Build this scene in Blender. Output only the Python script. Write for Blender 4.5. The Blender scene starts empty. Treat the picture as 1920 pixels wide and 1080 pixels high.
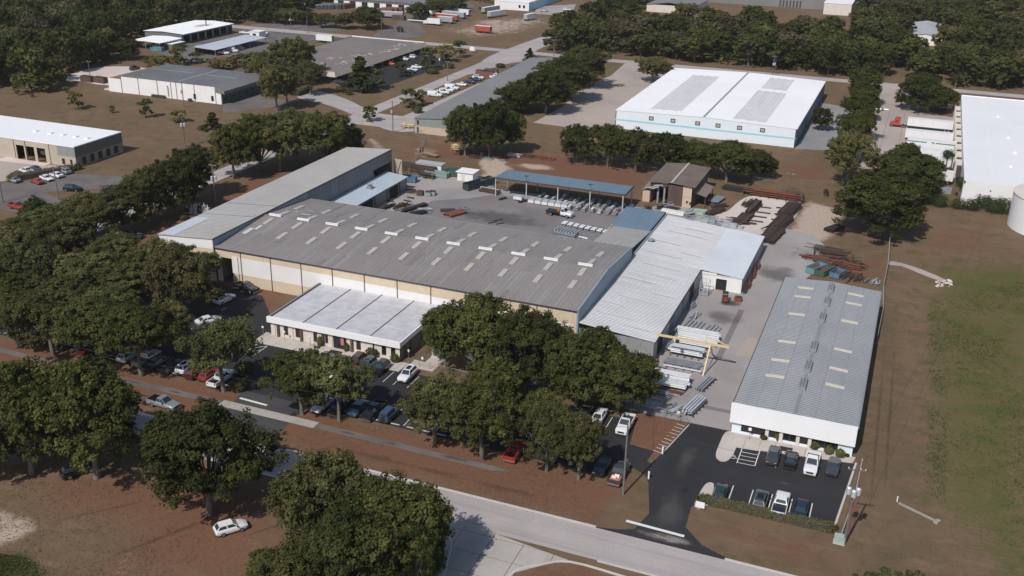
import bpy, math, random
import numpy as np
from mathutils import Vector, Matrix

# ------------------------------------------------------------------ camera, sky, sun, exposure
scene = bpy.context.scene
col = scene.collection
R = math.radians
CAM_H, FPX, PITCH, ROLL, YAW = 88.0, 1910.0, R(22.8), R(-1.13), R(-21.4)
fw = Vector((math.sin(YAW) * math.cos(PITCH), math.cos(YAW) * math.cos(PITCH), -math.sin(PITCH)))
_r = Vector((math.cos(YAW), -math.sin(YAW), 0)); _d = fw.cross(_r)
rt = _r * math.cos(ROLL) + _d * math.sin(ROLL)
dn = -_r * math.sin(ROLL) + _d * math.cos(ROLL)
cam_data = bpy.data.cameras.new('camera')
cam = bpy.data.objects.new('camera', cam_data); col.objects.link(cam)
cam.matrix_world = Matrix(((rt.x, -dn.x, -fw.x, 0), (rt.y, -dn.y, -fw.y, 0), (rt.z, -dn.z, -fw.z, CAM_H), (0, 0, 0, 1)))
cam_data.sensor_width = 36; cam_data.lens = 36 * FPX / 1920
cam_data.clip_start = 1; cam_data.clip_end = 5000
scene.camera = cam

SUN_AZ, SUN_EL = R(79.5), R(47)            # shadows fall towards SUN_AZ (from +x), sun stands opposite
world = bpy.data.worlds.new('World'); scene.world = world; world.use_nodes = True
wn = world.node_tree.nodes; wl = world.node_tree.links
sky = wn.new('ShaderNodeTexSky'); sky.sky_type = 'NISHITA'; sky.sun_disc = False
sky.sun_elevation = SUN_EL
sky.sun_rotation = math.atan2(-math.cos(SUN_AZ), -math.sin(SUN_AZ))
sky.air_density = 1.0; sky.dust_density = 1.0; sky.ozone_density = 1.0
bg = wn['Background']; bg.inputs['Strength'].default_value = 0.095
wl.new(sky.outputs[0], bg.inputs['Color'])
sun_data = bpy.data.lights.new('sun', 'SUN'); sun_data.energy = 3.65; sun_data.angle = R(0.6)
sun_data.color = (1.0, 0.955, 0.89)
sun = bpy.data.objects.new('sun', sun_data); col.objects.link(sun)
sd = Vector((math.cos(SUN_AZ) * math.cos(SUN_EL), math.sin(SUN_AZ) * math.cos(SUN_EL), -math.sin(SUN_EL)))
sun.rotation_euler = sd.to_track_quat('-Z', 'Y').to_euler(); sun.location = (-40, -60, 200)
scene.view_settings.view_transform = 'Standard'; scene.view_settings.look = 'None'
scene.view_settings.exposure = 0.0; scene.view_settings.gamma = 1.0
scene.view_settings.use_curve_mapping = False
scene.cycles.max_bounces = 6; scene.cycles.diffuse_bounces = 3; scene.cycles.transparent_max_bounces = 8

# ------------------------------------------------------------------ helpers
def G(px, py, z=0.0):
    """survey: ground point (height z) seen at a pixel of the 1920x1080 photograph"""
    v = fw + rt * ((px - 960) / FPX) + dn * ((py - 540) / FPX)
    t = (z - CAM_H) / v.z
    return Vector((v.x * t, v.y * t, z))
def px_of(p):
    q = Vector(p) - Vector((0, 0, CAM_H)); k = q.dot(fw)
    return 960 + FPX * q.dot(rt) / k, 540 + FPX * q.dot(dn) / k

class MB:
    """collects faces, becomes one mesh"""
    def __init__(s): s.v = []; s.f = []; s.m = []; s.cur = 0
    def add(s, vs, fs):
        o = len(s.v); s.v += [tuple(p) for p in vs]
        for f in fs: s.f.append(tuple(o + i for i in f)); s.m.append(s.cur)
        return s
    def quad(s, a, b, c, d): return s.add([a, b, c, d], [(0, 1, 2, 3)])
    def box(s, x0, x1, y0, y1, z0, z1, rz=0, c=None, top=True):
        if c is None: c = (0, 0, 0)
        P = [(x, y, z) for z in (z0, z1) for x, y in ((x0, y0), (x1, y0), (x1, y1), (x0, y1))]
        if rz:
            co, si = math.cos(rz), math.sin(rz)
            P = [(c[0] + (x) * co - (y) * si, c[1] + (x) * si + (y) * co, z + c[2]) for x, y, z in P]
        else: P = [(x + c[0], y + c[1], z + c[2]) for x, y, z in P]
        return s.add(P, [(0, 3, 2, 1), (4, 5, 6, 7), (0, 1, 5, 4), (1, 2, 6, 5), (2, 3, 7, 6), (3, 0, 4, 7)])
    def bar(s, a, b, w, h=None):
        """rectangular bar from a to b"""
        a, b = Vector(a), Vector(b); h = w if h is None else h
        d = (b - a); L = d.length
        if L < 1e-6: return s
        d /= L; up = Vector((0, 0, 1)) if abs(d.z) < .95 else Vector((1, 0, 0))
        x = d.cross(up).normalized(); y = x.cross(d)
        P = [p + x * (i * w / 2) + y * (j * h / 2) for p in (a, b) for i, j in ((-1, -1), (1, -1), (1, 1), (-1, 1))]
        return s.add(P, [(3, 2, 1, 0), (4, 5, 6, 7), (0, 1, 5, 4), (1, 2, 6, 5), (2, 3, 7, 6), (3, 0, 4, 7)])
    def tube(s, pts, rad, n=6, cap=True):
        pts = [Vector(p) for p in pts]; rad = rad if isinstance(rad, (list, tuple)) else [rad] * len(pts)
        o = len(s.v); V = []
        for i, p in enumerate(pts):
            d = (pts[min(i + 1, len(pts) - 1)] - pts[max(i - 1, 0)]).normalized()
            up = Vector((0, 0, 1)) if abs(d.z) < .9 else Vector((1, 0, 0))
            x = d.cross(up).normalized(); y = x.cross(d)
            for k in range(n):
                a = 2 * math.pi * k / n; V.append(p + (x * math.cos(a) + y * math.sin(a)) * rad[i])
        F = []
        for i in range(len(pts) - 1):
            for k in range(n):
                k2 = (k + 1) % n; F.append((i * n + k, i * n + k2, (i + 1) * n + k2, (i + 1) * n + k))
        if cap: F.append(tuple(range(n - 1, -1, -1))); F.append(tuple((len(pts) - 1) * n + k for k in range(n)))
        return s.add(V, F)
    def prism(s, poly, z0, z1):
        n = len(poly); V = [(x, y, z0) for x, y in poly] + [(x, y, z1) for x, y in poly]
        F = [tuple(range(n - 1, -1, -1)), tuple(range(n, 2 * n))] + [(i, (i + 1) % n, n + (i + 1) % n, n + i) for i in range(n)]
        return s.add(V, F)
    def ribs(s, O, U, V, pitch, h, top=.18, thick=0.0, phase=0.0):
        """ribbed sheet: ribs run along V and are set along U every pitch metres, standing h proud"""
        O, U, V = Vector(O), Vector(U), Vector(V); L = U.length; u = U / L; N = U.cross(V).normalized()
        us = [(0, 0)]; n = max(1, int(round(L / pitch))); p = L / n; t = p * top
        for i in range(n):
            c = (i + .5) * p
            us += [(c - t, 0), (c - t * .5, h), (c + t * .5, h), (c + t, 0)]
        us.append((L, 0))
        P = []
        for a, b in us: P.append(O + u * a + N * b)
        P += [q + V for q in P]; m = len(us)
        s.add(P, [(i, i + 1, m + i + 1, m + i) for i in range(m - 1)])
        if thick:
            A = [O, O + U, O + U + V, O + V]; B = [q - N * thick for q in A]
            s.add(A + B, [(7, 6, 5, 4), (0, 4, 5, 1), (1, 5, 6, 2), (2, 6, 7, 3), (3, 7, 4, 0)])
        return s
    def mesh(s, name, mats):
        me = bpy.data.meshes.new(name); me.from_pydata(s.v, [], s.f)
        for m in (mats if isinstance(mats, (list, tuple)) else [mats]): me.materials.append(m)
        if max(s.m, default=0) > 0: me.polygons.foreach_set('material_index', s.m)
        me.update(); return me
    def build(s, name, mats, parent=None, smooth=None):
        me = s.mesh(name, mats)
        if smooth:
            me.polygons.foreach_set('use_smooth', [True] * len(me.polygons)); me.set_sharp_from_angle(angle=R(smooth))
        return link(name, me, parent)

def link(name, me, parent=None):
    o = bpy.data.objects.new(name, me); col.objects.link(o)
    if parent is not None: o.parent = parent
    return o
def tag(o, label=None, cat=None, group=None, kind=None):
    if label: o['label'] = label
    if cat: o['category'] = cat
    if group: o['group'] = group
    if kind: o['kind'] = kind
    return o
def thing(name, label, cat, loc=(0, 0, 0), rz=0.0, group=None):
    o = bpy.data.objects.new(name, None); col.objects.link(o); o.empty_display_size = .3
    o.location = loc; o.rotation_euler = (0, 0, rz)
    return tag(o, label, cat, group)
def struct(name, mb, mat, label=None):
    return tag(mb.build(name, mat), label=label, kind='structure')
KIDS = {}
def remember(root):
    """list of (child, [grandchildren]) of a prototype, so that copies need no scene queries"""
    KIDS[root] = [(c, list(c.children)) for c in root.children]; return root
def dup(root, loc, rz=0.0, label=None, group=None, paint=None, scale=None):
    r = root.copy(); col.objects.link(r); r.location = loc; r.rotation_euler = (0, 0, rz)
    if scale is not None: r.scale = scale if hasattr(scale, '__len__') else (scale,) * 3
    if label: r['label'] = label
    if group: r['group'] = group
    for c, gs in KIDS[root]:
        k = c.copy(); col.objects.link(k); k.parent = r
        if paint is not None and k.get('paint'):
            k.material_slots[0].link = 'OBJECT'; k.material_slots[0].material = paint
        for g in gs:
            q = g.copy(); col.objects.link(q); q.parent = k
    return r
ORD = ['first', 'second', 'third', 'fourth', 'fifth', 'sixth', 'seventh', 'eighth', 'ninth', 'tenth', 'eleventh', 'twelfth', 'thirteenth', 'fourteenth', 'fifteenth', 'sixteenth', 'seventeenth', 'eighteenth', 'nineteenth', 'twentieth']

# ------------------------------------------------------------------ materials
MATS = {}
def nd(nt, t, **kw):
    n = nt.nodes.new(t)
    for k, v in kw.items():
        if k in n.inputs: n.inputs[k].default_value = v
        else: setattr(n, k, v)
    return n
def noise(nt, vec, scale, detail=4, rough=.55, dist=0.0):
    n = nd(nt, 'ShaderNodeTexNoise', Scale=scale, Detail=detail, Roughness=rough, Distortion=dist)
    if vec is not None: nt.links.new(vec, n.inputs['Vector'])
    return n.outputs['Fac']
def ramp(nt, fac, a, b):
    n = nd(nt, 'ShaderNodeMapRange'); n.interpolation_type = 'SMOOTHSTEP'
    n.inputs['From Min'].default_value = a; n.inputs['From Max'].default_value = b
    nt.links.new(fac, n.inputs['Value']); return n.outputs['Result']
def mix(nt, fac, a, b, mode='MIX'):
    n = nd(nt, 'ShaderNodeMix', data_type='RGBA', blend_type=mode)
    for sock, val in ((n.inputs[0], fac), (n.inputs[6], a), (n.inputs[7], b)):
        if isinstance(val, (tuple, list)): sock.default_value = (*val[:3], 1)
        elif isinstance(val, (int, float)): sock.default_value = val
        else: nt.links.new(val, sock)
    return n.outputs[2]
def mathn(nt, op, a, b=0.0):
    n = nd(nt, 'ShaderNodeMath', operation=op)
    for i, v in enumerate((a, b)):
        if isinstance(v, (int, float)): n.inputs[i].default_value = v
        else: nt.links.new(v, n.inputs[i])
    return n.outputs[0]
def base(name):
    m = bpy.data.materials.new(name); m.use_nodes = True
    nt = m.node_tree; p = nt.nodes['Principled BSDF']; MATS[name] = m
    return m, nt, p
def geo_pos(nt, sx=1, sy=1, sz=1):
    g = nd(nt, 'ShaderNodeNewGeometry')
    mp = nd(nt, 'ShaderNodeMapping'); mp.inputs['Scale'].default_value = (sx, sy, sz)
    nt.links.new(g.outputs['Position'], mp.inputs['Vector']); return mp.outputs['Vector']
def weathered(name, c, c2=None, rough=.7, scale=.35, fine=3.0, metal=0.0, amount=.5, streak=None, c3=None, spec=.5, coat=0.0, bump=0.0):
    """base colour c, broad blotches towards c2, fine speckle, optional streaks towards c3 along an axis"""
    m, nt, p = base(name)
    c2 = c2 or tuple(x * .78 for x in c)
    v = geo_pos(nt)
    f = ramp(nt, noise(nt, v, scale, 5, .6), .35, .7)
    f = mathn(nt, 'MULTIPLY', f, amount * 2 if amount < .5 else 1.0)
    colr = mix(nt, f, c, c2)
    g = noise(nt, v, fine, 3, .6)
    colr = mix(nt, mathn(nt, 'MULTIPLY', ramp(nt, g, .3, .75), .25 if min(c) > .6 else .35), colr, tuple(x * (.93 if min(c) > .6 else .84) for x in c2))
    if streak:
        sv = geo_pos(nt, *streak)
        sfac = mathn(nt, 'MULTIPLY', ramp(nt, noise(nt, sv, 1.0, 3, .6), .5, .75), .6)
        colr = mix(nt, sfac, colr, c3 or c2)
    nt.links.new(colr, p.inputs['Base Color'])
    p.inputs['Roughness'].default_value = rough; p.inputs['Metallic'].default_value = metal
    p.inputs['Specular IOR Level'].default_value = spec
    if coat: p.inputs['Coat Weight'].default_value = coat; p.inputs['Coat Roughness'].default_value = .08
    if bump:
        b = nd(nt, 'ShaderNodeBump', Strength=bump, Distance=.05); nt.links.new(g, b.inputs['Height']); nt.links.new(b.outputs[0], p.inputs['Normal'])
    return m
def plain(name, c, rough=.6, metal=0.0, spec=.5, coat=0.0):
    m, nt, p = base(name)
    v = nd(nt, 'ShaderNodeTexCoord').outputs['Object']
    f = noise(nt, v, 1.7, 3)
    nt.links.new(mix(nt, mathn(nt, 'MULTIPLY', ramp(nt, f, .35, .75), .25), c, tuple(x * .75 for x in c)), p.inputs['Base Color'])
    p.inputs['Roughness'].default_value = rough; p.inputs['Metallic'].default_value = metal
    p.inputs['Specular IOR Level'].default_value = spec
    if coat: p.inputs['Coat Weight'].default_value = coat; p.inputs['Coat Roughness'].default_value = .06
    return m
# walls and roofs
M = MATS
weathered('roof_grey', (.262, .236, .224), (.226, .203, .192), .6, .05, 1.2, amount=.5, streak=(1.1, .05, .05), c3=(.295, .29, .285), spec=.4)
weathered('roof_wing', (.39, .365, .35), (.33, .315, .3), .55, .05, 1.2, streak=(.05, 1.6, .05), c3=(.40, .385, .37), spec=.4)
weathered('roof_galv', (.52, .525, .54), (.44, .445, .455), .4, .06, 1.6, metal=.2, streak=(.06, 1.1, .05), c3=(.60, .59, .58))
weathered('roof_galv_pale', (.56, .555, .56), (.48, .475, .485), .45, .06, 1.6, metal=.1, streak=(.06, 1.1, .05), c3=(.7, .68, .67))
weathered('skylight_pale', (.66, .645, .60), (.56, .54, .50), .5, .5, 3)
weathered('roof_galv_new', (.62, .65, .69), (.55, .58, .62), .4, .1, 1.5, metal=.15, streak=(.05, 1.6, .05), c3=(.66, .68, .7))
weathered('roof_right', (.315, .32, .33), (.27, .275, .285), .42, .07, 1.3, metal=.2, streak=(.9, .03, .05), c3=(.23, .24, .26))
weathered('roof_blue', (.155, .225, .29), (.135, .195, .25), .5, .1, 1.2, streak=(1.4, .05, .05), c3=(.18, .25, .31))
weathered('roof_leanto', (.42, .49, .56), (.37, .43, .49), .5, .12, 1.2, streak=(.05, 1.4, .05), c3=(.46, .52, .58))
weathered('roof_brown', (.125, .093, .078), (.165, .13, .11), .8, .18, 1.2)
weathered('roof_tan', (.24, .19, .16), (.2, .16, .14), .7, .18, 1.2)
weathered('roof_white', (.80, .795, .81), (.73, .725, .735), .6, .05, .7, amount=.3)
weathered('roof_white_bright', (.86, .86, .88), (.8, .8, .82), .55, .06, .9, amount=.3)
weathered('roof_stained', (.66, .65, .665), (.59, .585, .6), .65, .1, 1.0, streak=(.5, .03, .05), c3=(.5, .495, .51))
weathered('roof_membrane', (.55, .54, .565), (.44, .435, .455), .7, .45, 2.4, streak=(.12, 1.3, .1), c3=(.64, .635, .655))
weathered('roof_tar', (.115, .12, .128), (.155, .155, .16), .75, .09, 1.4)
weathered('roof_gravel', (.205, .175, .162), (.165, .142, .132), .85, .07, 2.0)
weathered('roof_far_grey', (.215, .21, .207), (.18, .177, .175), .5, .04, .8)
weathered('rust_roof', (.30, .11, .06), (.2, .08, .05), .8, .4, 2)
weathered('wall_beige', (.66, .54, .40), (.59, .475, .35), .75, .3, 1.6, amount=.4)
weathered('wall_white', (.78, .77, .765), (.71, .69, .67), .65, .25, 1.6, amount=.3)
weathered('wall_offwhite', (.68, .62, .56), (.6, .54, .48), .75, .3, 1.6, amount=.4)
weathered('wall_bluewhite', (.72, .79, .84), (.68, .75, .8), .65, .2, 1.2, amount=.3)
weathered('stripe_blue', (.38, .66, .76), (.34, .6, .7), .65, .2, 1.2, amount=.3)
weathered('wall_blueshade', (.10, .17, .26), (.08, .14, .21), .6, .2, 1.2)  # dark blue with wall shade in its colour; also serves as tarp blue
weathered('wall_grey_metal', (.22, .225, .235), (.185, .19, .2), .5, .2, 1.6, metal=.15, streak=(.3, .3, .03), c3=(.15, .15, .155))
weathered('wall_galv', (.37, .38, .39), (.3, .31, .32), .45, .3, 1.8, metal=.2, streak=(.6, .6, .05), c3=(.22, .21, .2))
weathered('parapet_blue', (.27, .335, .40), (.23, .29, .35), .5, .2, 1.5)
weathered('wall_brown_metal', (.105, .068, .055), (.08, .052, .044), .6, .3, 1.6)
weathered('wall_tan', (.48, .41, .335), (.42, .36, .29), .75, .3, 1.6)
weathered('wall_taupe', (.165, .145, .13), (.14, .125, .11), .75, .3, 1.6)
weathered('wall_sage', (.26, .29, .28), (.22, .25, .24), .7, .3, 1.6)
weathered('wall_pink', (.56, .43, .33), (.5, .38, .29), .75, .3, 1.6)
weathered('wall_teal', (.08, .13, .135), (.07, .11, .115), .6, .3, 1.6)
weathered('interior_shade', (.02, .02, .021), (.015, .015, .016), .9, .5, 2)  # near-black panels, the shade of open interiors put into their colour
weathered('trim_dark', (.06, .056, .053), (.05, .047, .045), .6, .6, 3)
weathered('trim_white', (.82, .82, .83), (.76, .755, .75), .6, .2, 2, amount=.3)
weathered('trim_brown', (.13, .075, .06), (.1, .06, .05), .6, .6, 3)
weathered('skylight', (.50, .46, .41), (.42, .385, .34), .5, 1.5, 6)
weathered('skylight_cream', (.66, .62, .50), (.58, .53, .42), .5, 1.2, 6)
weathered('vent_grey', (.34, .35, .36), (.27, .28, .29), .5, 1.2, 6, metal=.3)
weathered('concrete_wall', (.34, .315, .28), (.26, .24, .21), .85, .5, 3)
plain('glass_dark', (.012, .014, .017), .08, 0, .6)
plain('glass_blue', (.03, .045, .06), .06, 0, .8)
plain('canvas_pink', (.42, .2, .2), .8)
for nm_, f_ in (('roof_grey', 1), ('roof_right', 1), ('roof_galv', 1)):
    c_ = {'roof_grey': (.262, .236, .224), 'roof_right': (.30, .315, .335), 'roof_galv': (.53, .54, .555)}[nm_]
    for tag_, k_ in (('_dark', .93), ('_light', 1.06)): weathered(nm_ + tag_, tuple(x * k_ for x in c_), tuple(x * k_ * .88 for x in c_), .55, .3, 2.0, metal=.1)
weathered('roof_rusty', (.255, .205, .18), (.21, .165, .145), .7, .6, 2.5)
# grounds
def ground_stone(name, c, c2, scale, patches, cracks=0.0, tint=None, rough=.9, lighten=.12, streak=None):
    m, nt, p = base(name); v = geo_pos(nt)
    a = ramp(nt, noise(nt, v, scale, 6, .62), .3, .7)
    k = mix(nt, a, c, c2)
    b = ramp(nt, noise(nt, v, patches, 4, .55, .6), .52, .72)
    k = mix(nt, mathn(nt, 'MULTIPLY', b, .55), k, tint or tuple(x * .7 for x in c2))
    f = noise(nt, v, 2.6, 4, .7)
    k = mix(nt, mathn(nt, 'MULTIPLY', ramp(nt, f, .35, .8), .35), k, tuple(min(1, x * (1 + lighten * 2)) for x in c))
    if streak:
        sf = ramp(nt, noise(nt, geo_pos(nt, *streak), 1.0, 4, .6), .45, .7); k = mix(nt, mathn(nt, 'MULTIPLY', sf, .45), k, tuple(x * .72 for x in c2))
    if cracks:
        vo = nd(nt, 'ShaderNodeTexVoronoi', feature='DISTANCE_TO_EDGE', Scale=cracks); nt.links.new(v, vo.inputs['Vector'])
        e = ramp(nt, vo.outputs['Distance'], .02, .0)
        k = mix(nt, mathn(nt, 'MULTIPLY', e, .5), k, tuple(x * .5 for x in c2))
    nt.links.new(k, p.inputs['Base Color']); p.inputs['Roughness'].default_value = rough; p.inputs['Specular IOR Level'].default_value = .25
    bp = nd(nt, 'ShaderNodeBump', Strength=.25, Distance=.05); nt.links.new(f, bp.inputs['Height']); nt.links.new(bp.outputs[0], p.inputs['Normal'])
    return m
ground_stone('road_concrete', (.41, .368, .358), (.345, .31, .303), .09, .03, tint=(.27, .245, .24), streak=(.02, .55, 1))
ground_stone('road_old', (.27, .265, .268), (.22, .216, .22), .16, .06, tint=(.16, .16, .165))
ground_stone('drive_concrete', (.42, .385, .355), (.36, .33, .305), .12, .05, tint=(.3, .28, .26), streak=(.3, .1, 1))
ground_stone('yard_concrete', (.35, .318, .31), (.295, .27, .264), .05, .025, tint=(.185, .17, .168))
ground_stone('yard_dark', (.215, .197, .198), (.165, .152, .156), .05, .03, tint=(.12, .112, .118))
ground_stone('apron', (.41, .345, .305), (.34, .29, .26), .05, .03, tint=(.27, .23, .21))
ground_stone('asphalt', (.031, .031, .034), (.025, .025, .0275), .12, .05, tint=(.043, .042, .042), lighten=.2)
ground_stone('asphalt_worn', (.068, .066, .067), (.05, .049, .051), .12, .04, tint=(.095, .09, .088), lighten=.2)
ground_stone('path_asphalt', (.17, .15, .14), (.115, .104, .1), .12, .09, tint=(.075, .07, .068))
ground_stone('sidewalk', (.50, .45, .41), (.44, .4, .36), .3, .1, tint=(.36, .33, .3))
ground_stone('kerb_stone', (.52, .49, .46), (.45, .42, .4), .4, .1, tint=(.36, .34, .32))
ground_stone('white_gravel', (.60, .525, .48), (.52, .45, .41), .1, .06, tint=(.42, .35, .31))
ground_stone('mulch', (.16, .085, .06), (.12, .065, .048), .5, .2, tint=(.2, .13, .09))
plain('paint_white', (.70, .70, .69), .7)
plain('paint_yellow', (.50, .40, .22), .8)

# ground sheet: dry mown grass, with sand / green / rust litter / worn soil given by a per-vertex cover weight
def ground_material():
    m, nt, p = base('ground_soil'); v = geo_pos(nt)
    at = nd(nt, 'ShaderNodeAttribute', attribute_name='cover'); sp = nd(nt, 'ShaderNodeSeparateColor')
    nt.links.new(at.outputs['Color'], sp.inputs[0])
    sand, green, red = sp.outputs[0], sp.outputs[1], sp.outputs[2]; worn = at.outputs['Alpha']
    n1 = noise(nt, v, .035, 6, .6); n2 = noise(nt, v, .22, 6, .65, .4); n3 = noise(nt, v, 1.5, 5, .7); n4 = noise(nt, v, 5.0, 3, .7)
    st = noise(nt, geo_pos(nt, .25, 1.2, 1), .5, 5, .65)
    k = mix(nt, ramp(nt, n1, .3, .7), (.148, .101, .063), (.188, .124, .077))
    k = mix(nt, mathn(nt, 'MULTIPLY', ramp(nt, n2, .45, .7), .8), k, (.108, .085, .046))
    k = mix(nt, mathn(nt, 'MULTIPLY', ramp(nt, st, .5, .7), .5), k, (.23, .16, .108))
    k = mix(nt, mathn(nt, 'MULTIPLY', ramp(nt, n3, .5, .8), .35), k, (.095, .068, .048))
    def layer(k, w, amp, colr, soft=.16, strength=1.0):
        s = mathn(nt, 'ADD', w, mathn(nt, 'MULTIPLY', mathn(nt, 'SUBTRACT', mathn(nt, 'ADD', mathn(nt, 'MULTIPLY', n2, .6), mathn(nt, 'MULTIPLY', n3, .4)), .5), amp))
        return mix(nt, mathn(nt, 'MULTIPLY', ramp(nt, s, .5 - soft, .5 + soft), strength), k, colr)
    k = layer(k, red, .9, mix(nt, ramp(nt, n3, .3, .7), (.20, .098, .06), (.15, .078, .05)), .25, .97)
    gcol = mix(nt, ramp(nt, n2, .35, .65), (.102, .096, .03), (.135, .112, .05))
    gcol = mix(nt, mathn(nt, 'MULTIPLY', ramp(nt, noise(nt, v, .11, 5, .6, .5), .48, .62), .85), gcol, (.080, .098, .026))
    gcol = mix(nt, mathn(nt, 'MULTIPLY', ramp(nt, n3, .5, .72), .6), gcol, (.048, .06, .022))
    gcol = mix(nt, mathn(nt, 'MULTIPLY', ramp(nt, n4, .55, .8), .5), gcol, (.15, .125, .08))
    k = layer(k, green, 2.1, gcol, .24, .9)
    k = layer(k, worn, 1.3, mix(nt, ramp(nt, n3, .3, .7), (.10, .078, .045), (.14, .108, .068)), .3, .85)
    k = layer(k, sand, 1.3, mix(nt, ramp(nt, n3, .3, .75), (.50, .40, .33), (.36, .28, .225)), .14)
    k = mix(nt, mathn(nt, 'MULTIPLY', ramp(nt, n4, .35, .8), .22), k, (.06, .045, .032))
    nt.links.new(k, p.inputs['Base Color']); p.inputs['Roughness'].default_value = 1; p.inputs['Specular IOR Level'].default_value = .1
    b = nd(nt, 'ShaderNodeBump', Strength=.5, Distance=.15); nt.links.new(mathn(nt, 'ADD', n3, n4), b.inputs['Height']); nt.links.new(b.outputs[0], p.inputs['Normal'])
    return m
ground_material()
def stain_material(name, c, strength, nscale=.25):
    m, nt, p = base(name); v = geo_pos(nt)
    at = nd(nt, 'ShaderNodeAttribute', attribute_name='fade')
    s = mathn(nt, 'ADD', at.outputs['Fac'], mathn(nt, 'MULTIPLY', mathn(nt, 'SUBTRACT', noise(nt, v, nscale, 5, .65), .5), 1.1))
    a = mathn(nt, 'MULTIPLY', ramp(nt, s, .3, .85), strength)
    nt.links.new(a, p.inputs['Alpha']); p.inputs['Base Color'].default_value = (*c, 1); p.inputs['Roughness'].default_value = .9
    p.inputs['Specular IOR Level'].default_value = .2
    return m
stain_material('stain_dark', (.085, .08, .085), .42, .2); stain_material('stain_light', (.45, .4, .37), .5, .25); stain_material('stain_pale', (.3, .29, .28), .13, .3)
stain_material('stain_roof_light', (.47, .49, .52), .65, .6); stain_material('stain_track', (.09, .067, .044), .26, .3); stain_material('stain_rust', (.28, .15, .08), .55, .3); stain_material('stain_oil', (.03, .03, .032), .6, .4)
# foliage
def leaf_material(name, c1, c2, c3, tr=.25):
    m, nt, p = base(name)
    at = nd(nt, 'ShaderNodeAttribute', attribute_name='tone')
    oi = nd(nt, 'ShaderNodeObjectInfo')
    k = mix(nt, ramp(nt, at.outputs['Fac'], 0, .6), c1, c2)
    k = mix(nt, ramp(nt, at.outputs['Fac'], .55, 1.0), k, c3)
    hsv = nd(nt, 'ShaderNodeHueSaturation')
    nt.links.new(k, hsv.inputs['Color'])
    nt.links.new(mathn(nt, 'ADD', mathn(nt, 'MULTIPLY', oi.outputs['Random'], .55), .92), hsv.inputs['Value'])
    nt.links.new(mathn(nt, 'ADD', mathn(nt, 'MULTIPLY', mathn(nt, 'FRACT', mathn(nt, 'MULTIPLY', oi.outputs['Random'], 7.3)), .036), .481), hsv.inputs['Hue'])
    nt.links.new(hsv.outputs[0], p.inputs['Base Color']); p.inputs['Roughness'].default_value = .8; p.inputs['Specular IOR Level'].default_value = .1
    t = nd(nt, 'ShaderNodeBsdfTranslucent'); nt.links.new(hsv.outputs[0], t.inputs['Color'])
    ms = nd(nt, 'ShaderNodeMixShader'); ms.inputs[0].default_value = tr
    nt.links.new(p.outputs[0], ms.inputs[1]); nt.links.new(t.outputs[0], ms.inputs[2])
    nt.links.new(ms.outputs[0], nt.nodes['Material Output'].inputs['Surface']); return m
leaf_material('leaf_oak', (.046, .053, .016), (.080, .088, .027), (.135, .138, .046), .4)
leaf_material('leaf_olive', (.066, .069, .026), (.108, .109, .04), (.165, .158, .066), .4)
leaf_material('leaf_dark', (.032, .040, .013), (.057, .067, .021), (.098, .104, .036), .4)
leaf_material('leaf_dry', (.07, .06, .032), (.1, .086, .048), (.14, .12, .075), .3)
leaf_material('leaf_yellow', (.075, .08, .02), (.125, .125, .03), (.19, .175, .05))
leaf_material('leaf_palm', (.04, .055, .02), (.09, .1, .04), (.2, .18, .08))
leaf_material('leaf_hedge', (.075, .082, .026), (.115, .118, .038), (.165, .155, .06))
leaf_material('leaf_weed', (.035, .05, .014), (.07, .085, .025), (.12, .115, .04))
plain('moss', (.11, .106, .085), .95)
weathered('bark', (.19, .165, .14), (.11, .096, .082), .9, .8, 4)
weathered('bark_dark', (.09, .075, .065), (.06, .05, .045), .9, .8, 4)
weathered('dry_tuft', (.15, .11, .072), (.11, .082, .054), .95, 1.2, 4)
weathered('dead_frond', (.24, .19, .13), (.18, .14, .1), .9, 1.2, 4)
# vehicles and yard things
def paint(name, c, metal=0.0): return plain(name, c, .32, metal, .5, .6)
paint('car_white', (.74, .74, .75)); paint('car_silver', (.42, .43, .45), .5); paint('car_black', (.012, .012, .014)); paint('car_grey', (.075, .078, .085), .4)
paint('car_navy', (.018, .03, .06), .2); paint('car_blue', (.05, .10, .16), .3); paint('car_red', (.33, .03, .02)); paint('car_maroon', (.10, .015, .015), .2)
paint('car_green', (.02, .05, .04), .2); paint('car_orange', (.55, .1, .04)); paint('truck_red', (.42, .06, .035)); paint('car_tan', (.45, .38, .3))
plain('tyre', (.015, .015, .016), .85); plain('rim', (.35, .35, .36), .35, .6); plain('bed_liner', (.018, .018, .02), .8)
plain('lamp_clear', (.75, .76, .78), .15, .2); plain('lamp_red', (.3, .01, .01), .25); plain('bumper_dark', (.03, .03, .032), .6); plain('chrome', (.6, .6, .62), .2, .9)
weathered('steel_rust', (.085, .045, .032), (.055, .034, .028), .85, .8, 4); weathered('steel_red', (.2, .065, .04), (.15, .05, .035), .8, .8, 4)
weathered('steel_dark', (.03, .028, .028), (.045, .038, .035), .8, .8, 4); weathered('steel_brown', (.12, .075, .055), (.07, .05, .042), .85, .8, 4)
weathered('galv_bright', (.62, .645, .67), (.5, .52, .55), .4, 1.0, 5, metal=.3); weathered('galv_dull', (.36, .385, .41), (.27, .29, .31), .5, 1.0, 5, metal=.3)
weathered('galv_white', (.78, .785, .8), (.68, .69, .7), .45, 1.0, 5, metal=.1)
weathered('galv_blue', (.30, .345, .38), (.24, .28, .31), .5, 1.0, 5, metal=.3)
weathered('crane_yellow', (.70, .55, .29), (.62, .48, .25), .5, 1, 4, amount=.3); weathered('forklift_orange', (.26, .08, .035), (.2, .06, .03), .5, 1, 4)
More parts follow.
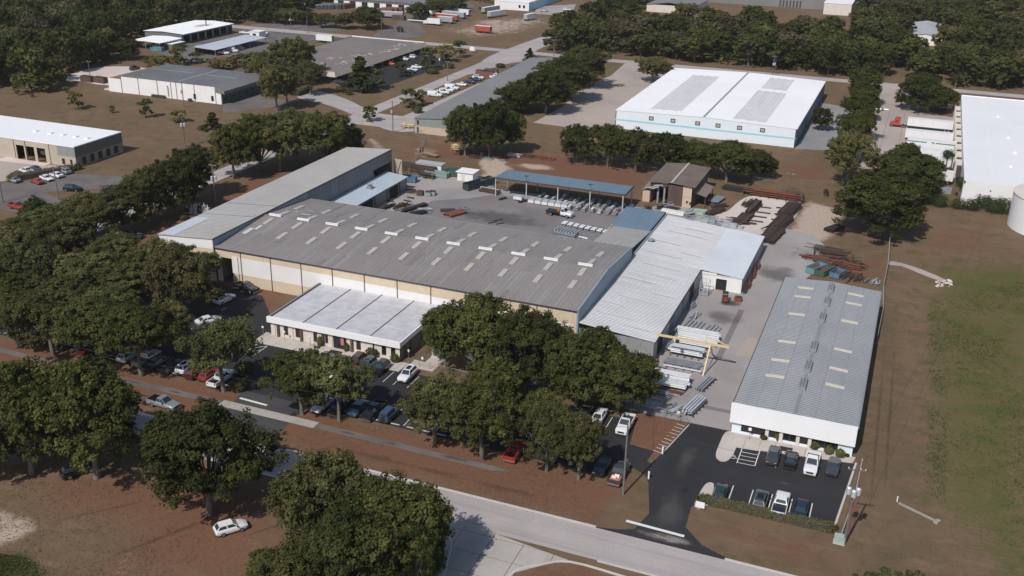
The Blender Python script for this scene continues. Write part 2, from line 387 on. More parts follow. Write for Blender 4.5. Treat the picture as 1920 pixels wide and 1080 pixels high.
weathered('bin_blue', (.09, .2, .32), (.07, .15, .24), .6, .8, 3, c3=(.2, .08, .04), streak=(.6, .6, .6)); weathered('bin_teal', (.15, .31, .33), (.1, .22, .24), .6, .8, 3)
weathered('bin_green', (.06, .115, .095), (.05, .085, .07), .6, .8, 3); weathered('bin_sage', (.28, .36, .33), (.2, .26, .24), .6, .8, 3); weathered('bin_dark', (.035, .06, .062), (.03, .045, .045), .6, .8, 3)
weathered('trailer_white', (.76, .76, .77), (.68, .68, .69), .5, .6, 2, amount=.3); weathered('trailer_grey', (.33, .35, .37), (.28, .3, .31), .55, .6, 2); weathered('trailer_red', (.42, .07, .04), (.34, .06, .04), .55, .6, 2)
weathered('trailer_green', (.03, .22, .16), (.03, .2, .15), .5, .6, 2)
weathered('wood_pallet', (.36, .25, .16), (.27, .19, .12), .85, 1, 5); weathered('wood_pole', (.17, .145, .125), (.12, .1, .09), .9, 1, 5); weathered('pole_grey', (.19, .18, .165), (.15, .14, .13), .7, 1, 5)
weathered('fence_grey', (.26, .25, .24), (.2, .19, .18), .6, 1, 5); weathered('fence_rail', (.50, .47, .43), (.42, .39, .35), .6, 1, 5)
weathered('tarp_orange', (.5, .2, .1), (.42, .16, .08), .8, 2, 5); weathered('box_green', (.36, .45, .41), (.3, .38, .35), .6, 1, 4)
weathered('plastic_blue', (.03, .18, .5), (.03, .15, .42), .5, 1, 4); weathered('rust_container', (.2, .09, .06), (.14, .07, .05), .8, .5, 2)
weathered('block_tan', (.5, .4, .28), (.4, .31, .22), .9, 1, 4)
# ------------------------------------------------------------------ ground
def axis(*segs):
    out = []
    for a, b, st in segs: out += list(np.arange(a, b, st))
    return np.array(out + [segs[-1][1]])
gx = axis((-1100, -420, 20), (-420, -170, 3), (-170, 62, 1.2), (62, 160, 6), (160, 700, 30))
gy = axis((-150, 70, 10), (70, 320, 1.2), (320, 660, 3), (660, 1700, 26))
GXX, GYY = np.meshgrid(gx, gy); PX, PY = GXX.ravel(), GYY.ravel()
cover = np.zeros((PX.size, 4), np.float32)
def sdist(poly):
    """signed distance of all ground vertices to a polygon, positive inside"""
    n = len(poly); inside = np.zeros(PX.size, bool); d2 = np.full(PX.size, 1e18)
    for i in range(n):
        (x1, y1), (x2, y2) = poly[i], poly[(i + 1) % n]
        ex, ey = x2 - x1, y2 - y1
        t = np.clip(((PX - x1) * ex + (PY - y1) * ey) / (ex * ex + ey * ey + 1e-9), 0, 1)
        d2 = np.minimum(d2, (PX - x1 - t * ex) ** 2 + (PY - y1 - t * ey) ** 2)
        c = ((y1 > PY) != (y2 > PY))
        with np.errstate(divide='ignore', invalid='ignore'):
            xi = (x2 - x1) * (PY - y1) / (y2 - y1 if y2 != y1 else 1e-9) + x1
        inside ^= c & (PX < xi)
    d = np.sqrt(d2); return np.where(inside, d, -d)
def cov(ch, pxpoly, strength=1.0, feather=3.0, world=False):
    poly = pxpoly if world else [tuple(G(*p)[:2]) for p in pxpoly]
    w = np.clip(.5 + sdist(poly) / feather * .5, 0, 1) * strength
    cover[:, ch] = np.maximum(cover[:, ch], w)
SAND, GREEN, RED, WORN = 0, 1, 2, 3
cov(SAND, [(-20, 950), (35, 965), (82, 985), (62, 1003), (22, 1022), (-20, 1028)], .8, 3.5)
cov(SAND, [(180, 1090), (215, 1010), (262, 1000), (300, 1040), (300, 1090)], .52, 6)
cov(SAND, [(90, 960), (250, 930), (280, 945), (120, 985)], .36, 5)
cov(SAND, [(700, 860), (820, 880), (800, 900), (700, 880)], .34, 3)
cov(SAND, [(895, 296), (935, 293), (962, 318), (935, 333), (900, 352), (868, 346), (905, 325)], .9, 3)
cov(SAND, [(945, 308), (1010, 303), (1062, 318), (1000, 322)], .6, 3)
cov(SAND, [(685, 260), (705, 258), (726, 280), (700, 278)], .7, 3)
cov(SAND, [(762, 278), (800, 272), (830, 285), (800, 300), (770, 292)], .55, 4)
cov(SAND, [(1498, 392), (1520, 376), (1550, 384), (1585, 400), (1565, 440), (1520, 475), (1480, 470), (1478, 440)], .85, 4)
cov(SAND, [(800, 56), (870, 40), (930, 30), (1040, 30), (1060, 42), (990, 66), (880, 76)], .56, 22)
cov(SAND, [(890, 38), (940, 36), (950, 44), (900, 48)], .8, 12)
cov(SAND, [(1158, 842), (1210, 822), (1240, 812), (1225, 838), (1180, 862)], .52, 2.5)
cov(SAND, [(1800, 405), (1850, 395), (1860, 410), (1830, 420)], .45, 3)
cov(GREEN, [(1752, 500), (1960, 480), (1960, 1100), (1890, 1060), (1800, 985), (1738, 930), (1738, 800), (1748, 690), (1742, 580)], .88, 9)
cov(GREEN, [(1740, 560), (1790, 560), (1790, 960), (1738, 930)], .8, 4)
cov(GREEN, [(-30, 1028), (40, 1040), (110, 1090), (-30, 1100)], .8, 3)
cov(GREEN, [(1680, 440), (1780, 440), (1780, 560), (1690, 560)], .44, 8)
cov(GREEN, [(1270, 1000), (1420, 1060), (1360, 1060), (1290, 1030)], .46, 2)
cov(GREEN, [(525, 795), (560, 805), (560, 850), (525, 830)], .5, 3)
cov(GREEN, [(1060, 100), (1140, 70), (1220, 120), (1140, 165), (1080, 130)], .47, 14)
cov(GREEN, [(560, 60), (660, 70), (620, 90), (540, 90)], .45, 14)
cov(GREEN, [(860, 110), (1000, 95), (980, 120), (880, 125)], .45, 14)
cov(GREEN, [(80, 1000), (190, 960), (250, 1010), (120, 1060)], .42, 6)
cov(RED, [(-170, 118), (-33, 118), (-30, 131), (-170, 131.5)], .85, 5, True)
cov(RED, [(-180, 131), (-111, 147), (-117, 172), (-180, 260)], .7, 8, True)
cov(RED, [(60, 900), (520, 870), (520, 1090), (140, 1090), (250, 1000), (100, 960)], .85, 9)
cov(RED, [(750, 262), (1240, 300), (1200, 385), (960, 330), (900, 300), (745, 300)], .72, 8)
cov(RED, [(1440, 300), (1560, 300), (1580, 350), (1450, 345)], .62, 8)
cov(RED, [(1500, 480), (1680, 480), (1660, 545), (1560, 530)], .55, 6)
cov(RED, [(1180, 770), (1290, 790), (1240, 860), (1160, 855)], .85, 2)
cov(RED, [(1000, 1068), (1100, 1060), (1150, 1090), (950, 1100)], .85, 2)
cov(RED, [(1300, 960), (1580, 1010), (1560, 1090), (1300, 1010)], .55, 4)
cov(RED, [(1700, 430), (1880, 410), (1880, 480), (1700, 490)], .55, 8)
cov(WORN, [(1640, 560), (1712, 560), (1740, 1090), (1600, 1090), (1610, 860)], .56, 5)
cov(GREEN, [(1690, 560), (1745, 560), (1742, 930), (1690, 900)], .44, 4)
cov(GREEN, [(1660, 930), (1800, 980), (1860, 1090), (1700, 1090)], .4, 6)
cov(WORN, [(0, 200), (500, 200), (430, 270), (0, 230)], .38, 20)
nx, ny = len(gx), len(gy)
gm = bpy.data.meshes.new('ground')
verts = np.stack([PX, PY, np.zeros_like(PX)], 1).astype(np.float32)
ii, jj = np.meshgrid(np.arange(nx - 1), np.arange(ny - 1)); a = (jj * nx + ii).ravel()
faces = np.stack([a, a + 1, a + 1 + nx, a + nx], 1).astype(np.int32)
gm.vertices.add(len(verts)); gm.vertices.foreach_set('co', verts.ravel())
gm.loops.add(faces.size); gm.loops.foreach_set('vertex_index', faces.ravel())
gm.polygons.add(len(faces)); gm.polygons.foreach_set('loop_start', np.arange(0, faces.size, 4, dtype=np.int32))
gm.update(); ca = gm.attributes.new('cover', 'FLOAT_COLOR', 'POINT'); ca.data.foreach_set('color', cover.ravel())
gm.materials.append(M['ground_soil']); tag(link('ground', gm), kind='structure')

# ------------------------------------------------------------------ paved sheets
def smooth_poly(pts, closed=True, n=5):
    P = [Vector(p[:2]) for p in pts]; out = []; m = len(P)
    for i in range(m if closed else m - 1):
        p0, p1, p2, p3 = (P[(i + k) % m] if closed else P[max(0, min(m - 1, i + k))] for k in (-1, 0, 1, 2))
        for s in range(n):
            t = s / n
            q = .5 * ((2 * p1) + (p2 - p0) * t + (2 * p0 - 5 * p1 + 4 * p2 - p3) * t * t + (3 * p1 - p0 - 3 * p2 + p3) * t ** 3)
            out.append((q.x, q.y))
    if not closed: out.append(tuple(P[-1]))
    return out
def ccw(poly):
    A = sum(poly[i][0] * poly[(i + 1) % len(poly)][1] - poly[(i + 1) % len(poly)][0] * poly[i][1] for i in range(len(poly)))
    return poly if A > 0 else poly[::-1]
def sheet(name, poly, z, mat, px=False, smooth=0, label=None):
    if px: poly = [tuple(G(*p)[:2]) for p in poly]
    if smooth: poly = smooth_poly(poly, True, smooth)
    poly = ccw([tuple(p[:2]) for p in poly])
    from mathutils.geometry import tessellate_polygon
    tris = tessellate_polygon([[Vector((x, y, 0)) for x, y in poly]])
    mb = MB(); F = []
    for t in tris:
        a, b, c = (poly[i] for i in t)
        F.append(t if (b[0] - a[0]) * (c[1] - a[1]) - (b[1] - a[1]) * (c[0] - a[0]) > 0 else t[::-1])
    mb.add([(x, y, z) for x, y in poly], F)
    return struct(name, mb, M[mat], label)
def rect(x0, x1, y0, y1): return [(x0, y0), (x1, y0), (x1, y1), (x0, y1)]
def clip_cell(poly, x0, x1, y0, y1):
    def cl(P, inside, cut):
        out = []
        for i in range(len(P)):
            a, b = P[i - 1], P[i]
            if inside(b):
                if not inside(a): out.append(cut(a, b))
                out.append(b)
            elif inside(a): out.append(cut(a, b))
        return out
    def cx(v): return lambda a, b: (v, a[1] + (b[1] - a[1]) * (v - a[0]) / (b[0] - a[0]))
    def cy(v): return lambda a, b: (a[0] + (b[0] - a[0]) * (v - a[1]) / (b[1] - a[1]), v)
    for f, c in ((lambda p: p[0] >= x0, cx(x0)), (lambda p: p[0] <= x1, cx(x1)), (lambda p: p[1] >= y0, cy(y0)), (lambda p: p[1] <= y1, cy(y1))):
        poly = cl(poly, f, c)
        if not poly: return []
    return poly
def slabs(parent, poly, dx, dy, z0, z1, mat, gap=.05, name='slab', jitter=.006, ox=0, oy=0):
    """lay concrete slabs of dx by dy inside a convex-ish polygon, joints left open"""
    poly = ccw([tuple(p[:2]) for p in poly]); rnd = random.Random(5)
    xs = [p[0] for p in poly]; ys = [p[1] for p in poly]
    i0, i1 = math.floor((min(xs) - ox) / dx), math.ceil((max(xs) - ox) / dx); j0, j1 = math.floor((min(ys) - oy) / dy), math.ceil((max(ys) - oy) / dy)
    for i in range(i0, i1):
        for j in range(j0, j1):
            c = clip_cell(poly, ox + i * dx + gap / 2, ox + (i + 1) * dx - gap / 2, oy + j * dy + gap / 2, oy + (j + 1) * dy - gap / 2)
            if len(c) < 3: continue
            A = abs(sum(c[k][0] * c[(k + 1) % len(c)][1] - c[(k + 1) % len(c)][0] * c[k][1] for k in range(len(c)))) / 2
            if A < .15: continue
            MB().prism(c, z0, z1 + rnd.uniform(-jitter, jitter)).build(name, M[mat], parent)
def kerb(name, pts, w=.3, h=.13, z=0.0, px=False, smooth=0):
    if px: pts = [tuple(G(*p)[:2]) for p in pts]
    if smooth: pts = smooth_poly(pts, False, smooth)
    mb = MB()
    P = [Vector(p[:2]) for p in pts]; L = []; Rr = []
    for i, p in enumerate(P):
        d = (P[min(i + 1, len(P) - 1)] - P[max(i - 1, 0)]).normalized(); nrm = Vector((-d.y, d.x))
        L.append(p + nrm * w / 2); Rr.append(p - nrm * w / 2)
    V = []
    for a, b in zip(L, Rr): V += [(a.x, a.y, z), (a.x, a.y, z + h), (b.x, b.y, z + h), (b.x, b.y, z)]
    F = []
    for i in range(len(P) - 1):
        k = i * 4; F += [(k, k + 4, k + 5, k + 1), (k + 1, k + 5, k + 6, k + 2), (k + 2, k + 6, k + 7, k + 3)]
    F += [(0, 1, 2, 3), (len(V) - 1, len(V) - 2, len(V) - 3, len(V) - 4)]
    mb.add(V, F); return struct(name, mb, M['kerb_stone'])
def stain(name, cx, cy, rx, ry, mat, z, px=False, rz=0.0, n=20, rings=4):
    """dirt film with ragged rim, lying on a surface of height z (several heights: sloping)"""
    if px: cx, cy = G(cx, cy)[:2]
    V = [(cx, cy, z)]; fade = [1.0]
    for k in range(1, rings + 1):
        r = k / rings
        for i in range(n):
            a = 2 * math.pi * i / n; x, y = rx * r * math.cos(a), ry * r * math.sin(a)
            V.append((cx + x * math.cos(rz) - y * math.sin(rz), cy + x * math.sin(rz) + y * math.cos(rz), z)); fade.append(1 - r)
    F = [(0, 1 + i, 1 + (i + 1) % n) for i in range(n)]
    for k in range(rings - 1):
        for i in range(n): F.append((1 + k * n + i, 1 + (k + 1) * n + i, 1 + (k + 1) * n + (i + 1) % n, 1 + k * n + (i + 1) % n))
    mb = MB().add(V, F); o = mb.build(name, M[mat]); at = o.data.attributes.new('fade', 'FLOAT', 'POINT'); at.data.foreach_set('value', fade)
    return tag(o, kind='structure')

# streets
sheet('road', rect(-420, 260, 110.6, 117.6), .02, 'road_concrete', label='pale concrete front road')
sheet('street', rect(-191.6, -184.8, 117.6, 640), .020, 'road_concrete')
sheet('street_back', [(-430, 474), (-191.6, 474), (-150, 472), (260, 474), (260, 481), (-150, 480), (-191.6, 482), (-430, 484)], .026, 'road_concrete')
sheet('street_junction', [(560, 170), (600, 171), (650, 186), (690, 206), (735, 222), (790, 222), (812, 216), (790, 243), (735, 246), (690, 228), (640, 206), (600, 193), (560, 184)], .032, 'road_concrete', True, 3)
sheet('street_corner', [(935, 98), (1040, 62), (1050, 75), (1005, 95), (1000, 112), (950, 120), (880, 140), (900, 118)], .034, 'road_concrete', True, 3)
sheet('road_worn_shaded', rect(-130, -97, 111.2, 117.2), .026, 'road_old')  # darker old surface, with tree shade put into its colour
for x0, x1 in ((-420, -97.5), (-84.5, -32.5), (-14, 260)):
    kerb('kerb', [(x0, 117.75), (x1, 117.75)], .34, .13)
for x0, x1 in ((-420, -66), (-30, 260)):
    kerb('kerb', [(x0, 110.45), (x1, 110.45)], .3, .12)
for x0, x1 in ((118, 300),):
    kerb('kerb', [(-184.65, x0), (-184.65, 300)], .3, .12)
# faded yellow centre line, broken
for k in range(-12, 10):
    x = -46 + k * 12.0
    MBm = MB().box(x, x + 2.6, 114.02, 114.14, .024, .028); struct('road_marking', MBm, M['paint_yellow'])
# concrete driveway and its slabs at the near side
drive_poly = [tuple(G(*p)[:2]) for p in [(838, 968), (1065, 1050), (1010, 1062), (965, 1074), (938, 1110), (800, 1110), (832, 1050)]]
dv = sheet('driveway', drive_poly, .012, 'mulch')
slabs(dv, drive_poly, 4.6, 4.2, .013, .03, 'drive_concrete', .09, ox=.9, oy=.4)
kerb('kerb', [(1180, 1085), (1070, 1054), (1010, 1060), (965, 1072), (930, 1112)], .35, .12, px=True, smooth=4)
kerb('kerb', [(838, 985), (846, 1020), (838, 1060), (822, 1110)], .25, .1, px=True, smooth=4)
# asphalt entrances and car parks
sheet('car_park_office', [(-165, 131.4), (-34.4, 131.0), (-33.4, 137.2), (-30.2, 137.6), (-30.0, 141.0), (-34.2, 141.5), (-35.2, 149.2), (-76, 149.4), (-81.5, 149.6), (-108.8, 149.6), (-111, 153), (-116, 160), (-124, 168.5), (-138, 170.5), (-142, 160), (-165, 156)], .024, 'asphalt')
sheet('entrance_drive', [(-98.5, 117.6), (-85.5, 117.6), (-88.5, 122), (-89.5, 131.5), (-102.6, 131.5), (-101.5, 127), (-99.6, 121)], .028, 'asphalt_worn')
sheet('gate_drive', [(-33.5, 117.6), (-12.5, 117.6), (-17.5, 119.6), (-20.6, 122.8), (-21, 128), (-19.8, 131), (-20, 142), (-20, 152.3), (-26.4, 152.2), (-29.4, 137.3), (-33.2, 138.5), (-33.0, 135.5), (-29.4, 133.6), (-28.4, 131.6), (-26.3, 124), (-27.3, 119.4), (-29.5, 118.4)], .028, 'asphalt')
sheet('car_park_gatehouse', [(-20.2, 131.5), (-1.0, 131.2), (0.5, 150.1), (-17.6, 147.6), (-20, 147)], .031, 'asphalt')
stain('worn_asphalt', -23.5, 126, 3.4, 8, 'stain_pale', .036); stain('worn_asphalt', -24.6, 141, 2.2, 8, 'stain_pale', .036); stain('worn_asphalt', -22, 119.2, 7, 1.6, 'stain_light', .036)
stain('worn_asphalt', -92, 119, 5, 2, 'stain_pale', .036); stain('oil_spot', -22.8, 132, 1.2, 1.6, 'stain_oil', .036); stain('oil_spot', -9, 140, 1.5, .9, 'stain_pale', .036)
# footpath along the verge
for k, (x0, x1, m_) in enumerate(((-230, -118, 'path_asphalt'), (-118, -103.5, 'path_asphalt'), (-84, -52, 'path_asphalt'))):
    sheet('footpath', [(x0, 125.4 + (.3 if k == 0 else 0)), (x1, 125.4 - (.2 if k == 2 else 0)), (x1 + (3 if k == 2 else 0), 126.2), (x1, 126.9 - (.3 if k == 2 else 0)), (x0, 127.0 + (.5 if k == 0 else 0))], .018, m_)
fp = sheet('footpath', rect(-103.4, -84.2, 125.2, 127.2), .034, 'mulch')
slabs(fp, rect(-103.4, -84.2, 125.2, 127.2), 1.5, 2.4, .035, .05, 'drive_concrete', .03, oy=125.0)
for x_, l_ in ((-78, 2.6), (-70, 1.8), (-59, 5), (-113, 3), (-122, 4)): stain('path_patch', x_, 126.2, l_, .8, 'stain_dark', .03)
# gravel and concrete yards behind
sheet('yard', [(-137.8, 209), (-53, 209), (-53, 262), (-44, 262), (-48, 268.4), (-60, 268.4), (-64, 263), (-108, 262), (-117, 268), (-128, 268), (-141, 262), (-137.8, 254.6)], .018, 'yard_concrete')
sheet('yard_alley', rect(-38.4, -19.5, 152.4, 213), .018, 'yard_concrete')
sheet('yard_back', [(-28.9, 213), (-19.4, 213), (-18, 218), (-16.5, 228), (-13.5, 240), (-14.5, 252), (-18, 259), (-27, 262.5), (-40, 262), (-52.9, 262), (-52.9, 243), (-28.9, 243)], .018, 'yard_concrete')
stain('yard_stain', -15, 246, 7, 14, 'stain_light', .034)
sheet('yard_asphalt', [(-112, 210), (-63.5, 210), (-63.5, 248), (-70, 256), (-106, 257), (-112, 250), (-120, 244), (-122, 222)], .024, 'yard_dark')
for cx, cy, rx, ry, m_ in ((-120, 232, 12, 20, 'stain_pale'), (-95, 250, 16, 7, 'stain_pale'), (-98, 238, 22, 9, 'stain_dark'), (-76, 218, 10, 6, 'stain_pale'), (-72, 240, 8, 5, 'stain_dark'), (-30, 198, 7, 6, 'stain_dark'), (-25, 176, 6, 14, 'stain_pale'), (-23, 228, 8, 9, 'stain_dark'), (-22, 245, 7, 9, 'stain_light'), (-116, 247, 9, 10, 'stain_pale'), (-66, 230, 3, 16, 'stain_dark'), (-88, 226, 8, 5, 'stain_light'), (-30, 206.5, 4, 3, 'stain_oil'), (-33, 160, 4, 6, 'stain_light')):
    stain('yard_stain', cx, cy, rx, ry, m_, .034)
sheet('yard_patch', [(-24.6, 181), (-21.3, 181.2), (-20.4, 190.4), (-23.3, 191)], .03, 'apron')
sheet('yard_joint', rect(-27.6, -26.4, 178, 204), .03, 'yard_dark'); sheet('yard_joint', rect(-26, -19.6, 158.2, 159.4), .03, 'yard_dark')
sheet('gravel_yard', [(1385, 378), (1410, 367), (1450, 372), (1502, 378), (1496, 400), (1470, 432), (1440, 440), (1390, 435), (1345, 418), (1338, 405), (1365, 395)], .03, 'white_gravel', True, 3)
sheet('gravel_path', [(1668, 490), (1690, 493), (1730, 506), (1772, 524), (1768, 529), (1722, 512), (1690, 499), (1667, 497)], .02, 'apron', True, 2)
# kerb island, pavement and bollard strip by the gatehouse building
isl = smooth_poly([G(*p)[:2] for p in [(1342, 855), (1348, 835), (1360, 812), (1376, 812), (1381, 832), (1376, 850), (1365, 864), (1350, 865)]], True, 4)
struct('kerb_island', MB().prism(ccw(isl), 0, .14), M['sidewalk'])
isl2 = smooth_poly([G(*p)[:2] for p in [(1302, 950), (1312, 925), (1323, 909), (1334, 906), (1339, 914), (1330, 940), (1322, 953)]], True, 4)
struct('kerb_island', MB().prism(ccw(isl2), 0, .14), M['sidewalk'])
pav = struct('pavement', MB().prism([(-19.4, 147.2), (.2, 150.1), (.6, 152.2), (-19.6, 152.2)], 0, .05), M['mulch'])
slabs(pav, [(-19.4, 147.2), (.2, 150.1), (.6, 152.2), (-19.6, 152.2)], 2.4, 2.5, .05, .13, 'sidewalk', .05, oy=147.1)
struct('planting_strip', MB().prism([(.45, 131), (1.9, 131), (2.3, 152), (.95, 152)], 0, .06), M['mulch'])
kerb('kerb', [(-.75, 131.2), (.75, 150.4)], .3, .13)
# pavement before the office
pav2 = struct('pavement', MB().prism([(-112.5, 148.6), (-80.6, 148.9), (-80.4, 152.6), (-112.6, 153.4)], 0, .05), M['mulch'])
slabs(pav2, [(-112.5, 148.6), (-80.6, 148.9), (-80.4, 152.6), (-112.6, 153.4)], 2.4, 2.1, .05, .13, 'sidewalk', .05, oy=148.4)
pav3 = sheet('pavement', [(-80.2, 151.5), (-75, 151.5), (-74.5, 166), (-77, 166), (-78, 154.5), (-80.2, 154.5)], .03, 'sidewalk')
# stall lines
def line(x0, y0, x1, y1, z=.04, w=.11):
    struct('stall_marking', MB().bar((x0, y0, z), (x1, y1, z), w, .006), M['paint_white'])
for x in (-16.9, -14.1): line(x, 142.8 + (x + 17) * .1, x, 147.6 + (x + 17) * .14, w=.13)
for k in range(5):
    y = 143.0 + k * 1.15; line(-16.9, y, -14.1, y + .12 + (.25 if k == 4 else 0))
for x in (-11.0, -8.1, -5.25): line(x, 143.9 + (x + 11) * .14, x, 148.8 + (x + 11) * .14, w=.14)
for x in (-16.2, -13.2, -10.3, -7.35, -4.4): line(x, 131.9, x, 136.2, w=.14)
for k in range(36):
    x = -162 + k * 2.85
    if -103.2 < x < -88.8: continue
    line(x, 131.9, x, 136.9)
for k in range(8): line(-81.4 - k * 2.85, 144.2, -81.4 - k * 2.85, 148.6) if k != 9 else None
for k in range(15): line(-39.3 - k * 2.85, 144.0, -39.3 - k * 2.85, 148.8)
for k in range(12): line(-160.2 + k * 3.0, 144, -160.2 + k * 3.0, 149)
# hatch by the office corner and by the gate
for a, b in (((-111.2, 143.6), (-111.2, 148.2)), ((-108.9, 143.6), (-108.9, 148.2)), ((-111.2, 143.6), (-108.9, 143.6)), ((-111.2, 144.2), (-108.9, 146.4)), ((-111.2, 146.2), (-108.9, 148.2))): line(*a, *b, w=.13)
for k in range(10):
    x, y = -27.1 - k * .17, 151 - k * 1.1; line(x - 1.5, y + .1, x, y - .25, z=.04, w=.1)
line(-26.6, 151.6, -28.6, 140.6)
struct('stop_bar', MB().bar((-28.9, 120.9, .04), (-20.3, 120.6, .04), .55, .006), M['paint_white'])
struct('stop_bar', MB().bar((-101.4, 128.9, .04), (-95.6, 128.6, .04), .5, .006), M['paint_white'])
for k in range(35):                                                 # wheel stops
    x = -160.6 + k * 2.85
    if -104 < x < -88 or x < -125 and k % 2: continue
    struct('wheel_stop', MB().bar((x - .8, 131.75, .1), (x + .8, 131.75, .1), .16, .13), M['kerb_stone'])
# wheelchair symbol on the asphalt
wc = MB(); cx, cy = -19 + 1.15, 144.6
def seg(pts, w=.1):
    for a, b in zip(pts, pts[1:]): wc.bar((cx + a[0], cy + a[1], .042), (cx + b[0], cy + b[1], .042), w, .006)
seg([(.45 * math.cos(t), -.25 + .45 * math.sin(t)) for t in [R(d) for d in range(130, 381, 25)]])
seg([(-.1, .55), (-.05, .0), (.35, .0), (.55, -.45), (.75, -.4)], .12); seg([(-.08, .3), (.3, .28)], .1)
wc.add([(cx - .1 + .13 * math.cos(R(i * 45)), cy + .78 + .13 * math.sin(R(i * 45)), .045) for i in range(8)], [tuple(range(8))])
struct('wheelchair_symbol', wc, M['paint_white'])
for x_, y_, l_, r_z in ((3.2, 165, 48, .02), (5.0, 166, 48, .02)): stain('tyre_track', x_, y_, .55, l_, 'stain_track', .006, rz=r_z)
for a_, b_, l_, r_z in ((300, 1010, 16, -.5), (318, 1000, 16, -.5), (180, 960, 14, -.75), (520, 985, 12, -.6)): stain('tyre_track', a_, b_, .5, l_, 'stain_track', .006, True, r_z)
for x_, l_ in ((-70, 14), (-48, 10), (-60, 9)): stain('worn_verge', x_, 121.5, l_, 1.2, 'stain_track', .006)
# far grounds
sheet('forecourt', [(-184.8, 312), (-158.9, 312), (-164.3, 437), (-172, 440), (-174, 330), (-184.8, 330)], .03, 'drive_concrete')
sheet('warehouse_apron', [(-127, 342), (-98, 340), (-98, 437), (-118, 474), (-130, 474), (-127, 440), (-131, 405), (-126, 372)], .03, 'apron')
sheet('dock_apron', [(-15, 330), (9, 338), (17, 338), (17, 420), (8, 425), (2, 440), (-4, 474), (-13.5, 474), (-13, 430), (-17, 380)], .03, 'apron')
sheet('warehouse_side_lot', [(-34.5, 346), (-22, 350), (-20, 420), (-34.5, 425)], .03, 'road_old')
for (x0, y0), (x1, y1) in (((-2.2, 340), (-2.2, 474)), ((-8, 345), (-8, 420)), ((3.2, 345), (3.2, 410)), ((-15, 362), (9, 362)), ((-15, 385), (9, 385))):
    sheet('apron_joint', [(x0 - .12, y0), (x1 + .12, y0 if y1 != y0 else y0 - .12), (x1 + .12, y1), (x0 - .12, y1 if y1 != y0 else y0 + .12)], .036, 'road_old')
sheet('store_car_park', [(-226, 370), (-214, 362), (-205, 372), (-203, 412), (-205, 440), (-222, 446), (-226, 452)], .03, 'asphalt')
sheet('side_car_park', [(-240, 205), (-228, 222), (-205, 228), (-203, 219), (-222, 205), (-191.6, 196), (-191.6, 188), (-250, 190), (-262, 205)], .03, 'path_asphalt')
sheet('side_lot', [(-262, 205), (-241, 206), (-229.5, 222.5), (-230, 226.5), (-262, 227.5)], .026, 'apron')
sheet('dirt_lot', [(118, 148), (150, 133), (200, 125), (262, 126), (290, 135), (300, 150), (205, 160), (150, 152)], .02, 'white_gravel', True, 3)
sheet('shop_yard', [(-345, 395), (-300, 380), (-292, 472), (-345, 472)], .03, 'path_asphalt')
sheet('teal_building_drive', [(-244, 317), (-235, 305), (-222, 326), (-222, 338), (-236, 330), (-238, 350), (-244, 350)], .03, 'path_asphalt')
sheet('lane', [(800, 62), (760, 72), (690, 72), (730, 52), (765, 30), (790, 22), (800, 8), (880, 5), (880, 20), (810, 28), (785, 45)], .03, 'path_asphalt', True, 2)
sheet('far_car_park', [(1000, 26), (1010, 12), (1080, 8), (1070, 30)], .03, 'yard_concrete', True, 1)
sheet('far_lane', [(470, 46), (600, 42), (640, 58), (500, 60)], .022, 'path_asphalt', True, 2)
# ------------------------------------------------------------------ buildings
def wall(mb, x0, y0, x1, y1, z0, z1, t=.25):
    """vertical wall slab from (x0,y0) to (x1,y1), thickness to the left of travel"""
    a, b = Vector((x0, y0)), Vector((x1, y1)); d = (b - a).normalized(); n = Vector((-d.y, d.x)) * t
    return mb.prism(ccw([tuple(a), tuple(b), tuple(b + n), tuple(a + n)]), z0, z1)
def window(root, x0, x1, z0, z1, y, glass='glass_dark', frame='trim_dark', out=-1, fr=.09, name='window', mull=0):
    """window on a wall that faces -y (out=-1) or +y; frame stands proud, glass behind it"""
    f = MB(); yo = y + out * .07
    for a, b, c, d in ((x0, x1, z0, z0 + fr), (x0, x1, z1 - fr, z1), (x0, x0 + fr, z0 + fr, z1 - fr), (x1 - fr, x1, z0 + fr, z1 - fr)):
        f.box(a, b, min(y, yo), max(y, yo), c, d)
    for k in range(mull):
        xm = x0 + (x1 - x0) * (k + 1) / (mull + 1); f.box(xm - fr / 2, xm + fr / 2, min(y, yo), max(y, yo), z0 + fr, z1 - fr)
    w = f.build(name, M[frame], root)
    yg = y + out * .03; MB().box(x0 + fr, x1 - fr, min(y, yg), max(y, yg), z0 + fr, z1 - fr).build('pane', M[glass], w)
    return w
def window_x(root, y0, y1, z0, z1, x, glass='glass_dark', frame='trim_dark', out=1, fr=.09, name='window'):
    f = MB(); xo = x + out * .07; s = sorted
    for a, b, c, d in ((y0, y1, z0, z0 + fr), (y0, y1, z1 - fr, z1), (y0, y0 + fr, z0 + fr, z1 - fr), (y1 - fr, y1, z0 + fr, z1 - fr)):
        f.box(min(x, xo), max(x, xo), a, b, c, d)
    w = f.build(name, M[frame], root)
    xg = x + out * .03; MB().box(min(x, xg), max(x, xg), y0 + fr, y1 - fr, z0 + fr, z1 - fr).build('pane', M[glass], w)
    return w

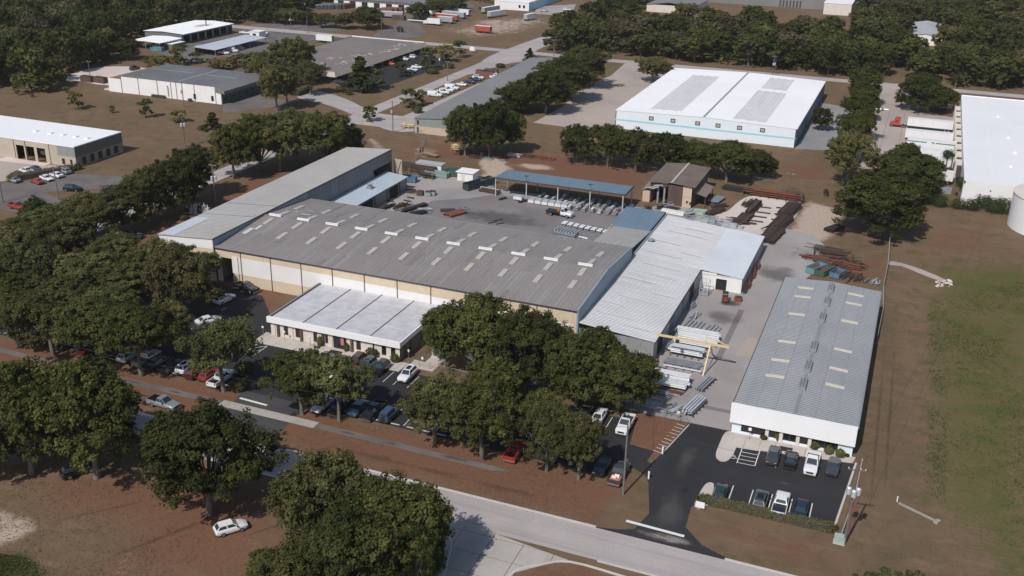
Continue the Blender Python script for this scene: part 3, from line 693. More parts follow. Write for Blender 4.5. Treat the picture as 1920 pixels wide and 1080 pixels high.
# ---- main fabrication hall -------------------------------------------------
X0, X1, Y0, Y1, HE, HR = -138.0, -53.7, 171.6, 209.8, 8.0, 9.5
W_, D_ = X1 - X0, Y1 - Y0; YM = D_ / 2
hall = thing('fabrication_hall', 'long main hall with grey ribbed roof, rows of skylights and white panelled front wall', 'building', (X0, Y0, 0))
rf = MB(); ov = .25
sl = (HR - HE) / YM
rf.ribs((-.1, -ov, HE - sl * ov + .16), (W_ + .1, 0, 0), (0, YM + ov, HR - HE + sl * ov), .96, .045, .12, .14)
rf.ribs((W_, D_ + ov, HE - sl * ov + .16), (-W_ - .1, 0, 0), (0, -YM - ov, HR - HE + sl * ov), .96, .045, .12, .14)
rf_o = rf.build('roof', M['roof_grey'], hall)
MB().box(-.1, W_, YM - .28, YM + .28, HR + .17, HR + .26).build('ridge_cap', M['roof_grey'], rf_o)
MB().box(-.1, W_, -ov - .12, -ov - .01, HE - .06, HE + .12).build('gutter', M['trim_dark'], hall)
MB().box(-.1, W_, D_ + ov + .01, D_ + ov + .12, HE - .05, HE + .13).build('gutter', M['fence_rail'], hall)
nb = 11; bw = 7.69
def roof_z(y): return HE + .16 + (sl * y if y < YM else sl * (D_ - y))
sky_me = MB().box(-.55, .55, -1.8, 1.8, 0, .12).mesh('skylight', M['skylight'])
for i in range(nb):
    x = 3.2 + i * bw
    if i == nb - 1: x -= .2
    for y in (10.2, 16.3, 22.9, 29.3):
        if i == 0 and y < 12: continue
        o = link('skylight', sky_me, rf_o); o.location = (x, y, roof_z(y) + .03); o.rotation_euler = (math.atan(sl) * (1 if y < YM else -1), 0, 0)
vm = MB(); vm.box(-1.6, 1.6, -.16, .16, .12, .38); vm.box(-1.6, 1.6, -.26, .26, .36, .46); vm.box(-1.6, 1.6, -.2, .2, -.2, .16)
vent_me = vm.mesh('ridge_vent', M['trim_white'])
for i in range(nb):
    o = link('ridge_vent', vent_me, rf_o); o.location = (2.95 + i * bw - (.25 if i > 8 else 0), YM + .35, HR + .2)
# front wall: bays with a white panel band between beige bands, dark downpipes; open door in the first bay
fwm = MB(); dx0, dx1, dz1 = 1.6, 4.4, 6.0
wall(fwm, 0, 0, dx0, 0, 0, HE - .02); wall(fwm, dx1, 0, W_, 0, 0, HE - .02); wall(fwm, dx0, 0, dx1, 0, dz1, HE - .02)
fwm.build('front_wall', M['wall_beige'], hall)
def wpanel(x0, x1, z0, z1, m_='wall_white'):
    MB().box(x0, x1, -.06, 0, z0, z1).build('wall_panel', M[m_], hall)
wpanel(.5, dx0 - .1, .4, 6.3); wpanel(dx1 + .1, 6.0, 2.6, 6.6); wpanel(6.15, 6.75, 2.6, 6.6)
for i in range(nb):
    a = 6.95 + i * bw; b = min(W_ - .1, a + bw - .16)
    if a > W_ - 1: break
    wpanel(a + .05, b, 2.6, 6.6 - min(1.6, i * .16)); wpanel(a + .05, b, 6.62 - min(1.6, i * .16), HE - .15, 'wall_beige')
    wpanel(a + .05, b, .12, 2.56, 'wall_beige')
    MB().box(a - .11, a + .01, -.2, 0, 0, HE - .1).build('downpipe', M['trim_brown'], hall)
MB().box(6.0, 6.14, -.1, 0, 0, 6.6).build('door_track', M['trim_brown'], hall)
MB().box(.4, W_, -.075, 0, 0, .1).build('plinth', M['concrete_wall'], hall)
dmb = MB(); wall(dmb, 0, D_, 0, 0, 0, HE - .02); dmb.build('left_wall', M['wall_beige'], hall)
# right end: gable wall rising above the lower shop roof, clad blue grey
gm_ = MB(); gm_.add([(W_, 0, 0), (W_, D_, 0), (W_, D_, HE + .3), (W_, YM, HR + .3), (W_, 0, HE + .3), (W_ + .35, 0, 0), (W_ + .35, D_, 0), (W_ + .35, D_, HE + .3), (W_ + .35, YM, HR + .3), (W_ + .35, 0, HE + .3)],
    [(4, 3, 2, 1, 0), (5, 6, 7, 8, 9), (0, 5, 9, 4), (4, 9, 8, 3), (3, 8, 7, 2), (2, 7, 6, 1)])
gm_.build('gable_wall', M['parapet_blue'], hall)
bwm = MB(); wall(bwm, W_, D_, 0, D_, 0, HE - .02); bwm.build('rear_wall', M['wall_galv'], hall)
MB().box(0, W_, .3, D_ - .3, .02, .05).build('shop_floor', M['yard_dark'], hall)
hoist = MB(); hoist.box(1.2, 3.4, 2.2, 5, 5.4, 5.8); hoist.build('crane_beam', M['wall_tan'], hall)
rs_ = random.Random(12)
for k in range(34):                                        # replaced sheets of slightly other tone, a few rusty
    i = rs_.randrange(2, 86); y = rs_.choice((.3, 6.5, 12.7, 19.6, 25.8, 32.0)); L = rs_.choice((6.1, 6.1, 3.0)); x = i * .9586; a = sl * (1 if y < YM else -1)
    if y > 30: L = min(L, D_ - y)
    z = roof_z(y) + .053; s_ = MB(); s_.add([(x, y, z), (x + .9, y, z), (x + .9, y + L, z + a * L), (x, y + L, z + a * L)], [(0, 1, 2, 3)]); s_.build('roof_sheet', M[rs_.choice(('roof_grey_dark', 'roof_grey_light', 'roof_grey_dark', 'roof_grey_light', 'roof_grey_light', 'roof_rusty' if k % 4 == 0 else 'roof_grey_dark'))], rf_o)
# repair patches on the roof
for x, y, w, h in ((7, 24, 2.4, .7), (10, 22.4, 1.6, .5), (4.5, 25, 1.0, .5), (6.2, 27.5, 2.2, .35), (1.5, 8, 1.2, 3.5), (2.8, 11, .8, 2.5)):
    z = roof_z(y) + .1
    s_ = MB(); a = sl * (1 if y < YM else -1); s_.add([(x, y, z), (x + w, y, z), (x + w, y + h, z + a * h), (x, y + h, z + a * h)], [(0, 1, 2, 3)])
    s_.build('roof_patch', M['roof_galv_new'], rf_o)

# ---- left wing ------------------------------------------------------------
wx0, wx1, wy0, wy1, hl, hr_ = -152.6, -138.0, 171.3, 254.4, 8.9, 10.05
ww, wd = wx1 - wx0, wy1 - wy0
wing = thing('bay_wing', 'tall side wing with single-slope grey brown roof and ribbed metal side wall', 'building', (wx0, wy0, 0))
r_ = MB(); r_.ribs((-.3, wd, hl + .1), (0, -wd - .25, 0), (ww + .4, 0, hr_ - hl), .9, .06, .14, .14); wr = r_.build('roof', M['roof_wing'], wing)
for y, h_, w0, w1 in ((16, 1.3, .0, 14), (25, 1.0, 0, 14), (9, 2.4, 0, 3.5)):
    mm = MB(); za = hl + .19; k = (hr_ - hl) / ww
    mm.add([(w0, y, za + k * w0), (w1, y, za + k * w1), (w1, y + h_, za + k * w1), (w0, y + h_, za + k * w0)], [(0, 1, 2, 3)]); mm.build('roof_patch', M['stain_pale_solid'] if 'stain_pale_solid' in M else M['roof_galv'], wr)
mm = MB(); mm.add([(-.2, -.1, hl + .185), (4.2, -.1, hl + .185 + .33), (4.0, 13, hl + .185 + .32), (-.2, 13, hl + .185)], [(0, 1, 2, 3)]); mm.build('roof_patch', M['roof_galv_new'], wr)
MB().box(ww + .1, ww + .22, -.2, wd + .2, hr_ - .15, hr_ + .12).build('gutter', M['trim_dark'], wing)
sm = MB(); sm.add([(ww, 37.5, .0), (ww, 72, 0), (ww, 72, hr_), (ww, 37.5, hr_)], [(0, 1, 2, 3)])
sm.ribs((ww + .02, 38.3, .0), (0, 33.7, 0), (0, 0, hr_ - .1), 1.3, .09, .2)
sm.ribs((ww + .02, 72, 6.6), (0, wd - 72, 0), (0, 0, hr_ - 6.7), 1.3, .09, .2); sm.build('side_wall', M['wall_grey_metal'], wing)
um = MB(); um.ribs((ww + .02, 0, HE + .1), (0, 38.2, 0), (0, 0, hr_ - HE - .15), 1.3, .05, .2); um.build('upper_wall', M['parapet_blue'], wing)
fm = MB(); fm.add([(0, 0, 0), (ww, 0, 0), (ww, 0, hr_ - .02), (0, 0, hl - .02), (0, .25, 0), (ww, .25, 0), (ww, .25, hr_ - .02), (0, .25, hl - .02)], [(0, 1, 2, 3), (7, 6, 5, 4), (0, 4, 5, 1), (3, 2, 6, 7), (1, 5, 6, 2), (4, 0, 3, 7)])
fm.build('front_wall', M['wall_beige'], wing)
fm = MB(); fm.add([(0, -.06, 6.9), (ww, -.06, 7.7), (ww, -.06, hr_ - .1), (0, -.06, hl - .1)], [(0, 1, 2, 3)]); fm.build('gable_panel', M['wall_white'], wing)
lm = MB(); wall(lm, 0, wd, 0, 0, 0, hl - .02); lm.build('outer_wall', M['wall_beige'], wing)
bm = MB(); wall(bm, ww, wd, 0, wd, 0, hl); bm.build('rear_wall', M['wall_grey_metal'], wing)
dl = MB(); dl.box(0, 3.0, -.12, .12, 0, 7.3, R(-14), (ww + .5, wd + .5, 0)); dl.box(.25, 2.8, -.16, -.13, .2, 7.1, R(-14), (ww + .5, wd + .5, 0)); dd = dl.build('door', M['wall_tan'], wing)
db = MB(); db.bar((ww + .8, wd + .18, .4), (ww + 3.1, wd - .4, 6.9), .12); db.bar((ww + .8, wd + .18, 6.9), (ww + 3.1, wd - .4, .4), .12); db.build('brace', M['trim_dark'], dd)
MB().box(.3, ww - .3, .3, wd - .3, .02, .06).build('shop_floor', M['yard_dark'], wing)
db = MB(); db.box(ww - 3.4, ww - .4, 73, 73.2, 0, 5.2); db.build('inner_panel', M['wall_white'], wing)

# ---- low lean-to beside the wing --------------------------------------------
lt = thing('lean_to_workshop', 'low workshop with pale blue single-slope roof and roof fan beside the tall wing', 'building', (-137.8, 209.9, 0))
LW, LD = 6.6, 40.5
r_ = MB(); r_.ribs((.05, LD, 4.6), (0, -LD, 0), (LW + .5, 0, -.7), .9, .05, .14, .12); lr = r_.build('roof', M['roof_leanto'], lt)
b_ = MB(); wall(b_, LW, 0, LW, LD, 0, 3.75); wall(b_, LW, LD, 0, LD, 0, 3.9); b_.build('wall', M['wall_grey_metal'], lt)
for y0, y1, m_ in ((3, 7, 'interior_shade'), (8, 10.5, 'wall_galv'), (15, 20.5, 'interior_shade'), (30, 35, 'interior_shade')):
    MB().box(LW, LW + .06, y0, y1, .05, 3.1).build('door', M[m_], lt)  # near-black ones carry open-doorway shade in their colour
for y in (1.5, 7.5, 14.2, 21.5, 28.5, 36): MB().box(LW, LW + .14, y, y + .22, 0, 3.7).build('post', M['trim_dark'], lt)
fan = MB(); fan.box(-.8, .8, -.8, .8, 0, .35); fan.tube([(0, 0, .35), (0, 0, 1.05)], .6, 12); fan.tube([(0, 0, 1.05), (0, 0, 1.2)], [.8, .3], 12)
f_ = fan.build('roof_fan', M['vent_grey'], lr); f_.location = (3.4, 25, 4.3)

# ---- office annex ---------------------------------------------------------
ox0, ox1, oy0, oy1, oh = -111.3, -82.0, 152.3, 171.5, 4.25
ow, od = ox1 - ox0, oy1 - oy0
off = thing('office_annex', 'single-storey office with white fascia, patchy grey flat roof and narrow dark windows', 'building', (ox0, oy0, 0))
MB().box(.3, ow - .3, .3, od - .05, oh - .6, oh - .28).build('roof', M['roof_membrane'], off)
rfo = [c for c in off.children][-1]
for k in range(3): MB().box(7.6 + k * 7.45, 7.72 + k * 7.45, .35, od - .1, oh - .277, oh - .16).build('roof_batten', M['trim_dark'], rfo)
fs = MB(); fs.box(-.1, ow + .1, -.25, .3, oh - 1.15, oh); fs.build('fascia', M['trim_white'], off)
fs = MB(); fs.box(-.1, .28, .31, od - .05, oh - 1.0, oh - .03); fs.build('fascia', M['vent_grey'], off)
fs = MB(); fs.box(ow - .28, ow + .1, .31, od - .05, oh - 1.0, oh - .03); fs.build('fascia', M['trim_white'], off)
MB().box(.28, ow - .28, .3, .42, oh - .28, oh - .16).build('roof_edge', M['trim_dark'], rfo); MB().box(.28, .5, .42, od - .1, oh - .28, oh - .15).build('roof_edge', M['trim_dark'], rfo)
MB().box(ow - .5, ow - .28, .42, od - .1, oh - .28, oh - .15).build('roof_edge', M['trim_dark'], rfo)
wb = MB(); wall(wb, .25, .5, ow - .25, .5, 0, oh - 1.1); wb.build('front_wall', M['wall_offwhite'], off)
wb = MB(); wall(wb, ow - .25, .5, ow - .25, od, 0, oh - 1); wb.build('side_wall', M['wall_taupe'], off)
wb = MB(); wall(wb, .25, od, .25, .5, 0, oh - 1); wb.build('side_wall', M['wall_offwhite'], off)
for x in (1.9, 7.2, 12.1, 18.5): MB().box(x, x + .42, .05, .5, 0, oh - 1.17).build('pilaster', M['trim_brown'], off)
for x in (.35, 4.5, 9.2, 13.4, 17.7, 22.3, 26.2, 28.1): MB().box(x, x + .9, .38, .5, 0, oh - 1.17).build('pilaster', M['wall_offwhite'], off)
for x in (3.3, 6.0, 9.9, 12.9 - .2, 19.6, 22.9 - .4, 25.1, 27.1): window(off, x, x + .95, .75, 2.85, .5)
dr = window(off, 14.5, 17.4, .05, 2.75, .5, name='door', mull=1)
MB().box(16.2, 16.9, .36, .40, 1.0, 2.6).build('poster', M['canvas_pink'], dr)
for y in (4, 9, 13): window_x(off, y, y + 1.1, .7, 2.7, ow - .25)
MB().box(ow - .24, ow - .12, 2.0, 3.0, .05, 2.4).build('door', M['trim_dark'], off)
MB().box(14.6, 17.2, -2.0, -.6, .14, .17).build('door_mat', M['bed_liner'], off)

# ---- metal shop (galvanised, slopes down towards the alley) -----------------
sx0, sx1, sx2, sy0, sy1, sy2 = -53.3, -38.3, -28.8, 172.0, 212.8, 243.2
shop = thing('galvanised_shop', 'long shop with light galvanised sloping roof and a white-walled extension', 'building', (sx0, sy0, 0))
a_, b_, c_ = sx1 - sx0, sx2 - sx0, sy2 - sy0; d_ = sy1 - sy0
def shz(x): return 5.6 - 2.0 * x / b_
ra = MB(); ra.ribs((0, d_, shz(0)), (0, -d_ - .2, 0), (a_ + .25, 0, shz(a_ + .25) - shz(0)), .62, .06, .2, .1); sra = ra.build('roof', M['roof_galv'], shop)
ra = MB(); ra.ribs((0, c_, shz(0)), (0, -(c_ - d_), 0), (a_ + .25, 0, shz(a_ + .25) - shz(0)), .62, .05, .16, .1); ra.build('roof', M['roof_galv_pale'], shop)
ra = MB(); ra.ribs((a_ + .25, c_, shz(a_ + .25) + .02), (0, -(c_ - d_) - .15, 0), (b_ - a_ - .1, 0, shz(b_ + .15) - shz(a_ + .25)), .62, .05, .2, .1); ra.build('roof', M['roof_galv_new'], shop)
lap = .064
for y, x0_, x1_ in ((3.4, 8, 13.5), (6.5, 1.5, 9), (11.2, 1, 5.5), (16.5, 3, 11.5), (21.5, 8.5, 14), (26.5, 1.2, 8.5), (31, 6, 12), (36.5, 3, 11.5), (44, 2, 10), (47.5, 9, 14), (52, 1.5, 8), (60, 3, 11.5), (64.5, 6, 13)):   # pale translucent sheets laid across the slope
    for _ in (0,):
        s_ = MB(); s_.add([(x0_, y, shz(x0_) + lap), (x1_, y, shz(x1_) + lap), (x1_, y + .62, shz(x1_) + lap), (x0_, y + .62, shz(x0_) + lap)], [(0, 1, 2, 3)]); s_.build('skylight', M['skylight_pale'], sra)
w_ = MB(); w_.add([(a_, 0, 0), (a_, d_, 0), (a_, d_, shz(a_) - .03), (a_, 0, shz(a_) - .03)], [(0, 1, 2, 3)]); w_.ribs((a_ + .02, 0, 0), (0, d_, 0), (0, 0, shz(a_) - .08), .9, .05, .2); w_.build('side_wall', M['wall_galv'], shop)
w_ = MB(); w_.box(0, a_, 0, .2, 0, shz(a_) - .05); w_.build('front_wall', M['wall_galv'], shop)
w_ = MB(); wall(w_, a_ + .02, d_, a_ + 3.8, d_, 0, shz(a_) - .5); wall(w_, a_ + 6.2, d_, b_, d_, 0, shz(b_) - .06); wall(w_, a_ + 3.8, d_, a_ + 6.2, d_, 2.7, shz(b_) - .06); w_.build('front_wall', M['wall_white'], shop)
w_ = MB(); w_.box(a_ + .02, b_, d_ - .07, d_ - .01, shz(b_) - .25, shz(b_) - .02); w_.build('beam', M['wall_offwhite'], shop)
MB().box(a_ + 3.6, a_ + 6.4, d_ + .5, d_ + .6, 0, 2.8).build('door_interior', M['interior_shade'], shop)
w_ = MB(); w_.add([(b_, d_, 0), (b_, c_, 0), (b_, c_, shz(b_) - .03), (b_, d_, shz(b_) - .03)], [(0, 1, 2, 3)]); w_.ribs((b_ + .02, d_, 0), (0, c_ - d_, 0), (0, 0, shz(b_) - .08), .9, .05, .2); w_.build('side_wall', M['wall_galv'], shop)
w_ = MB(); wall(w_, b_, c_, 0, c_, 0, shz(b_) - .1); w_.build('rear_wall', M['wall_galv'], shop)
for y0, y1 in ((3, 7), (13.5, 16.5), (24, 25.4), (31, 35)): MB().box(a_ + .08, a_ + .12, y0, y1, .05, 3.2).build('door', M['interior_shade' if y0 in (3, 31) else 'wall_grey_metal'], shop)  # near-black panels are doorways with interior shade painted on
v_ = MB(); v_.tube([(0, 0, 0), (0, 0, .8)], .75, 10); v_.tube([(0, 0, .8), (0, 0, 1.1)], [.95, .3], 10); o = v_.build('roof_fan', M['vent_grey'], shop); o.location = (1.0, 50.6, 5.2)
MB().box(-.35, -.05, 38.3, c_, 4.9, 5.9).build('gutter', M['parapet_blue'], shop)
MB().box(a_ + .3, a_ + .42, -.1, d_ - .1, shz(a_) - .32, shz(a_) - .06).build('gutter', M['trim_dark'], shop)

# ---- connector roofs --------------------------------------------------------
cn = thing('connecting_roof', 'low brown roof joining the main hall to the blue canopy', 'building', (-63.4, 210.2, 0))
r_ = MB(); r_.ribs((0, 0, 7.4), (9.5, 0, 0), (0, 18.6, -1.6), 1.0, .05, .14, .12); cr = r_.build('roof', M['roof_brown_grey'] if 'roof_brown_grey' in M else M['roof_wing'], cn)
b_w = MB(); wall(b_w, 0, 18.6, 0, 0, 0, 5.6); b_w.build('side_wall', M['wall_galv'], cn)
MB().box(-.25, 0, 0, 18.6, 6.0, 6.2).build('gutter', M['fence_rail'], cn)
s_ = MB(); s_.add([(5.2, 3, 7.22), (5.6, 3, 7.22), (5.9, 6, 6.97), (5.5, 6, 6.97)], [(0, 1, 2, 3)]); s_.build('skylight', M['skylight'], cr)
bc = thing('blue_canopy', 'square slate blue canopy roof on posts beside the galvanised shop', 'canopy', (-64.3, 229.0, 0))
r_ = MB(); r_.ribs((0, 0, 5.75), (10.3, 0, 0), (0, 15.0, .35), .9, .05, .14, .14); r_.build('roof', M['roof_blue'], bc)
MB().box(0, 10.3, -.14, 0, 5.35, 5.75).build('fascia', M['trim_dark'], bc); MB().box(10.3, 10.42, 0, 15, 5.4, 6.1).build('fascia', M['trim_dark'], bc)
for x, y in ((.3, .4), (9.8, .4), (.3, 14.5), (9.8, 14.5)): MB().box(x - .1, x + .1, y - .1, y + .1, 0, 5.6).build('post', M['galv_dull'], bc)

# ---- long open shed ---------------------------------------------------------
sh = thing('open_storage_shed', 'long open-sided shed with slate blue roof on steel posts in the yard', 'shed', (-106.0, 255.2, 0))
r_ = MB(); r_.ribs((0, 0, 5.55), (38.0, 0, 0), (0, 9.6, -.35), .9, .05, .14, .14); r_.build('roof', M['roof_blue'], sh)
MB().box(0, 38, -.1, 0, 5.25, 5.6).build('fascia', M['trim_dark'], sh); MB().box(38, 38.08, 0, 9.6, 5.0, 5.5).build('fascia', M['trim_dark'], sh)
for i in range(5):
    x = .35 + i * 9.3
    for y, z in ((.2, 5.4), (9.2, 5.05)): MB().box(x - .13, x + .13, y - .13, y + .13, 0, z).build('post', M['galv_bright' if y < 1 else 'galv_dull'], sh)
    MB().bar((x, .2, 5.15), (x, 9.2, 4.9), .15, .3).build('rafter', M['galv_dull'], sh)
for x in (9.65, 28.3):
    f_ = MB(); f_.tube([(x, .0, 5.6), (x, 0, 7.4)], .05, 6); f_.box(x - .5, x + .5, -.06, .06, 7.0, 7.12); f_.box(x - .5, x - .3, -.15, .1, 7.1, 7.3); f_.box(x + .3, x + .5, -.15, .1, 7.1, 7.3); f_.build('floodlight_mast', M['steel_dark'], sh)

# ---- brown barn -------------------------------------------------------------
bn = thing('blasting_barn', 'tall barn with brown gable roof, pale ridge strip and big open doorway', 'building', (-64.2, 268.3, 0))
BW, BD, BE, BR = 11.9, 20.6, 6.2, 6.75
r_ = MB(); r_.ribs((-.7, BD + .3, BE - .05), (0, -BD - .9, 0), (BW / 2 + .7, 0, BR - BE), 1.0, .04, .14, .12); r_.ribs((BW + .7, -.6, BE - .05), (0, BD + .9, 0), (-BW / 2 - .7, 0, BR - BE), 1.0, .04, .14, .12); br = r_.build('roof', M['roof_brown'], bn)
MB().box(BW / 2 - .3, BW / 2 + .3, -.65, BD + .35, BR + .0, BR + .08).build('ridge_cap', M['fence_rail'], br)
b_ = MB(); b_.box(-.05, 4.7, 0, .25, 5.2, 5.9); b_.box(5.0, 9.1, 0, .25, 0, 5.9); b_.build('door_panel', M['wall_brown_metal'], bn)
b_ = MB(); b_.box(9.15, 11.9, 0, .25, 0, 5.9); b_.build('front_wall', M['wall_pink'], bn)
for z in (3.0,): MB().box(9.2, 11.85, -.05, 0, z, z + .12).build('band', M['concrete_wall'], bn)
window(bn, 10.3, 10.8, 1.2, 1.9, 0); window(bn, 11.2, 11.6, .9, 1.7, 0)
for x in (8.95, 5.02): MB().box(x, x + .16, -.08, 0, 0, 5.9).build('door_track', M['trim_brown'], bn)
b_ = MB(); wall(b_, BW, 0, BW, BD, 0, 5.9); b_.build('side_wall', M['wall_taupe'], bn)
b_ = MB(); wall(b_, 0, BD, 0, 0, 3.6, 5.9); wall(b_, BW, BD, 0, BD, 0, 5.9); b_.build('side_wall', M['wall_brown_metal'], bn)
for x in (1.8, 3.6): MB().box(x, x + .5, .6, 1.1, 0, 5.4).build('column', M['galv_dull'], bn)
b_ = MB(); b_.tube([(-1.2, -.2, 4.3), (.4, -.6, 4.6), (1.6, -.5, 5.3), (3.4, .2, 5.4)], .28, 8); b_.tube([(-.4, -.3, 4.2), (.9, -.7, 4.4), (2.4, -.3, 5.0)], .22, 8); b_.build('duct', M['vent_grey'], bn)
b_ = MB(); b_.box(-2.2, 0, .3, 8, 0, 3.4); b_.box(-2.6, .3, 8.2, 12, 0, 2.9); b_.build('side_room', M['wall_pink'], bn)
r_ = MB(); r_.ribs((-2.5, 12.2, 3.5), (0, -12.3, 0), (2.7, 0, .9), 1.0, .04, .14, .1); r_.build('side_roof', M['roof_tan'], bn)
r_ = MB(); r_.ribs((BW + .2, 1.2, 4.3), (3.4, 0, -1.0), (0, 11, 0), 1.0, .04, .14, .1); r_.build('side_roof', M['roof_tan'], bn)
for y in (1.6, 6, 11.8): MB().box(BW + 3.2, BW + 3.4, y, y + .2, 0, 3.3).build('post', M['steel_brown'], bn)
MB().box(-.1, .15, -.02, .3, 0, 5.9).build('corner_post', M['trim_brown'], bn)

# ---- gatehouse building on the right ----------------------------------------
gx0, gx1, gy0, gy1 = -19.6, 0.0, 151.7, 213.2
gw, gd = gx1 - gx0, gy1 - gy0; ge, gr = 5.35, 5.9
gh = thing('front_warehouse', 'long warehouse with light grey ribbed gable roof and deep white front fascia', 'building', (gx0, gy0, 0))
r_ = MB(); r_.ribs((-.15, gd + .2, ge), (0, -gd + .1, 0), (gw / 2 + .15, 0, gr - ge), .62, .045, .16, .1); r_.ribs((gw + .15, .3, ge), (0, gd - .1, 0), (-gw / 2 - .15, 0, gr - ge), .62, .045, .16, .1); grf = r_.build('roof', M['roof_right'], gh)
MB().box(gw / 2 - .25, gw / 2 + .25, .35, gd + .2, gr + .03, gr + .09).build('ridge_cap', M['roof_right'], grf)
k_ = math.atan((gr - ge) / (gw / 2))
sk = MB().box(-1.6, 1.6, -.5, .5, .02, .09).mesh('skylight', M['skylight_cream'])
for y in (12.6, 19.3, 27.6, 41.5, 51, 57.5):
    for x, s_ in ((4.85, -1), (14.9, 1)):
        yy = y + (.6 if s_ > 0 else 0) - (1.4 if y > 56 else 0)
        o = link('skylight', sk, grf); o.location = (x, yy, gr - (gr - ge) * abs(x - gw / 2) / (gw / 2) + .03); o.rotation_euler = (0, k_ * s_, 0)
v_ = MB(); v_.box(-.45, .45, -1.5, 1.5, 0, .4); v_.box(-.58, -.34, -1.8, 1.8, .38, .62); v_.box(-.12, .12, -1.8, 1.8, .41, .66); v_.box(.34, .58, -1.8, 1.8, .38, .62); v_.box(-.62, .62, -2.2, -1.82, 0, .55)
vme = v_.mesh('ridge_vent', M['vent_grey'])
for y in (10.8, 18.2, 26.8, 41, 49.6, 57.2): o = link('ridge_vent', vme, grf); o.location = (gw / 2, y, gr + .06)
for u in (3.2, 6.3):
    for s2 in (-1, 1): x_ = gw / 2 + s2 * u; MB().box(x_ - .03, x_ + .03, .4, gd + .1, gr - (gr - ge) * u / (gw / 2) + .03, gr - (gr - ge) * u / (gw / 2) + .062).build('sheet_lap', M['roof_right_dark'], grf)
MB().box(-.3, gw + .15, -.35, .25, 2.3, 5.75).build('fascia', M['trim_white'], gh); MB().box(-.3, gw + .15, .26, .4, 5.2, 5.7).build('roof_edge', M['trim_dark'], gh)
MB().box(gw + .16, gw + .3, .5, gd, ge - .3, ge - .08).build('gutter', M['vent_grey'], gh); MB().box(-.32, -.17, .5, gd, ge - .3, ge - .08).build('gutter', M['trim_dark'], gh)
b_ = MB(); b_.box(.1, gw - .1, .3, .55, 0, .55); b_.box(.1, 1.6, .3, .55, .55, 2.3); b_.box(17.2, gw - .1, .3, .55, .55, 2.3); b_.box(1.6, 17.2, .31, .55, 2.12, 2.3); b_.build('front_wall', M['wall_bluewhite'], gh)
for x in (5.6, 7.9, 10.6, 12.5): MB().box(x, x + .55, .1, .55, .0, 2.3).build('pilaster', M['wall_offwhite'], gh)
for x0_, x1_, mu in ((1.65, 5.55, 3), (6.2, 7.85, 0), (11.2, 12.45, 0), (13.1, 17.15, 3)): window(gh, x0_, x1_, .55, 2.12, .5, mull=mu, glass='glass_dark', fr=.08)
window(gh, 8.5, 10.55, .05, 2.12, .45, name='door', mull=1, fr=.1)
b_ = MB(); wall(b_, gw - .1, .6, gw - .1, gd, 0, ge - .05); b_.build('side_wall', M['wall_grey_metal'], gh); b_ = MB(); wall(b_, .1, gd, .1, .6, 0, ge - .05); b_.build('side_wall', M['wall_galv'], gh); b_ = MB(); wall(b_, gw - .1, gd, .1, gd, 0, ge); b_.build('rear_wall', M['wall_galv'], gh)
MB().box(8.3, 10.4, -2.4, -1.0, .14, .17).build('door_mat', M['bed_liner'], gh)
for y in (18, 25.5): MB().box(-.9, -.12, y, y + 1.2, .02, 1.3).build('condenser', M['trim_white'], gh)
for y in (50,): MB().box(-1.0, -.12, y, y + 1.6, .02, 1.0).build('condenser', M['trim_white'], gh)

# ---- white warehouse with blue stripe ---------------------------------------
wx0, wx1, wy0, wy1 = -97.8, -34.8, 347.6, 437.0; we, wr_ = 6.5, 7.3; ww, wd = wx1 - wx0, wy1 - wy0
wh = thing('white_warehouse', 'wide white warehouse with a pale blue stripe and grey-stained roof behind the tree row', 'building', (wx0, wy0, 0))
for s_ in (0, 1):
    r_ = MB()
    if s_ == 0: r_.ribs((-.2, wd + .1, we), (0, -wd - .2, 0), (ww / 2 + .2, 0, wr_ - we), 1.2, .05, .14, .15)
    else: r_.ribs((ww + .2, -.1, we), (0, wd + .2, 0), (-ww / 2 - .2, 0, wr_ - we), 1.2, .05, .14, .15)
    o = r_.build('roof', M['roof_white'], wh)
    def wz(x): return wr_ - (wr_ - we) * abs(x - ww / 2) / (ww / 2)
    for (xa, xb, ya, yb) in (((11, 22.5, 6, 76),) if s_ == 0 else ((41, 52.5, 3, 56), (41.5, 52, 60, 84))):
        q = MB(); n_ = int((xb - xa) / 1.4)
        for i in range(n_):
            x_ = xa + i * 1.4; q.add([(x_, ya + (i % 3) * .6, wz(x_) + .075), (x_ + 1.25, ya + (i % 3) * .6, wz(x_ + 1.25) + .075), (x_ + 1.25, yb - (i % 2), wz(x_ + 1.25) + .075), (x_, yb - (i % 2), wz(x_) + .075)], [(0, 1, 2, 3)])
        q.build('roof_strip', M['roof_stained'], o)
MB().box(ww / 2 - .3, ww / 2 + .3, -.1, wd + .1, wr_ + .05, wr_ + .12).build('ridge_cap', M['vent_grey'], wh)
g_ = MB(); g_.add([(0, 0, 0), (ww, 0, 0), (ww, 0, we - .03), (ww / 2, 0, wr_ - .03), (0, 0, we - .03), (0, .3, 0), (ww, .3, 0), (ww, .3, we - .03), (ww / 2, .3, wr_ - .03), (0, .3, we - .03)], [(0, 1, 2, 3, 4), (9, 8, 7, 6, 5), (1, 6, 7, 2), (5, 0, 4, 9)]); g_.build('front_wall', M['wall_bluewhite'], wh)
MB().box(.02, ww - .02, -.05, 0, 2.9, 3.5).build('stripe', M['stripe_blue'], wh)
for x in (12.2, 20.0, 28.7, 35.8, 43.2, 51.0): window(wh, x, x + 1.7, 4.15, 5.55, 0, 'skylight', 'trim_dark', fr=.28)
b_ = MB(); wall(b_, ww, 0, ww, wd, 0, we - .05); b_.build('side_wall', M['wall_bluewhite'], wh); MB().box(ww, ww + .05, .05, wd, .0, 5.6).build('stripe', M['wall_blueshade'], wh)  # side sheet is a darker blue, the wall's shade put into its colour
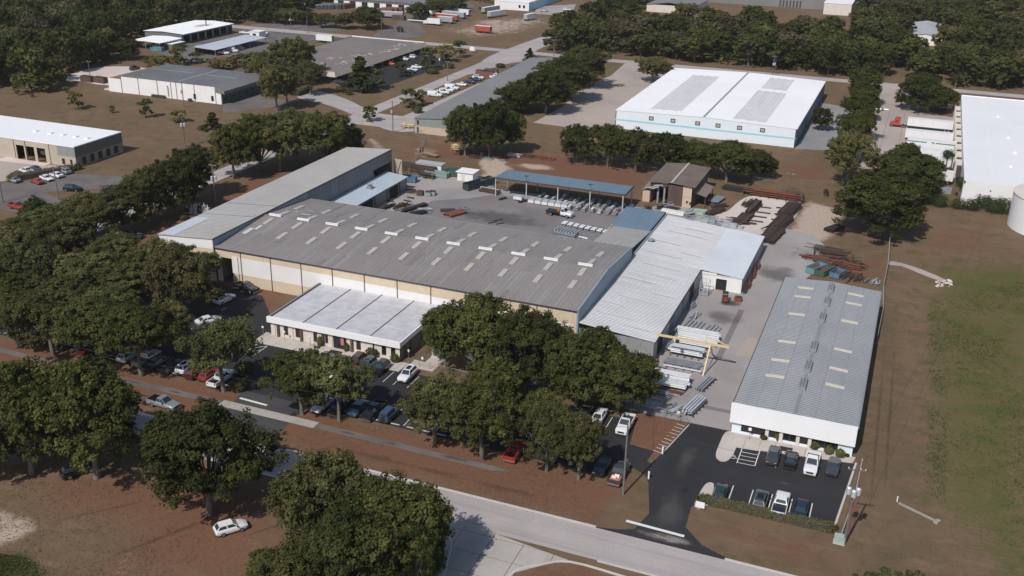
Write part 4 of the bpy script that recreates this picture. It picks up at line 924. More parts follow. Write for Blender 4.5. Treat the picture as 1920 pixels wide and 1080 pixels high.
b_ = MB(); wall(b_, 0, wd, 0, 0, 0, we - .05); wall(b_, ww, wd, 0, wd, 0, we - .05); b_.build('outer_wall', M['wall_bluewhite'], wh)
for y in (8, 18, 28): MB().box(ww + .06, ww + .12, y, y + 3, 0, 3.2).build('door', M['trim_dark'], wh)

# ---- far white warehouse with docks -----------------------------------------
dk = thing('dock_warehouse', 'large white flat-roofed warehouse at the frame edge with trailers at its docks', 'building', (16.9, 304.4, 0))
fwid, fdep, fh = 70, 126.4, 7.0
MB().box(.25, fwid, .25, fdep - .25, fh - .6, fh - .12).build('roof', M['roof_white'], dk)
b_ = MB(); b_.box(0, .45, 0, fdep, fh - .8, fh + .1); b_.box(.45, fwid, fdep - .45, fdep, fh - .8, fh + .1); b_.build('parapet', M['trim_white'], dk)
MB().add([(7.5, .3, fh - .1), (7.9, .3, fh - .1), (7.9, fdep - .5, fh - .1), (7.5, fdep - .5, fh - .1)], [(0, 1, 2, 3)]).build('roof_seam', M['trim_white'], dk)
b_ = MB(); b_.box(.05, fwid, 0, .24, 0, fh); b_.build('front_wall', M['wall_white'], dk)
b_ = MB(); b_.box(0, .24, .25, fdep, 0, fh - .81); b_.build('dock_wall', M['wall_white'], dk); b_ = MB(); b_.box(.3, fwid, fdep - .24, fdep, 0, fh - .81); b_.build('rear_wall', M['wall_white'], dk)
for k in range(9):
    y = 24 + k * 10.3; MB().box(-1.9, 0, y + 4.2, y + 9.6, 0, 4.6).build('dock_shelter', M['wall_offwhite'], dk); MB().box(-1.3, -.02, y + .6, y + 3.6, 1.1, 4.2).build('dock_door', M['trim_dark'], dk)
for x, y in ((12, 92), (15, 40), (13, 22), (14, 60)): MB().tube([(x, y, fh - .13), (x, y, fh + .45)], .55, 8).build('roof_hood', M['trim_white'], dk)
MB().box(7.0, 7.35, -.08, 0, 4.7, 5.1).build('wall_lamp', M['trim_dark'], dk)

# ---- storage tank -----------------------------------------------------------
tk = thing('storage_tank', 'big round white tank cut off by the right picture edge', 'tank', (41.5, 292.0, 0))
TR, TH = 12.8, 9.2
MB().tube([(0, 0, 0), (0, 0, TH)], TR, 48, cap=False).build('shell', M['trim_white'], tk, smooth=40)
MB().tube([(0, 0, TH), (0, 0, TH + 1.3)], [TR + .15, .2], 48).build('roof', M['wall_offwhite'], tk)
MB().tube([(0, 0, TH - .18), (0, 0, TH + .02)], TR + .14, 48, cap=False).build('rim', M['wall_offwhite'], tk)
MB().tube([(0, 0, 3.0), (0, 0, 3.06)], TR + .04, 48, cap=False).build('seam', M['trim_white'], tk)

# ---- grey warehouse behind the trees ----------------------------------------
gyw = thing('grey_warehouse', 'low grey gable-roofed warehouse with sage and pink end wall beyond the yard', 'building', (-158.8, 310.0, 0), R(2.6))
GW, GD = 19.5, 128
for s_ in (0, 1):
    r_ = MB()
    if s_ == 0: r_.ribs((-.3, GD, 5.2), (0, -GD - .3, 0), (GW / 2 + .3, 0, .75), 1.2, .05, .14, .12)
    else: r_.ribs((GW + .3, -.3, 5.2), (0, GD + .3, 0), (-GW / 2 - .3, 0, .75), 1.2, .05, .14, .12)
    r_.build('roof', M['roof_far_grey'], gyw)
b_ = MB(); b_.add([(0, 0, 2.5), (GW, 0, 2.5), (GW, 0, 5.15), (GW / 2, 0, 5.9), (0, 0, 5.15)], [(0, 1, 2, 3, 4)]); b_.box(.05, GW - .05, .02, .3, 2.5, 5.1); b_.build('gable_wall', M['wall_sage'], gyw)
MB().box(0, GW, -.03, .3, 0, 2.5).build('base_wall', M['wall_pink'], gyw); b_ = MB(); wall(b_, 0, GD, 0, .3, 0, 5.1); wall(b_, GW, .3, GW, GD, 0, 5.1); wall(b_, GW, GD, 0, GD, 0, 5.1); b_.build('side_wall', M['wall_sage'], gyw)
MB().box(.7, 1.5, -.06, 0, .05, 2.2).build('door', M['trim_dark'], gyw); v_ = MB(); v_.tube([(1.2, -.2, 3.4), (1.2, -.2, 4.6)], .3, 8); v_.build('vent', M['trim_dark'], gyw)
b_ = MB()
for k in range(6): b_.box(1.4 + k * .45, 1.46 + k * .45, -1.6, -1.5, 0, 1.7)
b_.box(1.3, 3.8, -1.6, -1.5, 1.65, 1.72); b_.box(1.3, 3.8, -1.6, -1.5, .2, .27); b_.build('cage', M['fence_grey'], gyw)

# ---- flat gravel-roof store --------------------------------------------------
st = thing('flat_roof_store', 'flat brown gravel-roofed store with cream sloped fascia and dark shopfront', 'building', (-269, 369.5, 0))
SW, SD = 43, 87.5
MB().box(1.2, SW - 1.2, 1.2, SD - 1.2, 4.0, 4.45).build('roof', M['roof_gravel'], st); srf = [c for c in st.children][-1]
f_ = MB()
for A, B, C, D in (((0, 0), (SW, 0), (SW - 1.2, 1.2), (1.2, 1.2)), ((SW, 0), (SW, SD), (SW - 1.2, SD - 1.2), (SW - 1.2, 1.2)), ((SW, SD), (0, SD), (1.2, SD - 1.2), (SW - 1.2, SD - 1.2)), ((0, SD), (0, 0), (1.2, 1.2), (1.2, SD - 1.2))):
    f_.add([(*A, 2.7), (*B, 2.7), (*C, 4.7), (*D, 4.7)], [(0, 1, 2, 3)])
f_.add([(0, 0, 2.68), (SW, 0, 2.68), (SW, SD, 2.68), (0, SD, 2.68)], [(3, 2, 1, 0)]); f_.build('fascia', M['wall_tan'], st)
b_ = MB(); b_.box(2, SW - 3, 2.2, SD - 2, 0, 2.66); b_.build('wall', M['trim_dark'], st)
for k in range(10): window_x(st, 6 + k * 8, 11.5 + k * 8, .4, 2.4, SW - 3, out=1)
for k in range(9): MB().box(SW - 1.0, SW - .7, 2 + k * 10, 2.3 + k * 10, 0, 2.67).build('post', M['wall_tan'], st)
rr = random.Random(3)
for x, y, n_ in ((35, 74, 8), (36, 60, 14), (30, 40, 7), (32, 46, 6), (36, 32, 8), (28, 16, 6), (34, 22, 8), (24, 30, 7), (40, 82, 4)):
    for k in range(n_):
        xx, yy = x + rr.uniform(-3.0, 2.5), y + (k - n_ / 2) * 1.0 + rr.uniform(-.3, .3); MB().box(xx, xx + rr.uniform(.5, 2.0), yy, yy + .14, 4.46, 4.54).build('roof_pipe', M['wall_offwhite'], srf)
MB().box(1.3, 8, SD - 1.7, SD - 1.25, 4.45, 4.85).build('parapet', M['trim_white'], srf); MB().box(8, SW - 1.3, SD - 1.7, SD - 1.25, 4.45, 4.8).build('parapet', M['trim_white'], srf)

# ---- white panelled building on the lawn ------------------------------------
lw = thing('white_panel_building', 'long white panelled building with dark tar roof on the brown lawn', 'building', (-298.2, 316.8, 0))
b_ = MB(); b_.box(0, 6.4, 0, 28, 0, 5.3); b_.build('low_block', M['wall_white'], lw); MB().box(.3, 6.2, .3, 27.7, 5.3, 5.36).build('low_roof', M['rust_roof'], lw)
b_ = MB(); b_.box(6.5, 51.45, 0, 28, 0, 6.5); b_.box(51.45, 53.8, 0, 28, 0, 4.55); b_.build('wall', M['wall_white'], lw)
MB().box(6.4, 51.5, -.1, 28.1, 6.5, 6.78).build('roof', M['roof_tar'], lw); lrf = [c for c in lw.children][-1]
for x0_, x1_, y0_, y1_ in ((8, 28, 17, 17.3), (33, 33.4, 2, 26), (35, 50, 16, 16.3), (12, 13, 6, 6.3)): MB().box(x0_, x1_, y0_, y1_, 6.781, 6.8).build('roof_seam', M['roof_galv'], lrf)
b_ = MB(); b_.add([(51.5, -.3, 6.78), (55.6, -.3, 5.2), (55.6, 28.3, 5.2), (51.5, 28.3, 6.78), (51.5, -.3, 4.6), (55.6, -.3, 4.0), (55.6, 28.3, 4.0), (51.5, 28.3, 4.6)], [(0, 1, 2, 3), (1, 5, 6, 2), (0, 4, 5, 1), (2, 6, 7, 3), (7, 6, 5, 4)]); b_.build('canopy_roof', M['roof_far_grey'], lw)
MB().box(53.8, 54.0, .2, 27.8, 0, 4.0).build('shopfront', M['wall_teal'], lw)
for k in range(6): window_x(lw, 1.5 + k * 4.4, 3.6 + k * 4.4, .8, 2.6, 54.0)
for x in (6.4, 14.8, 24.0, 30.5, 33.0, 41.5, 51.2): MB().box(x, x + .22, -.1, 0, 0, 6.45).build('downpipe', M['trim_dark'], lw)
for x in (41.0, 49.2): window(lw, x, x + 1.1, .9, 2.9, 0)
for k in range(5): MB().box(22 + k * 1.25, 23 + k * 1.25, -1.6, -.6, 0, 1.1).build('condenser', M['trim_dark'], lw)
MB().box(39.5, 40.7, -1.8, -.8, 0, 1.2).build('condenser', M['trim_dark'], lw)
v_ = MB(); v_.bar((29.2, -.25, .8), (29.2, -.25, 4.6), .3); v_.bar((29.2, -.25, 4.6), (28.6, -.25, 4.9), .3); v_.build('duct', M['wall_tan'], lw)
MB().box(-3.5, 0, 1, 4, 0, .5).build('ramp', M['white_gravel'], lw)

# ---- tan building at the left edge -------------------------------------------
tb = thing('tan_garage_building', 'tan garage with white roof, three open bay doors and dark end wall', 'building', (-285, 227.4, 0))
TW, TD, TZ = 54.4, 20.2, 6.6
MB().box(-.1, TW + .1, -.1, TD + .1, TZ - .3, TZ).build('roof', M['roof_white_bright'], tb); trf = [c for c in tb.children][-1]
for x in (30, 36, 41, 46, 50.5): MB().box(x, x + 1.2, 8.5, 10, TZ + .001, TZ + .3).build('skylight', M['trim_white'], trf)
b_ = MB()
for x0_, x1_ in ((0, 31.2), (34.4, 35.2), (38.4, 39.4), (42.8, 47.6)): b_.box(x0_, x1_, 0, .3, 0, TZ - .32)
for x0_, x1_ in ((31.2, 34.4), (35.2, 38.4), (39.4, 42.8)): b_.box(x0_, x1_, .01, .3, 4.6, TZ - .32)
b_.build('front_wall', M['wall_tan'], tb)
b_ = MB(); b_.box(47.6, TW, 0, .3, 3.2, TZ - .32); b_.build('upper_wall', M['vent_grey'], tb); b_ = MB(); b_.box(47.6, TW, .02, .3, 0, 3.2); b_.build('base_wall', M['wall_tan'], tb)
b_ = MB(); b_.box(TW - .3, TW, .3, TD, 3.2, TZ - .32); b_.build('end_wall', M['wall_taupe'], tb); b_ = MB(); b_.box(TW - .32, TW - .02, .3, TD, 0, 3.2); b_.build('end_base', M['concrete_wall'], tb)
b_ = MB(); b_.box(0, TW - .4, TD - .3, TD, 0, TZ - .32); b_.box(0, .3, .3, TD - .3, 0, TZ - .32); b_.build('rear_wall', M['wall_tan'], tb); MB().box(28, 46, 8, 8.2, 0, TZ - .4).build('inner_wall', M['wall_taupe'], tb)
MB().box(39.5, 42.7, 1.2, 1.4, 2.2, 4.6).build('shutter', M['steel_rust'], tb)
for x in (19.8, 30.4, 35.0, 44.4): MB().box(x, x + .2, -.08, 0, 0, TZ - .35).build('downpipe', M['trim_dark'], tb)
window(tb, 21.5, 22.7, 1.6, 4.4, 0); window(tb, 49.0, 50.1, .6, 2.4, .02); window(tb, 52.2, 53, .3, 2.4, .02)
for k in range(5): window_x(tb, 2.5 + k * 3.4, 4.2 + k * 3.4, .5, 2.8, TW - .02)
MB().prism([(25, -4.2), (44, -2.2), (44, 0), (27, 0)], 0, .16).build('dock_slab', M['white_gravel'], tb)

# ---- top-left repair shop ------------------------------------------------------
rs = thing('repair_shop', 'white-roofed repair shop with brown roof stain and dark open bays by the dark woods', 'building', (-366.5, 419, 0))
RW, RD, RZ = 23.0, 41, 5.0
r_ = MB(); r_.ribs((-.5, RD, RZ), (0, -RD - .5, 0), (RW / 2 + .5, 0, .6), 1.2, .05, .14, .15); r_.ribs((RW + 1.5, -.5, RZ), (0, RD + .5, 0), (-RW / 2 - 1.5, 0, .6), 1.2, .05, .14, .15); rrf = r_.build('roof', M['roof_white_bright'], rs)
b_ = MB(); b_.box(0, RW, 0, .3, 0, RZ - .1); b_.box(0, .3, .3, RD, 0, RZ - .1); b_.box(RW - .3, RW, .3, RD, 3.9, RZ - .1)
for k in range(7): b_.box(RW - .3, RW, k * 6, k * 6 + 1.2, 0, 3.9)
b_.box(0, RW, RD - .3, RD, 0, RZ - .1); b_.build('wall', M['wall_grey_metal'], rs); MB().box(RW - 6, RW - 5.8, 1, RD - 1, 0, RZ - .3).build('inner_wall', M['interior_shade'], rs)  # inner wall near black, shade of the bays put into its colour
MB().tube([(RW - 5, 26, RZ), (RW - 5, 26, RZ + 3)], .25, 8).build('chimney', M['trim_dark'], rs)
o = stain('roof_stain', 0, 0, 5.5, 12, 'stain_rust', 0); o.parent = rrf; o.location = (16, 26, RZ + .42); o.rotation_euler = (0, math.atan(.6 / 13), 0); del o['kind']
rc = thing('open_canopy', 'white canopy on thin posts sheltering a small truck by the dark woods', 'canopy', (-357.5, 397.5, 0))
r_ = MB(); r_.ribs((0, 17, 3.9), (0, -17, 0), (9, 0, .4), 1.2, .05, .14, .12); r_.ribs((18, 0, 3.9), (0, 17, 0), (-9, 0, .4), 1.2, .05, .14, .12); r_.build('roof', M['roof_white_bright'], rc)
for x in (.4, 9, 17.6):
    for y in (.4, 16.6): MB().box(x - .1, x + .1, y - .1, y + .1, 0, 3.9).build('post', M['galv_dull'], rc)
r3 = thing('carport', 'long narrow carport with pale grey roof beside white work trucks', 'carport', (-320.5, 398, 0))
r_ = MB(); r_.ribs((0, 0, 3.6), (12.5, 0, -.5), (0, 42, 0), 1.2, .05, .14, .12); r_.build('roof', M['roof_galv_new'], r3)
b_ = MB(); b_.box(.3, .5, .5, 41.5, 0, 3.45); b_.build('rear_wall', M['wall_taupe'], r3)
for k in range(7): MB().box(12.0, 12.2, .5 + k * 6.8, .7 + k * 6.8, 0, 3.05).build('post', M['galv_dull'], r3)
MB().box(6, 12, 20, 20.2, 0, 3).build('partition', M['wall_offwhite'], r3)
r4 = thing('small_shed', 'small flat-roofed shed with light roof edge near the repair shop canopy', 'shed', (-341.5, 403, 0)); MB().box(0, 5, 0, 9, 0, 2.7).build('wall', M['wall_taupe'], r4); MB().box(-.2, 5.2, -.2, 9.2, 2.7, 2.9).build('roof', M['roof_white'], r4)
r5 = thing('small_white_cabin', 'small white cabin at the far corner of the repair shop yard', 'cabin', (-327, 452, 0)); MB().box(0, 6, 0, 6, 0, 3).build('wall', M['wall_white'], r5); MB().box(-.2, 6.2, -.2, 6.2, 3, 3.2).build('roof', M['roof_white'], r5); window(r5, 2, 4, .1, 2.2, 0, name='door')

# ---- far buildings along the top edge -------------------------------------------
fa = thing('far_depot', 'long grey-roofed depot with dark dock bays at the top edge', 'building', (-352, 578, 0))
r_ = MB(); r_.ribs((0, -1.5, 5.6), (80, 0, 0), (0, 30, 1.2), 2, .06, .14, .2); r_.build('roof', M['roof_far_grey'], fa)
MB().box(.2, 79.8, 0, .3, 0, 5.4).build('wall', M['wall_white'], fa); b_ = MB(); b_.box(.2, .5, .3, 28, 0, 5.4); b_.box(79.5, 79.8, .3, 28, 0, 5.4); b_.build('side_wall', M['wall_white'], fa)
for k in range(9): MB().box(3 + k * 8.6, 7.2 + k * 8.6, -.06, 0, 0, 3.8).build('dock_door', M['interior_shade'], fa)  # dark bay panels, the inside shade painted on
fb = thing('far_white_building', 'white-roofed building with two small windows at the top edge', 'building', (-258, 618, 0), R(0)); MB().box(0, 23.5, 0, 60, 0, 5).build('wall', M['wall_white'], fb); MB().box(-.2, 23.7, -.2, 60, 5, 5.4).build('roof', M['roof_white_bright'], fb)
MB().box(23.5, 23.56, .3, 59, .3, 4.6).build('side_band', M['stripe_blue'], fb)
for x in (16.5, 19.5): window(fb, x, x + 1.4, 1.6, 3.4, 0)
fc = thing('far_grey_works', 'huge grey flat-sided works building beyond the woods at the top edge', 'building', (-146, 722, 0)); MB().box(0, 96, 0, 80, 0, 8).build('wall', M['roof_far_grey'], fc); MB().box(-.3, 96.3, -.3, 80, 8, 8.5).build('roof', M['vent_grey'], fc)
for k in range(7): MB().box(52 + k * 2.2, 53 + k * 2.2, -.1, 0, 0, 4.6).build('door', M['trim_dark'], fc)
fd = thing('far_white_annex', 'white box building beside the huge grey works at the top edge', 'building', (-63, 700, 0)); MB().box(0, 17, 0, 30, 0, 7).build('wall', M['wall_offwhite'], fd); MB().box(-.2, 17.2, -.2, 30, 7, 7.4).build('roof', M['roof_white_bright'], fd)
fe = thing('far_gable_building', 'grey gable-roofed building half hidden by the woods at the top edge', 'building', (-168, 655, 0))
MB().box(0, 30, 0, 45, 0, 4.5).build('wall', M['wall_offwhite'], fe); r_ = MB(); r_.ribs((-.5, 45, 4.5), (0, -45.5, 0), (15.5, 0, 1.8), 2, .05); r_.ribs((30.5, -.5, 4.5), (0, 45.5, 0), (-15.5, 0, 1.8), 2, .05); r_.build('roof', M['roof_far_grey'], fe)
ff = thing('woods_house', 'pale grey gable-roofed building standing in a clearing of the woods', 'building', (-8, 600, 0))
MB().box(0, 17, 0, 55, 0, 4.4).build('wall', M['wall_white'], ff); r_ = MB(); r_.ribs((-.4, 55, 4.4), (0, -55.5, 0), (9, 0, 1.6), 2, .05); r_.ribs((17.4, -.5, 4.4), (0, 55.5, 0), (-9, 0, 1.6), 2, .05); r_.build('roof', M['roof_galv'], ff)
b_ = MB(); b_.add([(0, -.01, 4.4), (17, -.01, 4.4), (8.6, -.01, 6.0)], [(0, 1, 2)]); b_.build('gable', M['wall_white'], ff)
# small sheds in the yard
ws = thing('white_hut', 'small white hut with flat overhanging roof at the yard edge', 'hut', G(872, 340) + Vector((-2.5, 0, 0)))
MB().box(0, 5, 0, 4, 0, 2.6).build('wall', M['wall_white'], ws); MB().box(-.4, 5.4, -.4, 4.4, 2.6, 2.8).build('roof', M['trim_white'], ws); MB().box(1.2, 2.4, -.05, 0, .05, 2.1).build('door', M['wall_offwhite'], ws)
ws = thing('site_cabin', 'white site cabin with grey roof just behind the tall wing', 'cabin', (-137.2, 268, 0)); MB().box(0, 8.5, 0, 3, 0, 2.7).build('wall', M['wall_white'], ws); MB().box(-.2, 8.7, -.2, 3.2, 2.7, 2.9).build('roof', M['roof_galv'], ws)
# ------------------------------------------------------------------ trees and plants
def leaf_mesh(name, P, N, S, tone, mats, slot=None, seed=0, aspect=.62):
    """P centres, N normals, S sizes -> one mesh of small leaf quads with a tone attribute"""
    rng = np.random.default_rng(seed + 11); n = len(P)
    N = N / (np.linalg.norm(N, axis=1, keepdims=True) + 1e-9)
    r = rng.normal(size=(n, 3)); U = np.cross(N, r); U /= np.linalg.norm(U, axis=1, keepdims=True) + 1e-9; V = np.cross(N, U)
    s = S[:, None]
    V4 = np.stack([P - U * s, P - V * s * aspect + N * s * .12, P + U * s, P + V * s * aspect + N * s * .12], 1).reshape(-1, 3).astype(np.float32)
    me = bpy.data.meshes.new(name); me.vertices.add(4 * n); me.vertices.foreach_set('co', V4.ravel())
    me.loops.add(4 * n); me.loops.foreach_set('vertex_index', np.arange(4 * n, dtype=np.int32))
    me.polygons.add(n); me.polygons.foreach_set('loop_start', np.arange(0, 4 * n, 4, dtype=np.int32))
    for m_ in mats: me.materials.append(m_)
    if slot is not None: me.polygons.foreach_set('material_index', slot.astype(np.int32))
    me.update(); at = me.attributes.new('tone', 'FLOAT', 'POINT'); at.data.foreach_set('value', np.repeat(tone, 4).astype(np.float32))
    return me
def rand_dirs(rng, n, zmin=-1.0):
    z = rng.uniform(zmin, 1, n); a = rng.uniform(0, 2 * np.pi, n); q = np.sqrt(np.maximum(0, 1 - z * z))
    return np.stack([q * np.cos(a), q * np.sin(a), z], 1)
def make_tree(seed, leaf, bark, H=12.0, Rc=6.0, lobes=20, clumps=9, leaves=80, size=.22, moss=0.0, flat=.86, base_h=.2, conifer=False, rugged=.22):
    """unit broadleaf tree: returns (trunk mesh, crown mesh, moss mesh, H, Rc)"""
    rng = np.random.default_rng(seed); P, N, S, T = [], [], [], []
    tb = MB(); th = H * max(base_h, .16) * 1.25; lean = rng.normal(size=2) * .3; tr = .026 * H; zb = H * base_h
    tb.tube([(0, 0, -.3), (lean[0] * .3, lean[1] * .3, th * .5), (lean[0], lean[1], th)], [tr * 1.35, tr, tr * .85], 8)
    ph = rng.uniform(0, 6.28, 4); am = rng.uniform(.3, 1, 4)
    def rim(a): return 1 + rugged * (am[0] * math.sin(2 * a + ph[0]) + am[1] * math.sin(3 * a + ph[1]) + am[2] * .7 * math.sin(5 * a + ph[2])) * .6
    for L in range(lobes):
        if conifer:
            t = (L + .5) / lobes; a = L * 2.4
            lc = np.array([math.cos(a) * Rc * .45 * (1 - t), math.sin(a) * Rc * .45 * (1 - t), H * (base_h * .5 + (1 - base_h * .5) * t * .95)]); lr = Rc * (.62 * (1 - t) + .16)
        else:
            a = 2.399 * L + rng.uniform(-.5, .5); skirt = L >= lobes * .62
            q = rng.uniform(.42, .82) if skirt else math.sqrt((L + .4) / (lobes * .62)) * .76
            lr = Rc * rng.uniform(.22, .34) * (1.08 if skirt else 1.1)
            dome = math.sqrt(max(.0, 1 - (q / 1.02) ** 2)) ** .8
            z = zb + (H - zb) * (rng.uniform(.16, .56) if skirt else (.30 + .70 * dome) * rng.uniform(.84, 1.02)) - (0 if skirt else lr * flat * .8)
            lc = np.array([math.cos(a) * q * Rc * rim(a), math.sin(a) * q * Rc * rim(a), max(z, zb + lr * .3)])
        tb.tube([(lean[0], lean[1], th * .92), tuple((np.array([lean[0], lean[1], th]) + lc) / 2 + np.array([0, 0, -.2])), tuple(lc)], [tr * .45, tr * .26, tr * .1], 5, cap=False)
        lt = rng.uniform(.15, .8)
        for d in rand_dirs(rng, clumps, -.6):
            cc = lc + d * lr * np.array([1, 1, flat]) * rng.uniform(.5, 1.16); cr = lr * rng.uniform(.16, .40) + .12; ct = lt + rng.uniform(-.2, .2)
            dd = rand_dirs(rng, leaves); rr = cr * rng.uniform(.1, 1.15, leaves) ** .6
            P.append(cc + dd * rr[:, None] * np.array([1, 1, .72])); N.append(dd * .7 + d * .5 + rng.normal(size=(leaves, 3)) * .5 + np.array([0, 0, .55]))
            S.append(size * rng.uniform(.5, 1.3, leaves)); T.append(np.clip(ct + rng.normal(size=leaves) * .16, 0, 1))
    crown = leaf_mesh('crown', np.concatenate(P), np.concatenate(N), np.concatenate(S), np.concatenate(T), [M[leaf]], None, seed)
    ms_me = None
    if moss:
        ms = MB()
        for k in range(int(moss)):
            a = rng.uniform(0, 6.28); q = Rc * rng.uniform(.3, .8); z = zb + (H - zb) * rng.uniform(.25, .6); l = rng.uniform(.3, .9); w = rng.uniform(.05, .14); b = rng.uniform(0, 3.14)
            x, y = math.cos(a) * q, math.sin(a) * q; ux, uy = math.cos(b) * w, math.sin(b) * w
            ms.add([(x - ux, y - uy, z), (x + ux, y + uy, z), (x + ux * .3, y + uy * .3, z - l)], [(0, 1, 2)])
        ms_me = ms.mesh('hanging_moss', M['moss'])
    return tb.mesh('trunk', M[bark]), crown, ms_me, H, Rc
OAKS = [make_tree(100 + i, ('leaf_oak', 'leaf_oak', 'leaf_olive', 'leaf_dark', 'leaf_oak', 'leaf_olive', 'leaf_dark')[i], 'bark', lobes=(32, 35, 29, 34, 36, 30, 34)[i], clumps=20, leaves=54, size=.2, moss=(90, 120, 260, 40, 80, 240, 60)[i], base_h=(.2, .16, .24, .18, .22, .26, .15)[i], rugged=(.22, .3, .34, .2, .26, .36, .24)[i]) for i in range(7)]
HIGH = [make_tree(150 + i, ('leaf_olive', 'leaf_oak', 'leaf_olive', 'leaf_oak', 'leaf_dark')[i], 'bark', lobes=(24, 26, 22, 27, 36)[i], clumps=20, leaves=54, size=.2, moss=(260, 90, 220, 120, 60)[i], base_h=(.31, .33, .36, .3, .2)[i], rugged=.32) for i in range(5)]
YOUNG = [make_tree(200 + i, ('leaf_yellow', 'leaf_olive', 'leaf_yellow')[i], 'bark_dark', H=9, Rc=3.6, lobes=16, clumps=8, leaves=60, size=.24, base_h=.12) for i in range(3)]
CONE = [make_tree(300, 'leaf_dark', 'bark_dark', H=10, Rc=3.0, lobes=12, clumps=9, leaves=80, size=.26, base_h=.12, conifer=True)]
FAR = [make_tree(400 + i, ('leaf_dark', 'leaf_oak', 'leaf_dark', 'leaf_olive', 'leaf_oak', 'leaf_dry')[i], 'bark', H=14, Rc=7.2, lobes=26, clumps=12, leaves=27, size=.46, base_h=.1) for i in range(6)]
GROVE = [HIGH[0], OAKS[2], OAKS[5], HIGH[2], OAKS[0], OAKS[5], OAKS[2]]
def px_height(p, top):
    lo, hi = 0.5, 60.0
    for _ in range(40):
        m_ = (lo + hi) / 2
        if px_of((p.x, p.y, m_))[1] > top: lo = m_
        else: hi = m_
    return lo
tree_n = [0]
def place_tree(protos, loc, H, Rr, label, group, name='oak_tree', cat='tree', which=None):
    k = tree_n[0]; tree_n[0] += 1; rnd = random.Random(k * 7 + 3)
    t, c, ms, h0, r0 = protos[which if which is not None else rnd.randrange(min(4, len(protos)) if protos is HIGH else len(protos))]
    o = thing(name, label, cat, (loc[0], loc[1], 0), rnd.uniform(0, 6.28), group); o.scale = (Rr / r0, Rr / r0, H / h0)
    link('trunk', t, o); cw = link('crown', c, o)
    if ms is not None: link('hanging_moss', ms, cw)['kind'] = 'stuff'
    return o
def tree_row(items, tmpl, group, protos=OAKS, name='oak_tree', which=None, sort=True, cat='tree'):
    items = sorted(items) if sort else items
    for i, it in enumerate(items):
        bx, by, top, w = it[:4]; b = G(bx, by); dist = math.hypot(b.x, b.y, CAM_H - 6); Rr = w / 2 / (FPX / dist) * 1.04
        H = px_height(b, top) - Rr * .22
        place_tree(protos, b, max(2.0, H), Rr, tmpl.format(ORD[i]), group, name, cat, it[4] if len(it) > 4 else which)
tree_row([(35, 650, 545, 112), (100, 665, 538, 129), (195, 688, 545, 140), (265, 705, 560, 129), (420, 735, 590, 125, 2), (567, 778, 650, 125), (636, 788, 660, 121), (815, 833, 700, 132), (904, 857, 705, 132), (1025, 885, 755, 103), (1085, 900, 778, 94)],
    '{0} oak from the left in the row along the front footpath', 'oaks along the front footpath', HIGH)
tree_row([(1157, 775, 650, 125), (1080, 765, 612, 130), (985, 735, 572, 140, 3), (893, 712, 538, 135, 0), (835, 690, 562, 95, 4), (1118, 735, 612, 110), (1195, 742, 655, 66), (1030, 705, 595, 118), (930, 775, 660, 112), (1015, 830, 728, 100)],
    '{0} oak from the left in the clump before the main hall front', 'oaks before the main hall', which=None)
tree_row([(345, 600, 452, 118, 2), (125, 510, 390, 115, 5), (250, 580, 480, 115), (55, 570, 440, 115), (165, 570, 465, 115, 2), (15, 520, 410, 101), (385, 545, 468, 64), (215, 640, 530, 101, 5), (125, 620, 512, 101), (45, 620, 500, 101), (300, 545, 440, 87), (225, 525, 430, 97), (330, 660, 560, 74)],
    '{0} oak from the left in the shady grove over the left car park', 'oaks over the left car park', GROVE)
tree_row([(325, 402, 292, 95, 3), (366, 372, 265, 86, 3), (488, 322, 200, 92), (235, 432, 335, 88), (180, 452, 352, 95), (110, 470, 375, 95, 5), (40, 482, 402, 92, 2), (555, 302, 195, 97, 2), (612, 312, 198, 99, 1), (440, 335, 222, 81), (652, 300, 228, 58), (525, 322, 212, 84, 5), (283, 415, 305, 77), (75, 440, 365, 53)],
    '{0} oak from the left in the row along the left side street', 'oaks along the side street')
tree_row([(182, 897, 670, 175, 4), (60, 888, 658, 159, 0), (125, 850, 680, 138, 6), (-25, 905, 720, 117, 3)], '{0} tree from the left in the big clump at the lower left edge', 'oaks at the lower left edge')
tree_row([(393, 964, 750, 200, 4)], 'big round oak standing alone behind the white hatchback', None, HIGH)
tree_row([(605, 1050, 842, 175, 2), (742, 1090, 890, 195, 0), (548, 1130, 1018, 130, 1), (660, 1120, 930, 175, 6), (785, 1110, 950, 105, 3)], '{0} tree from the left in the big dark clump at the bottom centre', 'oaks at the bottom centre')
tree_row([(1650, 1170, 1066, 90), (1600, 1165, 1074, 50), (1705, 1170, 1064, 60)], '{0} treetop from the left cut off by the bottom right picture edge', 'treetops at the bottom edge', protos=YOUNG, which=1)
tree_row([(872, 292, 188, 74, 0), (918, 295, 180, 84, 3), (958, 286, 202, 58, 4)], '{0} dark oak from the left in the clump before the grey warehouse', 'oaks before the grey warehouse')
tree_row([(985, 208, 138, 70), (1022, 214, 122, 80, 3), (1062, 190, 98, 88), (1097, 165, 76, 80), (1040, 168, 105, 70), (958, 215, 152, 62), (1075, 150, 88, 62)], '{0} oak from the left in the line beside the pale warehouse apron', 'oaks beside the apron')
tree_row([(1082, 304, 228, 64, 3), (1138, 313, 222, 78, 0), (1192, 319, 236, 62, 6), (1247, 325, 240, 74, 3), (1303, 331, 256, 62, 1), (1362, 342, 254, 82, 0), (1412, 336, 274, 56, 4), (1437, 334, 288, 36, 6)], '{0} oak from the left in the row between the yard and the white warehouse', 'oaks between yard and white warehouse')
tree_row([(1645, 442, 308, 150, 3)], 'large spreading dark oak with a pale trunk beside the yard fence', None)
